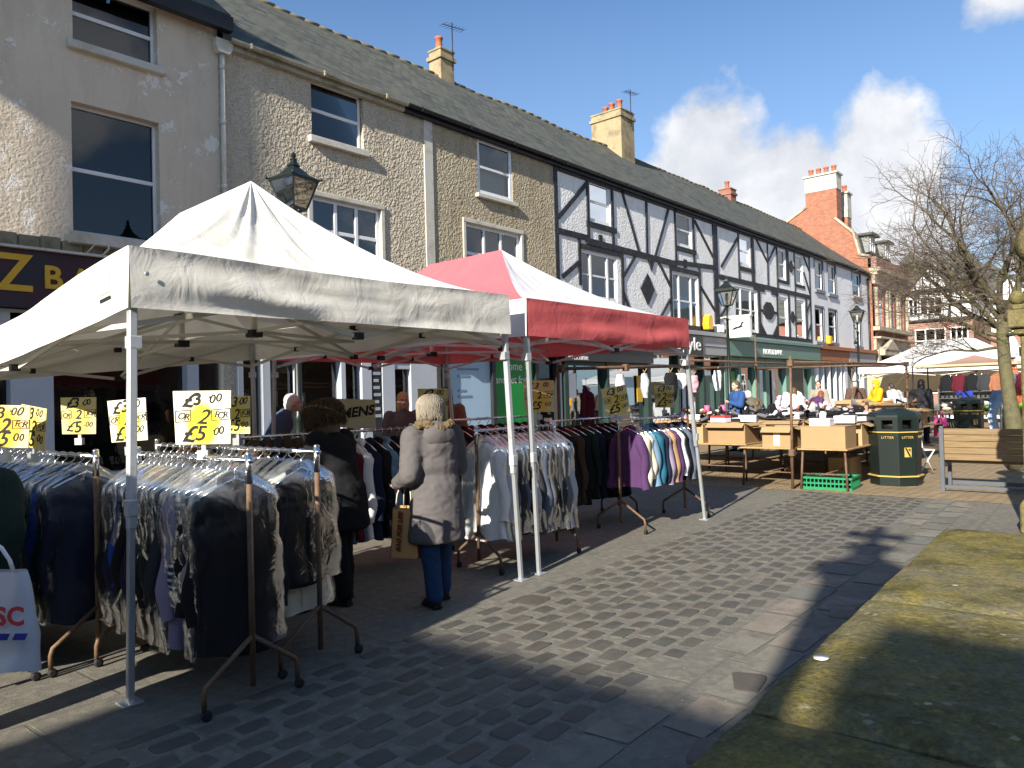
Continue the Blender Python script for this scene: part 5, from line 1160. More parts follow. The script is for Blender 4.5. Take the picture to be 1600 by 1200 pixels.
for lab, x, y, z in (('bright pink boot standing tall on the left shoe heap', 15.0, 7.4, 1.05), ('bright pink boot beside the tall one, left shoe heap', 15.15, 7.1, 1.05)):
    g = MB(); g.tube([(0, 0, .06), (0, 0, .14), (.0, 0, .24)], [.045, .05, .06], 12); g.tube([(-.03, 0, .045), (.05, 0, .045), (.12, 0, .035)], [.045, .048, .03], 10)
    o = g.build('rain_boot', pm('pink_rubber', (.7, .12, .28), .4)); o.location = (x, y, z); tag(o, lab, 'boot')
# green bread crate under the near table
t = thing('plastic_crate', 'green plastic crate of dark oddments under the near stall table', 'crate', (12.35, 4.0, 0), R(4))
g = MB(); A, B, H = .28, .36, .2
for s in (-1, 1):
    for k, (x, y0, y1) in enumerate(((s * A, -B, B),)):
        g.box(x - .012, x + .012, y0, y1, 0, .045); g.box(x - .015, x + .015, y0 - .012, y1 + .012, H - .03, H)
        for i in range(13): yy = lerp(y0, y1, i / 12); g.box(x - .008, x + .008, yy - .008, yy + .008, .045, H - .03)
        g.box(x - .009, x + .009, y0, y1, .09, .115)
    y = s * B; g.box(-A, A, y - .011, y + .011, .001, .046); g.box(-A, A, y - .014, y + .014, H - .031, H - .001)
    for i in range(10): xx = lerp(-A, A, i / 9); g.box(xx - .008, xx + .008, y - .008, y + .008, .045, H - .03)
g.box(-A, A, -B, B, .003, .015)
g.build('crate_body', M['crate'], t)
g = MB(); g.grid(lambda u, v: V((lerp(-A + .03, A - .03, u), lerp(-B + .03, B - .03, v), .15 + .05 * fbm(u * 6, v * 7, 2) - .1 * (abs(u - .5) * 2) ** 6)), 16, 18)
o = g.build('dark_cloth', FAB['black'], fix=False); o.location = (12.35, 4., 0.02); tag(o, 'dark cloth lying in the green crate', 'cloth')
# scaffold frame of the stall
def pole(label, pts, r=.022, cat='stall pole', nodes=()):
    g = MB(); g.tube(pts, r, 8); t = g.build('scaffold_pole', M['rust']); tag(t, label, cat, 'scaffold poles of the shoe stall')
    for p in nodes:
        q = MB(); q.box(p[0] - .05, p[0] + .05, p[1] - .045, p[1] + .045, p[2] - .055, p[2] + .055); q.build('pole_clamp', M['rust'], t, bev=.012)
    return t
pole('upright stall pole standing between the near cartons', [(11.93, 4.46, 0), (11.95, 4.44, 2.12)], nodes=[(11.93, 4.45, .58), (11.95, 4.44, 2.0)])
pole('upright stall pole behind the red gazebo right leg', [(12.3, 6.45, 0), (12.25, 6.42, 2.62)], nodes=[(12.25, 6.42, 2.05)])
pole('upright stall pole beside the person in blue', [(19.1, 8.0, 0), (19.1, 8.0, 3.05)], nodes=[(19.1, 8., 2.2), (19.1, 8, 1.25)])
pole('upright stall pole right of the person in orange', [(19.05, 4.41, 0), (19.05, 4.41, 2.14)], .025, nodes=[(19.05, 4.41, 2.1), (19.05, 4.41, 1.85)])
pole('upright stall pole before the far shops', [(26.5, 7.8, 0), (26.5, 7.8, 2.6)], nodes=[(26.5, 7.8, 2.2)])
pole('level stall pole under the red gazebo with clips and hangers', [(8.42, 6.4, 1.96), (12.5, 6.42, 2.06)], .026, nodes=[(8.5, 6.4, 1.96), (10.2, 6.4, 2.0)])
pole('level stall pole from gazebo to the near upright', [(12.25, 6.42, 2.0), (19.1, 8.0, 2.22)], .024)
pole('level stall pole running along the stall front side', [(11.9, 4.44, 2.02), (19.1, 4.41, 2.1)], .022)
pole('level stall pole along the back of the stall', [(12.25, 6.4, 2.16), (26.5, 7.8, 2.32)], .022)
pole('level stall pole across the stall to the right upright', [(19.05, 4.4, 2.1), (19.1, 8.0, 2.16)], .022)
pole('bent stall pole before the far shops', [(26.5, 7.8, 2.3), (22., 5.6, 2.14), (19.05, 4.45, 2.12)], .02)
pole('short upright pole at left end under the red gazebo', [(8.42, 6.4, .0), (8.42, 6.4, 1.98)], .02)
# things hung from the level pole
for i, (lab, x, y, z, w_, h_, m_) in enumerate((('clear bag of white underwear clipped to the level pole', 10.0, 6.38, 1.93, .16, .42, 'white'), ('second clear bag clipped to the level pole', 10.75, 6.39, 1.95, .14, .40, 'lightgrey'), ('black garment hung at the pole near the upright', 11.6, 6.38, 1.97, .26, .5, 'black'), ('bundle of white socks at the pole end', 11.95, 6.4, 1.96, .3, .28, 'white'), ('pale pink bundle hung by the upright pole', 12.3, 6.3, 1.92, .16, .3, 'pink'), ('white bag hung beyond the red gazebo', 14.6, 6.95, 2.06, .2, .42, 'white'))):
    t = thing('hanging_bundle', lab, 'bundle', (x, y, z), R(-40), 'goods clipped to the stall poles')
    g = MB(); g.grid(lambda u, v: V((w_ * .5 * cos(2 * pi * u) * (.35 + .65 * sin(pi * min(1, .15 + v * .8))) * (1 + .25 * fbm(cos(2 * pi * u) * 2, v * 4, i)), .06 * sin(2 * pi * u) * (1 + .5 * fbm(u * 5, v * 5, i + 9)), -.04 - h_ * v)), 20, 12, 0, True, True)
    g.build('cloth', FAB[m_], t, fix=False)
    g = MB()
    for s in (-1, 1): g.tube([(s * .04, 0, .04), (s * .015, 0, 0), (-s * .02, 0, -.05)], .007, 5)
    g.build('peg', M['tablewood'], t)
hang('blouse', 'maroon', (9.1, 6.4, 1.82), R(50), 'maroon blouse hung on the level stall pole behind the tilted price card', GC, False, 0, 1.)
g = MB()
rr = random.Random(5)
for i in range(60):
    a = rr.uniform(0, 6.28); r = rr.random() ** .5; g.ell((r * cos(a) * .75, r * sin(a) * .45, .2 + .42 * (1 - r * r) + rr.uniform(-.05, .05)), (rr.uniform(.07, .13),) * 2 + (rr.uniform(.05, .1),), rr.choice([0, 0, 1, 2]), 8)
o = g.build('plastic_bag_pile', [fab('bag_white', (.75, .74, .78)), fab('bag_lilac', (.6, .5, .6)), fab('bag_pink', (.62, .4, .5))]); o.location = (22.6, 8.4, .85); o.rotation_euler = (0, 0, R(10)); tag(o, 'pile of pink and white plastic wrapped goods by the shop windows', 'bag pile')
table('stall table under the pile of pink and white bags', 21.8, 23.4, 7.9, 9., .85)
g = MB(); g.grid(lambda u, v: V((lerp(-1.1, 1.1, u), lerp(-.7, .7, v), .02 + .03 * fbm(u * 5, v * 5, 1))), 20, 14); g.grid(lambda u, v: V((-1.1 - .02 * sin(u * 30), lerp(-.7, .7, u), lerp(.0, -.35, v))), 20, 4)
o = g.build('white_cloth', FAB['white'], fix=False); o.location = (26., 7.2, .87); tag(o, 'white cloth spread over table before person in orange', 'tablecloth')
# far white gazebo with cream back wall, brown parasol stall
gazebo('large far white gazebo with a cream back wall beyond the stall', [(33.2, 3.65), (38.4, 3.6), (38.4, 9.5), (33.2, 9.4)], [(33.1, 3.6), (38.5, 3.55), (38.5, 9.6), (33.1, 9.5)], [(35.8, 5.7, 3.5), (35.8, 7.6, 3.45)], ['canvas_w2'] * 4, ['canvas_w2', 'canvas_w2', 'canvas_w2', 'canvas_w2'], 2.42, 2.15, seed=9., fold=.6)
g = MB(); g.grid(lambda u, v: V((37.6 + .04 * sin(u * 25), lerp(3.4, 10.4, u), lerp(1.35, 2.3, v))), 60, 4); tag(g.build('gazebo_back_sheet', M['canvas_tan'], fix=False), 'cream canvas sheet hung at the back of the far white gazebo', 'canvas sheet')
g = MB()
for i in range(5):
    z = 1.3 - i * .28; g.box(36.4, 37.2, 4.6, 7.2, z, z + .02)
for y in (4.6, 7.2): g.box(36.4, 37.2, y, y + .04, 0, 1.45)
g.box(37.2, 37.23, 4.6, 7.24, 0, 1.5); sh_ = g.build('display_shelf', M['white']); tag(sh_, 'white display shelves under the far white gazebo', 'shelves')
g = MB()
for i in range(4):
    for k in range(15):
        y = 4.7 + k * .165; g.box(36.42, 36.6, y, y + .1, 1.321 - (i + 1) * .28, 1.43 - (i + 1) * .28, (i + k) % 3)
tag(g.build('shelf_goods', [M['shoebox'], M['ad_blue'], M['band']]), 'rows of small pale goods lined along the white shelves', 'goods', kind='stuff')
g = MB(); g.box(33.8, 35.6, 7.5, 10., .0, 1.1); tag(g.build('white_draped_counter', FAB['white'], bev=.03), 'white draped counter below the cream canvas sheet', 'counter')
t = thing('canopy_stall', 'brown canopied stall with garments hung along its rail behind bin', 'stall', (26.8, 4.3, 0))
g = MB(); pk = V((0, 0, 2.5)); cs = [V((-1.0, -1.75, 2.22)), V((1.0, -1.75, 2.22)), V((1.0, 1.5, 2.22)), V((-1.0, 1.5, 2.22))]
for a, b in zip(cs, cs[1:] + cs[:1]): g.grid(lambda u, v, a=a, b=b: a.lerp(b, u).lerp(pk, v) - V((0, 0, .08 * sin(pi * v))), 12, 8)
g.build('canopy', M['canvas_brown'], t, fix=False)
g = MB()
for a, b in zip(cs, cs[1:] + cs[:1]): g.grid(lambda u, v, a=a, b=b: a.lerp(b, u) - V((0, 0, .07 * v)), 12, 2)
g.build('canopy_border', M['canvas_tan'], t, fix=False)
for a in cs: g = MB(); g.tube([a, (a.x, a.y, 0)], .02, 6); g.build('leg', M['black'], t)
g = MB(); g.tube([(-1.2, -1.75, 2.0), (-1.2, 1.5, 2.0)], .015, 6); g.build('rail', M['black'], t)
for i, c_ in enumerate(('maroon', 'grey', 'rust', 'charcoal', 'black', 'maroon', 'black')):
    hang('blouse', c_, (25.6, 2.9 + i * .32, 2.0), R(90 + 20 * (i % 2)), f"{c_} blouse, {ORD[i]} from the right along the brown canopied stall rail", 'blouses hung on the brown stall', False, 0, .85)
table('stall table with bright goods under the brown canopy', 25.0, 26.4, 2.8, 5.0, .8)
g = MB()
rr = random.Random(8)
for i in range(40): g.ell((rr.uniform(25.1, 26.3), rr.uniform(2.9, 4.9), .87 + rr.uniform(0, .18)), (rr.uniform(.07, .15),) * 2 + (rr.uniform(.05, .09),), rr.choice([0, 1, 2, 3, 4]), 8)
tag(g.build('goods_heap', [FAB['white'], FAB['cream'], FAB['red'] if 'red' in FAB else fab('red', (.5, .06, .05)), fab('lime', (.25, .7, .05)), FAB['charcoal']]), 'heap of bright mixed goods under the brown canopy', 'goods')
t = thing('carrier_bag', 'bright pink carrier bag hung at the end of the stall beside a chair', 'bag', (18.98, 3.74, .45), R(-40))
g = MB(); g.grid(lambda u, v: V((.17 * math.copysign(abs(cos(2 * pi * u)) ** .5, cos(2 * pi * u)) * lerp(1, .85, v), .06 * sin(2 * pi * u) * (1 + .3 * fbm(u * 4, v * 4, 3)), .42 * v)), 24, 8, 0, True, True); g.build('bag_body', fab('hotpink', (.75, .1, .35)), t, fix=False)
g = MB(); g.tube([(-.09, 0, .41), (-.06, 0, .56), (.06, 0, .56), (.09, 0, .41)], .012, 6); g.build('handle', FAB['hotpink'], t)
g = MB(); g.box(-.2, .2, -.2, .2, 0, .03)
# ------------------------------------------------------------------ people (local: facing +y, right = +x)
M['eye'] = pm('dark_eye', (.03, .02, .02), .3)
M['lip'] = pm('lip', (.36, .15, .13), .5)
def hair_mat(n, c):
    if n in FAB: return FAB[n]
    t = NT(n); co = t.co(scale=(1, 1, .08)); s = t.noise(co, 90., 4, .6, .3)
    FAB[n] = t.done(t.bsdf(t.mix(s, sc3(c, .7), sc3(c, 1.25)), .5, t.bump(s, .3, .006), .35)); return FAB[n]
def person(label, loc, rz, H=1.65, lean=0., top='navy', hem=.48, legs='charcoal', hair=('grey_hair', (.45, .43, .4)), arms=None, head=0., longhair=0., cap=None, hood=None, bulk=1., sx=.0, stride=.06, vox=.014, fur=None, topm=None, sleeves=True, look=0., sit=False, puff=1., strands=False, curl=.25):
    t = thing('person', label, 'person', loc, rz)
    fw_ = R(lean); hipz = .52 * H
    def UB(p):       # bend the upper body forward at the hips
        p = V(p) * H; d = p - V((0, 0, hipz)); c, s = cos(fw_), sin(fw_)
        return V((d.x, d.y * c + d.z * s, hipz - d.y * s + d.z * c))
    Ts = Matrix.Translation((0, 0, hipz)) @ Matrix.Rotation(-fw_, 4, 'X') @ Matrix.Translation((0, 0, -hipz))
    b = MB()
    def E(mb, c, r, up=True): mb.ell(V(c) * H, V(r) * H, 0, 16, Ts if up else None)
    def cap_(mb, a, c, ra, rc): mb.tube([a, c], [ra * H, rc * H], 12); mb.ell(a, (ra * H,) * 3, 0, 12); mb.ell(c, (rc * H,) * 3, 0, 12)
    E(b, (0, 0, .53), (.088, .066, .07)); E(b, (0, 0, .62), (.08, .058, .09)); E(b, (0, -.004, .72), (.092, .062, .1)); E(b, (0, -.006, .785), (.1, .05, .05))
    cap_(b, UB((0, -.008, .80)), UB((0, .004, .875)), .034, .032)
    # head
    hc = V((0, .016, .928)); Hm = Matrix.Translation(UB(hc)) @ Matrix.Rotation(-fw_ * .35 - R(head), 4, 'X') @ Matrix.Rotation(R(look), 4, 'Z')
    def HE(mb, c, r, m=0): mb.ell(V(c) * H, V(r) * H, m, 16, Hm)
    HE(b, (0, -.004, .012), (.045, .054, .054)); HE(b, (0, .012, -.022), (.035, .042, .044)); HE(b, (0, .048, -.012), (.009, .014, .014)); HE(b, (0, .036, -.052), (.018, .016, .014))
    HE(b, (-.046, -.002, -.01), (.007, .013, .018)); HE(b, (.046, -.002, -.01), (.007, .013, .018)); HE(b, (0, .046, -.034), (.016, .008, .006)); HE(b, (0, .042, .014), (.032, .012, .008))
    # arms and hands
    arms = arms or ({}, {})
    J = []
    for s, a in zip((-1, 1), arms):
        sh = UB((s * .112, -.006, .80)); el = V(a.get('el') or (s * .14, -.01, .64)) * H if a.get('abs') else UB(a.get('el', (s * .14, -.012, .635))); wr = V(a['wr']) * H if a.get('abs') else UB(a.get('wr', (s * .142, .035, .485)))
        J.append((sh, el, wr)); cap_(b, sh, el, .033, .026); cap_(b, el, wr, .026, .018)
        d = (wr - el).normalized(); side = d.cross(V((0, 0, 1)) if abs(d.z) < .8 else V((1, 0, 0))).normalized(); nrm = side.cross(d)
        pc = wr + d * .035 * H; b.ell(pc, (.022 * H, .022 * H, .022 * H), 0, 10)
        for k, (o, ln) in enumerate(((-.017, .036), (-.006, .043), (.006, .041), (.016, .031))):
            k0 = wr + d * .045 * H + side * o * H; k1 = k0 + (d + nrm * .25).normalized() * ln * .55 * H; k2 = k1 + (d * .6 + nrm * .8).normalized() * ln * .5 * H
            b.tube([k0 - d * .02 * H, k0, k1, k2], [.0058 * H, .0056 * H, .005 * H, .004 * H], 6)
        b.tube([wr + d * .015 * H + side * .014 * H, wr + d * .035 * H + side * .026 * H + nrm * .01 * H, wr + d * .055 * H + side * .026 * H + nrm * .02 * H], [.0075 * H, .0065 * H, .005 * H], 6)
    # legs
    LG = []
    for s in (-1, 1):
        hp_ = V((s * .05, 0, .51)) * H; kn = V((s * .056, .012 + s * stride * .35, .28)) * H; an = V((s * .06, s * stride * .6 - .01, .045)) * H; LG.append((hp_, kn, an))
    if sit: LG = [(V((s * .05, 0, .51)) * H, V((s * (.06 + .01 * s), .24, .50)) * H, V((s * .06 + .02, .40 + .08 * s, .24)) * H) for s in (-1, 1)]
    for hp_, kn, an in LG: cap_(b, hp_, kn, .052, .036); cap_(b, kn, an, .035, .023)
    ec = [Hm @ (V((s * .018, .049, .004)) * H) for s in (-1, 1)]; mc = Hm @ (V((0, .053, -.034)) * H)
    def pick(c):
        if any((c - q).length < .0085 * H for q in ec): return 1
        if (c - mc).length < .012 * H and abs((Hm.inverted() @ c).z + .034 * H) < .005 * H: return 2
        return 0
    body = remesh(b, 'body', [M['skin'], M['eye'], M['lip']], t, vox, 3, pick)
    # trousers
    g = MB(); E(g, (0, 0, .53), (.098, .078, .075), False)
    for hp_, kn, an in LG: cap_(g, hp_, kn, .062, .046); cap_(g, kn, an + V((0, 0, .012 * H)), .046, .04)
    remesh(g, 'trousers', FAB[legs], t, vox, 3, wr=.007, wf=9, cr=.9)
    for hp_, kn, an in LG:
        g = MB(); f = an.copy(); f.z = an.z - .045 * H if sit else 0
        g.ell(f + V((0, -.005 * H, .028 * H)), (.026 * H, .032 * H, .03 * H), 0, 12); g.ell(f + V((0, .05 * H, .02 * H)), (.027 * H, .055 * H, .021 * H), 0, 12); g.box(f.x - .024 * H, f.x + .024 * H, f.y - .034 * H, f.y + .098 * H, f.z + .002, f.z + .012 * H)
        remesh(g, 'shoe', M['black'], t, .01, 2)
    # coat or jumper
    g = MB(); k = bulk
    E(g, (0, -.004, .745), (.112 * k, .082 * k, .1)); E(g, (0, -.004, .66), (.105 * k, .082 * k, .1)); E(g, (0, 0, .57), (.112 * k, .088 * k, .085)); E(g, (0, -.012, .80), (.105, .062, .045)); E(g, (0, -.006, .845), (.05, .05, .028))
    if hem < .5:
        n = 20; pr = []
        for i in range(7):
            z = lerp(.58, hem, i / 6); q = i / 6; pr.append((lerp(.108, .128, q) * k * H, z * H))
        g.lathe([(pr[0][0] * .5, pr[0][1] + .02), *pr, (pr[-1][0] * .9, pr[-1][1])], 24, 0, True, Matrix.Diagonal((1., .82, 1, 1)))
    if sleeves:
        for sh, el, wr in J:
            e2 = el.lerp(wr, .93); cap_(g, sh, el, .050 * k, .044 * k); cap_(g, el, e2, .044 * k, .034 * k)
    remesh(g, 'coat' if hem < .5 else 'top', topm or FAB[top], t, vox, 26, wr=.0065, wf=8, cr=1.)
    # hair
    if not hood:
        hm = hair_mat(*hair)
        G2 = MB(); g = MB(); HE(g, (0, -.014, .02), (.052 * puff, .058 * puff, .054)); HE(g, (0, -.03, -.01), (.047 * puff, .042 * puff, .05))
        if longhair:
            for s in (-1, 1): HE(g, (s * .032 * puff, -.018, -.03 - longhair * .4), (.024 * puff, .034 * puff, .045 + longhair * .5))
            HE(g, (0, -.034, -.03 - longhair * .5), (.046 * puff, .03 * puff, .05 + longhair * .6))
        if strands:
            for i in range(560):
                a = rnd.uniform(R(-55), R(235)); Ln = longhair * rnd.uniform(.75, 1.5) + .03; top_ = rnd.uniform(6, 40); pts = []
                for k in range(9):
                    q = k / 8; pol = R(min(100, top_ + 95 * q * 1.25)); rr_ = 1.05 + .05 * rnd.random() * curl ** 2
                    x, y, z = .054 * puff * sin(pol) * cos(a) * rr_, -.016 - .058 * puff * sin(pol) * sin(a) * rr_, .018 + .057 * cos(pol) * rr_
                    if 95 * q * 1.25 + top_ > 100: z -= Ln * (q - (100 - top_) / 118.75) * 1.6
                    w_ = curl * .006; pts.append(Hm @ (V((x + w_ * sin(k * 2.1 + i), y + w_ * cos(k * 1.7 + i * 2), z)) * H))
                g2 = G2.tube(pts, [.0012 * H, *[.0019 * H] * 7, .0009 * H], 3, 0)
            hb = remesh(g, 'hair', hm, t, .007, 12); n0 = len(hb.data.vertices); st = G2.build('tmp', hm); bm = bmesh.new(); bm.from_mesh(hb.data); bm.from_mesh(st.data); bm.to_mesh(hb.data); bm.free(); bpy.data.objects.remove(st)
            for f in hb.data.polygons: f.use_smooth = True
        else: remesh(g, 'hair', hm, t, .008, 2, wr=.004, wf=30)
    else:
        g = MB(); HE(g, (0, -.016, .014), (.062, .064, .064)); HE(g, (0, -.02, -.05), (.062, .054, .05)); remesh(g, 'hood', FAB[hood], t, .012, 3, wr=.01, wf=14)
    if cap:
        g = MB(); HE(g, (0, -.006, .038), (.055, .062, .036)); HE(g, (0, .055, .03), (.036, .03, .006)); remesh(g, 'cap', FAB[cap], t, .009, 2)
    return t, J, Hm, UB
fab('greycoat', (.112, .102, .103), v=.12); fab('jeans', (.02, .046, .11)); fab('darkjeans', (.022, .035, .07)); fab('orange', (.85, .36, .015)); fab('khaki', (.12, .11, .08)); fab('browncoat', (.1, .06, .045)); fab('offwhite', (.55, .56, .54)); fab('furtrim', (.14, .10, .055), v=.4, bs=60., bump=.9); fab('bluejumper', (.03, .075, .22)); fab('slateblue', (.06, .085, .14)); fab('paleblue', (.28, .4, .58)); fab('red', (.5, .05, .07)); fab('deepblue', (.03, .05, .3))
# woman in the grey coat, seen from behind
gl, J, Hm, UB = person('woman in long grey hooded coat seen from behind, holding a tan bag', (4.03, 4.28, 0), R(-12), 1.615, 4., 'greycoat', .30, 'jeans', ('blonde_grey_hair', (.27, .235, .18)),
    arms=({'el': (-.155, -.035, .625), 'wr': (-.14, .11, .585)}, {'el': (.15, .02, .64), 'wr': (.10, .14, .60)}), head=4., longhair=.05, puff=1.22, strands=True, bulk=1.16, vox=.011, stride=.10)
g = MB()
for i in range(26):
    a = R(-30 + 240 * i / 25); r = 1 + .1 * rnd.random(); p = UB((.082 * cos(a) * r, -.012 - .07 * sin(a) * r, .846 + .012 * sin(a * 3))); g.ell(p, (.030 * rnd.uniform(.8, 1.2),) * 3, 0, 10)
remesh(g, 'fur_trim', FAB['furtrim'], gl, .008, 1, wr=.016, wf=60)
g = MB(); T_ = Matrix.Translation(UB((0, -.062, .80))); g.ell((0, 0, 0), (.15, .075, .105), 0, 16, T_); g.ell((0, .03, .07), (.125, .07, .05), 0, 16, T_); remesh(g, 'hood', FAB['greycoat'], gl, .011, 16, wr=.006, wf=10)
g = MB(); g.bar(UB((.0, -.1005, .38)), UB((.0, -.103, .32)), .006, .01); g.build('vent_seam', FAB['charcoal'], gl)
wp = Matrix.Translation(gl.location) @ Matrix.Rotation(R(-12), 4, 'Z') @ J[0][2]
t = thing('tote_bag', 'tan tote bag with dark gusset hanging from grey coated woman arm', 'bag', (wp.x + .03, wp.y - .07, wp.z - .56), R(-72))
m_tan = m_fabric('tan_jute', (.52, .3, .12), .15, bs=120., bump=.5)
g = MB()
def bag(u, v):
    q = 2 * pi * u; a = .125 * lerp(1.08, .9, v); b_ = .075 * lerp(1., .8, v); p = .35
    return V((a * math.copysign(abs(cos(q)) ** p, cos(q)), b_ * math.copysign(abs(sin(q)) ** p, sin(q)) * (1 + .12 * fbm(u * 5, v * 4, 2)), .38 * v))
g.grid(bag, 40, 12, lambda i, j: 1 if (i < 5 or i > 34 or 15 <= i < 25) else 0, True, True); g.box(-.12, .12, -.07, .07, .0, .01, 1); g.build('bag_body', [m_tan, fab('gusset', (.12, .04, .03))], t, fix=False)
for s in (-1, 1): g = MB(); g.tube([(-.07, s * .06, .37), (-.06, s * .05, .48), (-.02, s * .012, .62), (.02, s * .012, .62), (.06, s * .05, .48), (.07, s * .06, .37)], .011, 6, flat=.5); g.build('handle', FAB['cream'], t)
text('BAG FOR LIFE', .05, fab('brownprint', (.2, .05, .02)), Matrix.Translation((-.03, -.0815, .2)) @ FACE @ Matrix.Rotation(R(84), 4, 'Z'), t, .001, .2, .003)
# woman in dark coat leaning over the rack
person('dark coated woman with bushy brown hair, back turned, behind the front racks', (3.62, 4.92, 0), R(20), 1.6, 14., 'black', .36, 'black', ('brown_hair', (.10, .06, .03)), head=10., longhair=.05, puff=1.4, strands=True, curl=2.2, bulk=1.22, arms=({'el': (-.16, .06, .65), 'wr': (-.12, .18, .66)}, {'el': (.16, .04, .64), 'wr': (.13, .17, .64)}))
# shopper at the left edge and the carrier bag
gl2, J2, _, _ = person('shopper in dark green coat cut off by the left photo edge', (.93, 4.45, 0), R(-40), 1.56, 30., 'darkgreen', .40, 'black', ('dark_hair', (.03, .025, .02)), bulk=1.3, head=10., arms=({}, {'el': (.17, -.02, .64), 'wr': (.16, .02, .52)}))
t = thing('carrier_bag', 'white carrier bag with red letters and blue dashes, far left', 'bag', (1.06, 4.06, .41), R(-52))
t.scale = (.95, .9, .95)
g = MB(); g.grid(lambda u, v: V((.21 * lerp(.95, .72, v ** 3) * math.copysign(abs(cos(2 * pi * u)) ** .6, cos(2 * pi * u)), .10 * (1 - .6 * v) * math.copysign(abs(sin(2 * pi * u)) ** .8, sin(2 * pi * u)) * (1 + .35 * fbm(cos(2 * pi * u) * 2, v * 4, 1)), .46 * v - .02 * cos(2 * pi * u) * (1 - v) + .03 * fbm(cos(2 * pi * u), sin(2 * pi * u), 5) * (1 - v))), 40, 14, 0, True, True)
g.add([(-.17, -.05, .0), (.17, -.05, 0), (.17, .05, 0), (-.17, .05, 0)], [(0, 1, 2, 3)]); g.build('bag_body', m_fabric('thin_white_plastic', (.62, .66, .7), .06, rough=.4, bs=12., bump=.5), t, fix=False)
for s in (-1, 1): g = MB(); g.tube([(s * .09, 0, .45), (s * .07, 0, .51), (s * .03, 0, .57), (0, 0, .59)], .016, 6, flat=.4); g.build('handle', M['white'], t)
text('TESC', .118, M['red_paint'], Matrix.Translation((.085, -.125, .27)) @ FACE, t, .001, 0, .004, space=1.05)
g = MB()
for k in range(4): x = -.09 + k * .085; g.prism([(x, .165), (x + .06, .165), (x + .075, .195), (x + .015, .195)], -.128, -.124)
g.build('blue_dash', FAB['deepblue'] if 'deepblue' in FAB else M['ad_blue'], t)
# others, nearer the shops
person('grey haired man in slate blue jacket leaning, in front of the shop window', (5.4, 8.9, 0), R(-118), 1.78, 24., 'slateblue', .44, 'black', ('white_hair', (.62, .6, .56)), head=-8., bulk=1.1)
person('person in brown jacket partly hidden by the brightest price card', (4.0, 8.3, 0), R(-140), 1.62, 12., 'tan', .44, 'charcoal', ('grey_hair2', (.4, .39, .38)), head=14., arms=({'el': (-.15, .05, .65), 'wr': (-.09, .17, .6)}, {'el': (.15, .05, .65), 'wr': (.09, .17, .6)}))
person('fair haired person in grey top behind the grey coated woman, by white door', (7.1, 8.2, 0), R(150), 1.7, 6., 'grey', .46, 'black', ('blonde_hair', (.5, .36, .16)), longhair=.03)
person('dark haired woman in rust patterned top before the pale poster', (8.5, 8.7, 0), R(120), 1.78, 3., 'rust', .46, 'black', ('black_hair', (.015, .012, .012)), longhair=.05)
person('figure in dark clothes standing inside by the shop door', (7.9, 12.0, 0), R(170), 1.78, 0., 'black', .46, 'black', ('black_hair', (.015, .012, .012)))
person('man in blue jumper with back pack strap at the shoe stall', (18.8, 8.4, 0), R(60), 1.86, 2., 'bluejumper', .49, 'slateblue', ('brown_hair', (.1, .06, .03)), arms=({'el': (-.14, .05, .65), 'wr': (-.06, .17, .7)}, {}))
person('white haired shopper in dark olive coat with tan strap, bending', (19.6, 8.2, 0), R(-30), 1.72, 34., 'khaki', .44, 'black', ('white_hair', (.62, .6, .56)), bulk=1.15)
person('shopper in off white jacket bending over the middle of stall', (21.3, 7.9, 0), R(-80), 1.74, 28., 'offwhite', .46, 'navy', ('brown_hair', (.1, .06, .03)), bulk=1.15, longhair=.02)
person('auburn haired shopper in purple coat bending over the brown goods', (23.6, 8.2, 0), R(-120), 1.68, 38., 'purple', .44, 'deepblue', ('auburn_hair', (.2, .06, .03)), longhair=.03)
person('person in striped top standing behind the bag pile', (25.6, 8.6, 0), R(100), 1.86, 0., 'taupe', .48, 'black', ('dark_hair', (.03, .025, .02)))
person('man in brown jacket and cap leaning on the white cloth', (27.9, 8.1, 0), R(-70), 1.9, 20., 'browncoat', .46, 'black', ('grey_hair2', (.4, .39, .38)), cap='black', bulk=1.1, arms=({'el': (-.15, .05, .64), 'wr': (-.1, .2, .6)}, {'el': (.15, .06, .64), 'wr': (.1, .22, .6)}))
person('person in bright orange hooded coat beside the white cloth', (27.4, 7.25, 0), R(40), 1.84, 4., 'orange', .44, 'darkjeans', hood='orange', bulk=1.16, arms=({'el': (-.16, .06, .65), 'wr': (-.1, .17, .62)}, {'el': (.16, .06, .65), 'wr': (.1, .17, .62)}))
person('person in light grey hooded jacket bending at far stall', (28., 6.8, 0), R(-30), 1.76, 18., 'lightgrey', .47, 'black', ('dark_hair', (.03, .025, .02)), bulk=1.1)
person('dark haired woman in charcoal coat right of the scaffold pole', (23., 5.0, 0), R(-100), 1.78, 6., 'charcoal', .44, 'navy', ('black_hair', (.015, .012, .012)), longhair=.06, bulk=1.12)
person('stallholder in deep blue top under far white gazebo', (32.5, 5.5, 0), R(60), 1.75, 6., 'deepblue', .48, 'darkjeans', ('grey_hair2', (.4, .39, .38)), arms=({'el': (-.15, .05, .68), 'wr': (-.1, .12, .82)}, {'el': (.15, .06, .72), 'wr': (.1, .14, .88)}))
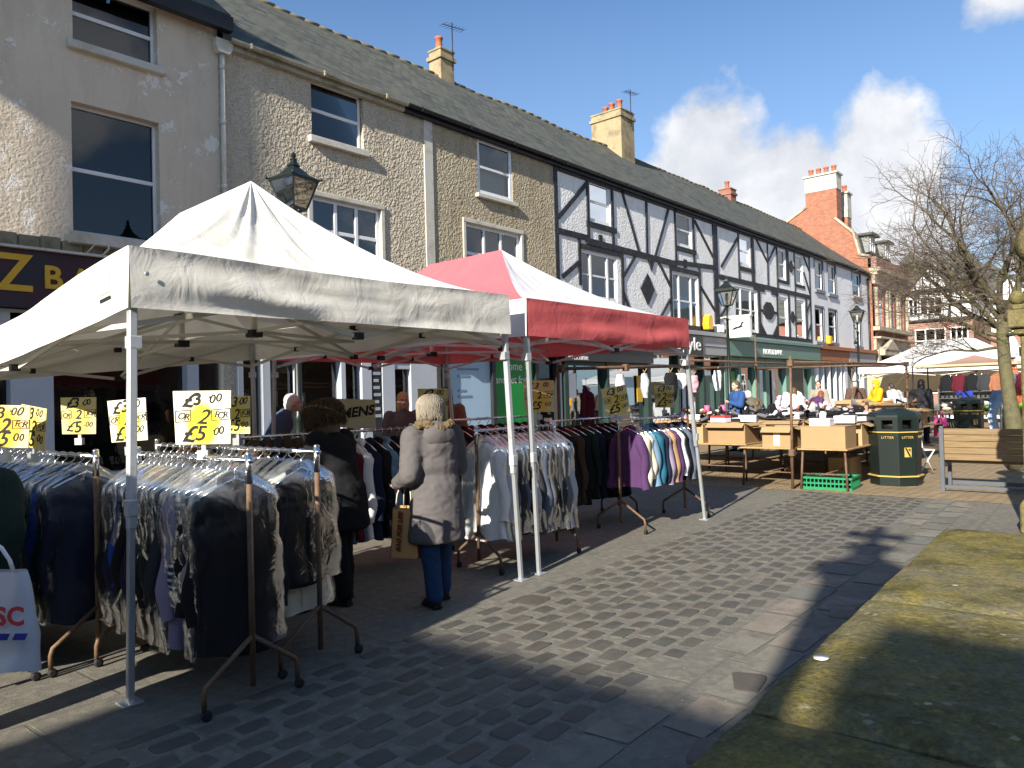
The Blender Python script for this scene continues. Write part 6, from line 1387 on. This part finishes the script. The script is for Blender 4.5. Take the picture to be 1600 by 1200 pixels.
# ------------------------------------------------------------------ lamps, bins, bench, tree, pillar, step
def lamp(label, x, y, zl, sc_=1.):
    t = thing('street_lamp', label, 'street lamp', (x, y, 0), R(10), 'green lantern street lamps')
    g = MB(); g.lathe([(.16, 0), (.16, .1), (.13, .14), (.11, .6), (.14, .65), (.14, .72), (.075, .8), (.07, 1.3), (.085, 1.33), (.06, 1.38), (.045, zl - .5), (.06, zl - .48), (.035, zl - .4), (.035, zl - .1), (.07, zl - .05), (.05, zl)], 16); g.build('post', M['lamp_green'], t)
    g = MB(); g.tube([(-.35, 0, zl - .45), (.35, 0, zl - .45)], .016, 6); g.ell((-.36, 0, zl - .45), (.03,) * 3, 0, 8); g.ell((.36, 0, zl - .45), (.03,) * 3, 0, 8); g.build('ladder_bar', M['lamp_green'], t)
    s = sc_; ln = MB(); q = lambda r, z: [V((sx * r, sy * r, z)) for sx, sy in ((-1, -1), (1, -1), (1, 1), (-1, 1))]
    b, m = q(.135 * s, zl), q(.27 * s, zl + .47 * s)
    for i in range(4):
        ln.bar(b[i], m[i], .026, .026, up=(1, 1, 0)); ln.bar(b[i], b[(i + 1) % 4], .03, .04); ln.bar(m[i], m[(i + 1) % 4], .034, .045)
        ln.ell(m[i] * 1.0 + V((m[i].x * .12, m[i].y * .12, .03)), (.028,) * 3, 0, 8)
    lo = ln.build('lantern_frame', M['lamp_green'], t)
    r = MB(); z = zl + .47 * s; r.lathe([(.42 * s, z), (.40 * s, z + .03), (.25 * s, z + .09 * s), (.13 * s, z + .19 * s), (.09 * s, z + .22 * s), (.11 * s, z + .24 * s), (.07 * s, z + .28 * s), (.05 * s, z + .33 * s), (.06 * s, z + .35 * s), (.025 * s, z + .37 * s), (.045 * s, z + .41 * s), (.01, z + .47 * s)], 4, 0, False, a0=pi / 4); r.build('lantern_roof', M['lamp_green'], lo)
    p = MB()
    for i in range(4): p.add([b[i] * .97 + V((0, 0, b[i].z * .03)), b[(i + 1) % 4] * .97 + V((0, 0, b[i].z * .03)), m[(i + 1) % 4] * .985 + V((0, 0, m[i].z * .015)), m[i] * .985 + V((0, 0, m[i].z * .015))], [(0, 1, 2, 3)])
    p.build('lantern_glass', M['lamp_glass'], lo)
    k = MB(); k.lathe([(.03, zl + .02), (.03, zl + .12), (.05, zl + .16), (.05, zl + .36), (.02, zl + .4)], 10); k.build('bulb', M['white_paint'], lo)
    return t
lamp('green lantern street lamp rising behind the white gazebo', 6.92, 10.5, 4.70, 1.0)
lamp('green lantern street lamp before the half timbered bank', 22.92, 10.5, 4.36, 1.04)
lamp('green lantern street lamp before the plain white end house', 38.5, 11., 4.75, 1.1)
t = thing('hanging_sign', 'white hanging sign with a black horse above the green shopfront', 'sign', (28.75, 13.35, 3.78))
g = MB(); g.box(-.1, .1, -1.15, -.15, 0, .75); g.build('sign_box', M['white'], t, bev=.01)
g = MB(); g.box(-.12, .12, -1.2, -.1, .752, .83); g.box(-.12, .12, -1.2, -.1, -.06, -.002); g.bar((0, -.2, .8), (0, .3, .8), .05, .05); g.bar((0, -.2, -.02), (0, .3, -.02), .05, .05); g.build('bracket', M['band'], t)
hp = [(-.28, -.12), (-.2, -.06), (-.12, -.02), (-.05, .0), (.06, .01), (.12, .06), (.15, .14), (.19, .19), (.2, .23), (.215, .2), (.29, .14), (.28, .11), (.23, .115), (.2, .06), (.19, .0), (.29, .02), (.33, -.03), (.31, -.04), (.27, -.01), (.17, -.04), (.1, -.07), (.0, -.07), (-.06, -.1), (-.14, -.12), (-.22, -.17), (-.25, -.16), (-.16, -.1), (-.2, -.1), (-.25, -.14), (-.29, -.15)]
g = MB(); g.prism([(-.65 - a * .95, .38 + b * .95) for a, b in hp], -.112, -.102, 0, axis='x'); g.build('horse_emblem', M['black'], t)
def bin_(label, x, y, rz, s=1.):
    t = thing('litter_bin', label, 'litter bin', (x, y, 0), rz, 'dark green litter bins')
    n = 8; a0 = pi / 8; r = .415 * s
    g = MB(); g.lathe([(r * .93, 0), (r * .93, .13), (r * .90, .14), (r * .96, .84), (r * .98, .86)], n, 0, False, None, a0)
    g.build('body', M['bin'], t, bev=.02)
    # hood ring with openings
    h = MB(); zb, zt = .862, 1.1
    for i in range(n):
        A = [V((r * cos(a0 + 2 * pi * (i + k) / n), r * sin(a0 + 2 * pi * (i + k) / n), 0)) for k in (0, 1)]
        P = lambda u, z, sc_=1.: V((lerp(A[0].x, A[1].x, u) * sc_, lerp(A[0].y, A[1].y, u) * sc_, z))
        us = (0, .24, .76, 1); zs = (zb, zb + .05, zb + .19, zt)
        for a in range(3):
            for b in range(3):
                if a == 1 and b == 1: continue
                h.add([P(us[a], zs[b]), P(us[a + 1], zs[b]), P(us[a + 1], zs[b + 1]), P(us[a], zs[b + 1])], [(0, 1, 2, 3)])
        o4 = [(us[1], zs[1]), (us[2], zs[1]), (us[2], zs[2]), (us[1], zs[2])]
        for k in range(4):
            p, q = o4[k], o4[(k + 1) % 4]; h.add([P(*p), P(*q), P(*q, .9), P(*p, .9)], [(0, 1, 2, 3)])
    h.lathe([(r, zt), (r * .99, zt + .03), (r * .9, zt + .07), (r * .45, zt + .12), (r * .42, zt + .14), (.02, zt + .15)], n, 0, False, None, a0)
    h.build('hood', M['bin'], t)
    i_ = MB(); i_.lathe([(r * .6, .87), (r * .6, 1.05)], 12); i_.build('liner', M['black'], t)
    b = MB(); 
    for z in (.85, .145): b.lathe([(r * .995, z), (r * 1.005, z + .004), (r * 1.005, z + .018), (r * .99, z + .022)], n, 0, False, None, a0)
    b.build('gold_band', M['bin_gold'], t)
    for i in range(n):
        am = pi / 4 * i; ap = r * .965 * cos(pi / 8)
        if i in (4, 5, 6):
            MM = Matrix.Rotation(am + pi / 2, 4, 'Z') @ Matrix.Translation((0, -ap - .006, .775)) @ FACE
            text('LITTER', .055, M['bin_gold'], MM, t, .0015, space=1.15)
    am = pi / 4 * 5; ap = r * .955 * cos(pi / 8)
    MM = Matrix.Rotation(am + pi / 2, 4, 'Z') @ Matrix.Translation((0, -ap - .004, .54))
    e = MB(); e.box(-.055, .055, -.004, .004, -.075, .075, 0, MM); e.add([MM @ V(p) for p in ((-.05, -.0055, .07), (-.02, -.0055, .07), (.05, -.0055, -.07), (.02, -.0055, -.07))], [(0, 1, 2, 3)], 1); e.add([MM @ V(p) for p in ((.0, -.0056, .05), (.04, -.0056, .06), (.04, -.0056, .0))], [(0, 1, 2)], 1)
    e.build('emblem_plate', [M['bin_gold'], M['bin']], t)
    return t
bin_('large dark green litter bin in front of the shoe stall', 13.35, 3.3, R(-2))
bin_('farther dark green litter bin behind the green plastic chair', 24.5, 4.12, R(-8), .95)
def bench(label, x, y, rz, L=2.0):
    t = thing('park_bench', label, 'bench', (x, y, 0), rz, 'slatted wooden benches')
    # local: length along x, back at y = 0, seat towards +y
    for k, z in enumerate((.895, .80, .705, .61, .515)):
        g = MB(); hh = .052; g.box(0, L, -.02 + .006 * k, .016 + .006 * k, z - hh + .006, z + hh - .008); g.build('back_slat', M['bench_wood'], t, bev=.006)
    for k in range(4):
        g = MB(); y0 = .1 + k * .105; g.box(0, L, y0, y0 + .095, .42, .455); g.build('seat_slat', M['bench_wood'], t, bev=.006)
    for xx in (.0, L - .06):
        g = MB(); g.box(xx - .03, xx + .03, -.07, -.02, 0, .95); g.tube([(xx, -.045, .94), (xx, -.045, .975)], .03, 8); g.box(xx - .025, xx + .025, -.019, .5, .36, .419); g.box(xx - .025, xx + .025, .44, .5, 0, .36); g.build('frame', M['bench_metal'], t, bev=.005)
    g = MB(); g.box(.03, L, .47, .5, .06, .12); g.box(.03, L, -.06, -.03, .06, .1); g.build('stretcher', M['bench_metal'], t)
    return t
bench('slatted wooden bench on brick paving seen from behind, at right', 12.75, 2.5, R(-90), 2.1)
bench('second slatted bench behind the tree trunk, far right', 22.2, 3.0, R(-98), 1.7)
t = thing('plastic_chair', 'dark green plastic armchair before the farther litter bin', 'chair', (18.9, 3.36, 0), R(150))
g = MB(); g.grid(lambda u, v: V((lerp(-.25, .25, u), lerp(-.24, .24, v), .42 - .025 * sin(pi * u) * sin(pi * v))), 10, 10); g.grid(lambda u, v: V((lerp(-.25, .25, u), lerp(-.24, .24, v), .4 - .025 * sin(pi * u) * sin(pi * v))), 10, 10); g.build('seat', M['bin'], t, fix=False)
g = MB()
for i in range(7):
    u = -.21 + i * .07; g.bar((u, -.24, .42), (u * 1.05, -.34, .84 - .3 * u * u), .042, .014)
g.tube([(-.26, -.25, .42), (-.27, -.32, .74), (-.2, -.345, .82), (0, -.35, .85), (.2, -.345, .82), (.27, -.32, .74), (.26, -.25, .42)], .02, 8); g.build('backrest', M['bin'], t)
for s in (-1, 1):
    g = MB(); g.tube([(s * .27, -.3, .66), (s * .3, -.1, .65), (s * .3, .18, .63), (s * .28, .25, .55), (s * .26, .24, .42)], .024, 8); g.build('armrest', M['bin'], t)
    for y in (-.25, .24): g = MB(); g.tube([(s * .25, y * .95, .42), (s * .29, y * 1.12, 0)], [.03, .02], 8); g.build('leg', M['bin'], t)
t = thing('folding_chair', 'white framed folding chair behind the near litter bin', 'chair', (15.1, 3.32, 0), R(60))
g = MB()
for s in (-1, 1): g.tube([(s * .2, -.1, 0), (s * .2, .15, .42), (s * .2, .22, .84)], .013, 8); g.tube([(s * .2, .28, 0), (s * .2, -.12, .44)], .013, 8)
g.tube([(-.2, .22, .84), (.2, .22, .84)], .013, 8); g.build('frame', M['white_paint'], t)
g = MB(); g.box(-.19, .19, -.14, .18, .43, .445); g.build('seat', M['blind'], t); g = MB(); g.box(-.19, .19, .19, .215, .6, .8); g.build('backrest', M['blind'], t)
# ---- bare tree
t = thing('bare_tree', 'leafless mossy tree with spreading bare twigs on the square', 'tree', (16.42, 2.04, .52)); t.scale = (.67, .67, .67)
tg = MB(); cw = MB(); rt_ = random.Random(21)
def limb(p, d, L, r, lvl):
    n = 4 if lvl < 2 else 3; pts = [p.copy()]; q = p.copy(); dd = d.copy()
    for i in range(n):
        w_ = V((rt_.gauss(0, 1), rt_.gauss(0, 1), rt_.gauss(0, .8))) * (.16 if lvl < 3 else .22)
        dd = (dd + w_ + V((0, 0, .03 if lvl < 3 else -.015))).normalized(); q = q + dd * L / n; pts.append(q.copy())
    rs = [lerp(r, r * .62, i / n) for i in range(n + 1)]
    (tg if lvl == 0 else cw).tube(pts, rs, 9 if lvl < 2 else (6 if lvl < 3 else 4), 0 if lvl < 3 else 1, True, lvl < 2)
    if lvl >= 6 or L < .12: return
    k = {0: 0, 1: 4, 2: 4, 3: 3, 4: 3, 5: 1}[lvl]
    for i in range(k):
        f = .3 + .7 * (i + rt_.random()) / k; j = min(n - 1, int(f * n)); pp = pts[j].lerp(pts[j + 1], f * n - j)
        ax = V((rt_.gauss(0, 1), rt_.gauss(0, 1), rt_.gauss(0, .6))).normalized(); nd = (dd * .75 + ax * .75).normalized()
        if nd.z < -.25: nd.z *= -.3
        limb(pp, nd, L * rt_.uniform(.5, .72), max(.004, rs[j] * rt_.uniform(.42, .58)), lvl + 1)
    limb(pts[-1], (dd + V((rt_.gauss(0, .2), rt_.gauss(0, .2), 0))).normalized(), L * .66, max(.004, rs[-1] * .85), lvl + 1)
tp = [V((.03, -.1, -.79)), V((0, .0, .3)), V((0, .1, 1.3)), V((.0, .17, 2.2)), V((.05, .2, 3.0)), V((0, .18, 3.5))]
tg.tube(tp, [.3, .22, .17, .157, .15, .13], 14)
for az_, e_, L, r, z in ((95, 24, 1.8, .065, 2.9), (70, 38, 2.2, .085, 3.1), (120, 12, 1.5, .05, 2.7), (-80, 45, 2.3, .09, 3.2), (-50, 25, 2.1, .07, 3.0), (20, 50, 2.1, .08, 3.3), (200, 45, 2.1, .08, 3.2), (150, 62, 2.3, .085, 3.4), (-100, 66, 2.4, .09, 3.45), (60, 72, 2.5, .09, 3.45), (100, 6, 1.3, .045, 2.6), (-120, 15, 1.9, .06, 2.9), (85, 52, 2.3, .08, 3.3), (110, 30, 2.3, .07, 3.0)):
    a, e = R(az_), R(e_); limb(V((.03, .19, z)), V((cos(a) * cos(e), sin(a) * cos(e), sin(e))), L * 1.0, r, 1)
tg.build('trunk', [M['bark'], M['twig']], t, fix=False); cw.build('crown', [M['bark'], M['twig']], t, fix=False)
t = thing('furled_parasol', 'orange red furled parasol standing beside the bare tree', 'parasol', (26., 2.98, 0), 0)
g = MB(); g.tube([(0, 0, 0), (0, .24, 3.0)], .03, 8); g.build('pole', M['band'], t)
g = MB(); g.grid(lambda u, v: V((.03 + 0, .0, 0)) + V((cos(2 * pi * u) * (.13 + .03 * cos(6 * pi * u)) * (1 - .6 * v), .04 + .2 * v + sin(2 * pi * u) * (.13 + .03 * cos(6 * pi * u)) * (1 - .6 * v), .75 + 1.6 * v)), 36, 6, 0, True, True); g.build('furled_canopy', pm('orange_red_cloth', (.55, .13, .06), .8), t, fix=False)
g = MB(); g.grid(lambda u, v: V((cos(2 * pi * u) * .16 * sin(pi * (.1 + .85 * v)), .2 + .1 * v + sin(2 * pi * u) * .18 * sin(pi * (.1 + .85 * v)), 2.35 + .75 * v)), 20, 8, 0, True, True); tag(g.build('hanging_bag', FAB['white'], fix=False), 'white bag hung above the orange red parasol', 'bag').location = (25.9, 2.98, 0)
t = thing('jeans_display', 'pale blue jeans on a display form beside the tree trunk', 'jeans display', (19.7, 2.70, 0), R(40.7))
lf = lambda a, z, d=0.: V((d, a, z))     # seen from the camera: +y left, z up
for k, dd in ((0, -.07), (1, .08)):
    g = MB(); g.tube([lf(-.02, 1.42, dd), lf(.02, 1.3, dd), lf(.2 - .08 * k, 1.0, dd), lf(.24 - .12 * k, .82, dd), lf(.17 - .12 * k, .5, dd), lf(.12 - .1 * k, .2, dd)], [.11, .115, .085, .075, .07, .075], 14); remesh(g, 'trouser_leg', FAB['paleblue'], t, .014, 3, wr=.012, wf=9, cr=1.)
g = MB(); g.tube([lf(.0, 0), lf(-.02, 1.46)], .02, 8); g.box(-.18, .18, -.18, .18, 0, .02); g.build('stand', M['galv'], t)
g = MB(); g.tube([lf(.285, 1.0, -.07), lf(.318, .82, -.07), lf(.243, .5, -.07), lf(.2, .22, -.07)], .014, 6); g.build('white_trim', M['white'], t)
# ---- stone pillar and step at the right
M['mossstone'] = None
def sc3_(t, c, k): return t.mix(1., c, (k, k, k), 'MULTIPLY')
def moss(name, base, m1, m2, amt):
    t = NT(name); co = t.co(); n1 = t.noise(co, 1.1, 6, .68); n2 = t.noise(co, 6., 6, .7); n3 = t.noise(co, 45., 4)
    c = t.mix(t.ramp(n2, (.35, (0, 0, 0)), (.7, (1, 1, 1))), m1, m2)
    c = t.mix(t.ramp(t.math('ADD', t.math('MULTIPLY', n1, .7), t.math('MULTIPLY', n2, .3)), (amt - .1, (1, 1, 1)), (amt + .14, (0, 0, 0))), base, c)
    c = t.mix(t.ramp(t.noise(co, 2.6, 6, .72), (.46, (0, 0, 0)), (.66, (.8,) * 3)), c, sc3(m2, .42))
    c = t.mix(t.ramp(t.noise(co, 17., 5, .7), (.52, (0, 0, 0)), (.7, (.6,) * 3)), c, sc3(m1, 1.35))
    c = t.mix(t.ramp(n3, (.3, (.5,) * 3), (.6, (0, 0, 0))), c, sc3(m2, .4))
    c = t.mix(t.noise(co, 130., 3, .7), sc3_(t, c, .62), sc3_(t, c, 1.32))
    v2 = t.n('ShaderNodeTexVoronoi'); v2.inputs['Scale'].default_value = 13.; t.l(co, v2.inputs['Vector'])
    pk = t.math('MULTIPLY', t.ramp(t.math('ADD', v2.outputs['Distance'], t.math('MULTIPLY', t.noise(co, 40., 4), .5)), (.42, (1, 1, 1)), (.5, (0, 0, 0))), t.ramp(t.noise(co, 1.7, 4), (.52, (0, 0, 0)), (.62, (.75,) * 3)))
    c = t.mix(pk, c, (.33, .31, .2))
    vo = t.n('ShaderNodeTexVoronoi'); vo.inputs['Scale'].default_value = 4.2; t.l(co, vo.inputs['Vector'])
    c = t.mix(t.ramp(t.math('ADD', vo.outputs['Distance'], t.math('MULTIPLY', t.noise(co, 18., 4), .3)), (.17, (.85,) * 3), (.2, (0, 0, 0))), c, (.45, .43, .33))
    return t.done(t.bsdf(c, .95, t.bump(t.math('ADD', t.math('MULTIPLY', n3, .5), n2), 1., .02), .1))
M['mossstep'] = moss('mossy_step_stone', (.19, .175, .13), (.25, .2, .06), (.125, .118, .05), .55)
M['mosspier'] = moss('mossy_pier_stone', (.24, .2, .12), (.19, .16, .05), (.11, .1, .04), .5)
t = thing('stone_step', 'mossy yellow green stone slabs of the monument step, bottom right', 'stone step', (2.2, 1.14, 0), R(2.6))
xs = [-6., -3.9, -2., .41, 2.16, 4.66]
for i, (a, b) in enumerate(zip(xs, xs[1:])):
    g = MB(); w_ = 3.2; nu, nv = 24, 30; z0 = .45 + (.004 if i % 2 else 0)
    a += .006; b -= .006
    def top(u, v, a=a, b=b, z0=z0, i=i):
        x, y = lerp(a, b, u), lerp(-w_, 0, v); e = min(u * (b - a), (1 - u) * (b - a), v * w_ + .05, (1 - v) * w_)
        return V((x + .004 * fbm(y * 6, i, 0) * (u < .02 or u > .98), y + (.012 * fbm(x * 2, i, 3) - .02 * max(0, fbm(x * 9, i, 7) - .25)) * v, z0 - .03 * (1 - clamp(e / .07)) ** 2 + .006 * fbm(x * 4, y * 4, i)))
    g.grid(top, nu, nv)
    g.grid(lambda u, v, a=a, b=b: V((top(u, 1., a, b).x, top(u, 1., a, b).y + .004 * fbm(u * 20, v * 9, i), lerp(0, top(u, 1., a, b).z, v))), nu, 8)
    for q in (0, 1): g.grid(lambda u, v, q=q: V((top(float(q), u).x, top(float(q), u).y, lerp(0, top(float(q), u).z, v))), nv, 6)
    g.build('slab', M['mossstep'], t, fix=True)
pp = (9.755, .915); t = thing('stone_pillar', 'mossy stone pillar with moulded cap and big ball, right edge', 'stone pillar', (*pp, 0), R(2))
g = MB(); g.lathe([(.36, 0), (.36, .3), (.3, .36), (.28, 2.1)], 4, 0, False, None, pi / 4); g.build('shaft', M['mosspier'], t, bev=.015)
g = MB(); g.box(-.25, .25, -.25, .25, 2.1, 2.17); g.box(-.3, .3, -.3, .3, 2.171, 2.36); g.box(-.26, .26, -.26, .26, 2.361, 2.42); g.lathe([(.3, 2.421), (.2, 2.5), (.16, 2.6), (.16, 2.78), (.2, 2.82), (.1, 2.88)], 4, 0, False, None, pi / 4); g.build('cap', M['mosspier'], t, bev=.012)
g = MB(); g.ell((0, 0, 3.07), (.235, .235, .235), 0, 28); g.build('ball', M['mosspier'], t)
for sx in (-1, 1):
    for sy in (-1, 1): g = MB(); g.ell((sx * .21, sy * .21, 2.49), (.075, .075, .08), 0, 16); g.build('corner_ball', M['mosspier'], t)
# white sticker on the step
g = MB(); g.lathe([(.038, 0), (.038, .0015)], 20); o = g.build('round_sticker', M['white']); o.location = (3.22, 1.108, .457); o.scale = (1.0, .8, 1); tag(o, 'white round sticker stuck on the mossy step', 'sticker')
# ------------------------------------------------------------------ the square behind the camera: its roofs throw the long shadows
t = thing('shade_tower', 'unseen tall stone tower with a gap, shaped to shade the left house', 'building', (-10., 10.1, 0))  # unseen tower, edges set to cast the shade on the left house
g = MB()
g.box(11., 12., 0, .31, 0, 17.6)
g.box(11., 12, .31, .56, 0, 17.6); g.box(11., 12, .56, 1.1, 0, 11.2); g.box(11., 12, .56, 1.1, 13.9, 17.6); g.box(0, 12, 1.1, 9., 0, 17.6)  # gap shaped to let a patch of sun onto the left wall
g.build('wall', M['stone'], t)
for v in t.children: v.location.x = -12.
g = MB(); g.box(-1.1, .12, -.16, 9.2, 17.6, 18.6); g.prism([(-.1, 18.1), (9.1, 18.1), (4.5, 21.)], -12, 0, 0, axis='x'); g.build('roof', M['slate'], t)
t = thing('corner_house', 'brick corner house with steep slate roof at the square', 'building', (-10., 1.35, 0))
g = MB(); wall_holes(g, -14., 0., 0, 6.1, 0, [], .2); g.box(-5.2, 0, -14, 0, 0, 6.1); g.build('wall', M['brick_front'], t)
g = MB(); g.prism([(.25, 6.0), (-2.6, 8.15), (-5.45, 6.0)], -14.3, .12, 0); r = g.build('roof', M['slate'], t)
g = MB(); g.box(-3., -2.2, -4.0, -3.3, 7., 8.62); g.build('chimney', M['brick_front'], r)  # unseen stack added and sized to throw shade on the step
t = thing('market_cross', 'stone market cross with tapering shaft and short cross arms', 'monument', (-6., -.37, 0))
g = MB(); g.lathe([(.9, 0), (.9, .4), (.6, .4), (.6, .8), (.26, .9), (.2, 5.2), (.25, 6.25), (.42, 6.55), (.30, 6.66), (.16, 6.8), (.15, 7.0), (.25, 7.06), (.08, 7.16), (.07, 7.66), (.02, 7.7)], 8); g.build('shaft', M['stone'], t)
g = MB(); g.box(-.07, .07, -.3, .3, 7.33, 7.45); g.build('cross_arm', M['stone'], t)
t = thing('shade_screen', 'white canvas screen on two poles beside the next pitch', 'canvas screen', (-.25, 3.2, 0))  # unseen sheet added to keep sun off the lower clothes
for y in (0, 2.4, 4.8): g = MB(); g.tube([(0, y, 0), (0, y, 2.25)], .02, 8); g.build('pole', M['galv'], t)
g = MB(); g.grid(lambda u, v: V((.02 + .03 * fbm(u * 6, v * 3, 4), lerp(0, 4.8, u), lerp(1.2, 2.2, v))), 40, 10); g.build('sheet', M['canvas'], t, fix=False)
for i, (x, w_, e, r, lab) in enumerate(((-4., 13, 7.2, 10.4, 'brick shop row across the square, nearest the camera'), (10., 14, 8.4, 11.5, 'taller brick house across the square'), (25., 15, 7.4, 10.5, 'brick shop row across the square, farther along'), (41., 16, 8.2, 11.6, 'brick house across the square, far end'))):
    o = far_house('brick_house', lab, 0., -w_ / 2, w_ / 2, e, r, 'brick_front', 'brick_front', 3.4, [], [(k * 2.6 - w_ / 2 + 1.6, 4.6, 1.3, 1.8) for k in range(int(w_ / 2.6))])
    o.location = (x, -16., 0); o.rotation_euler = (0, 0, -pi / 2)
o = far_house('brick_house', 'long low brick building closing the square behind the camera', 0., -16, 16, 7.0, 9.4, 'brick_front', 'brick_front', 3.4, [], [(k * 3.2 - 14, 4.4, 1.3, 1.7) for k in range(9)])
o.location = (-27., -2., 0); o.rotation_euler = (0, 0, pi)
bpy.data.scenes.remove(tmp_scene)
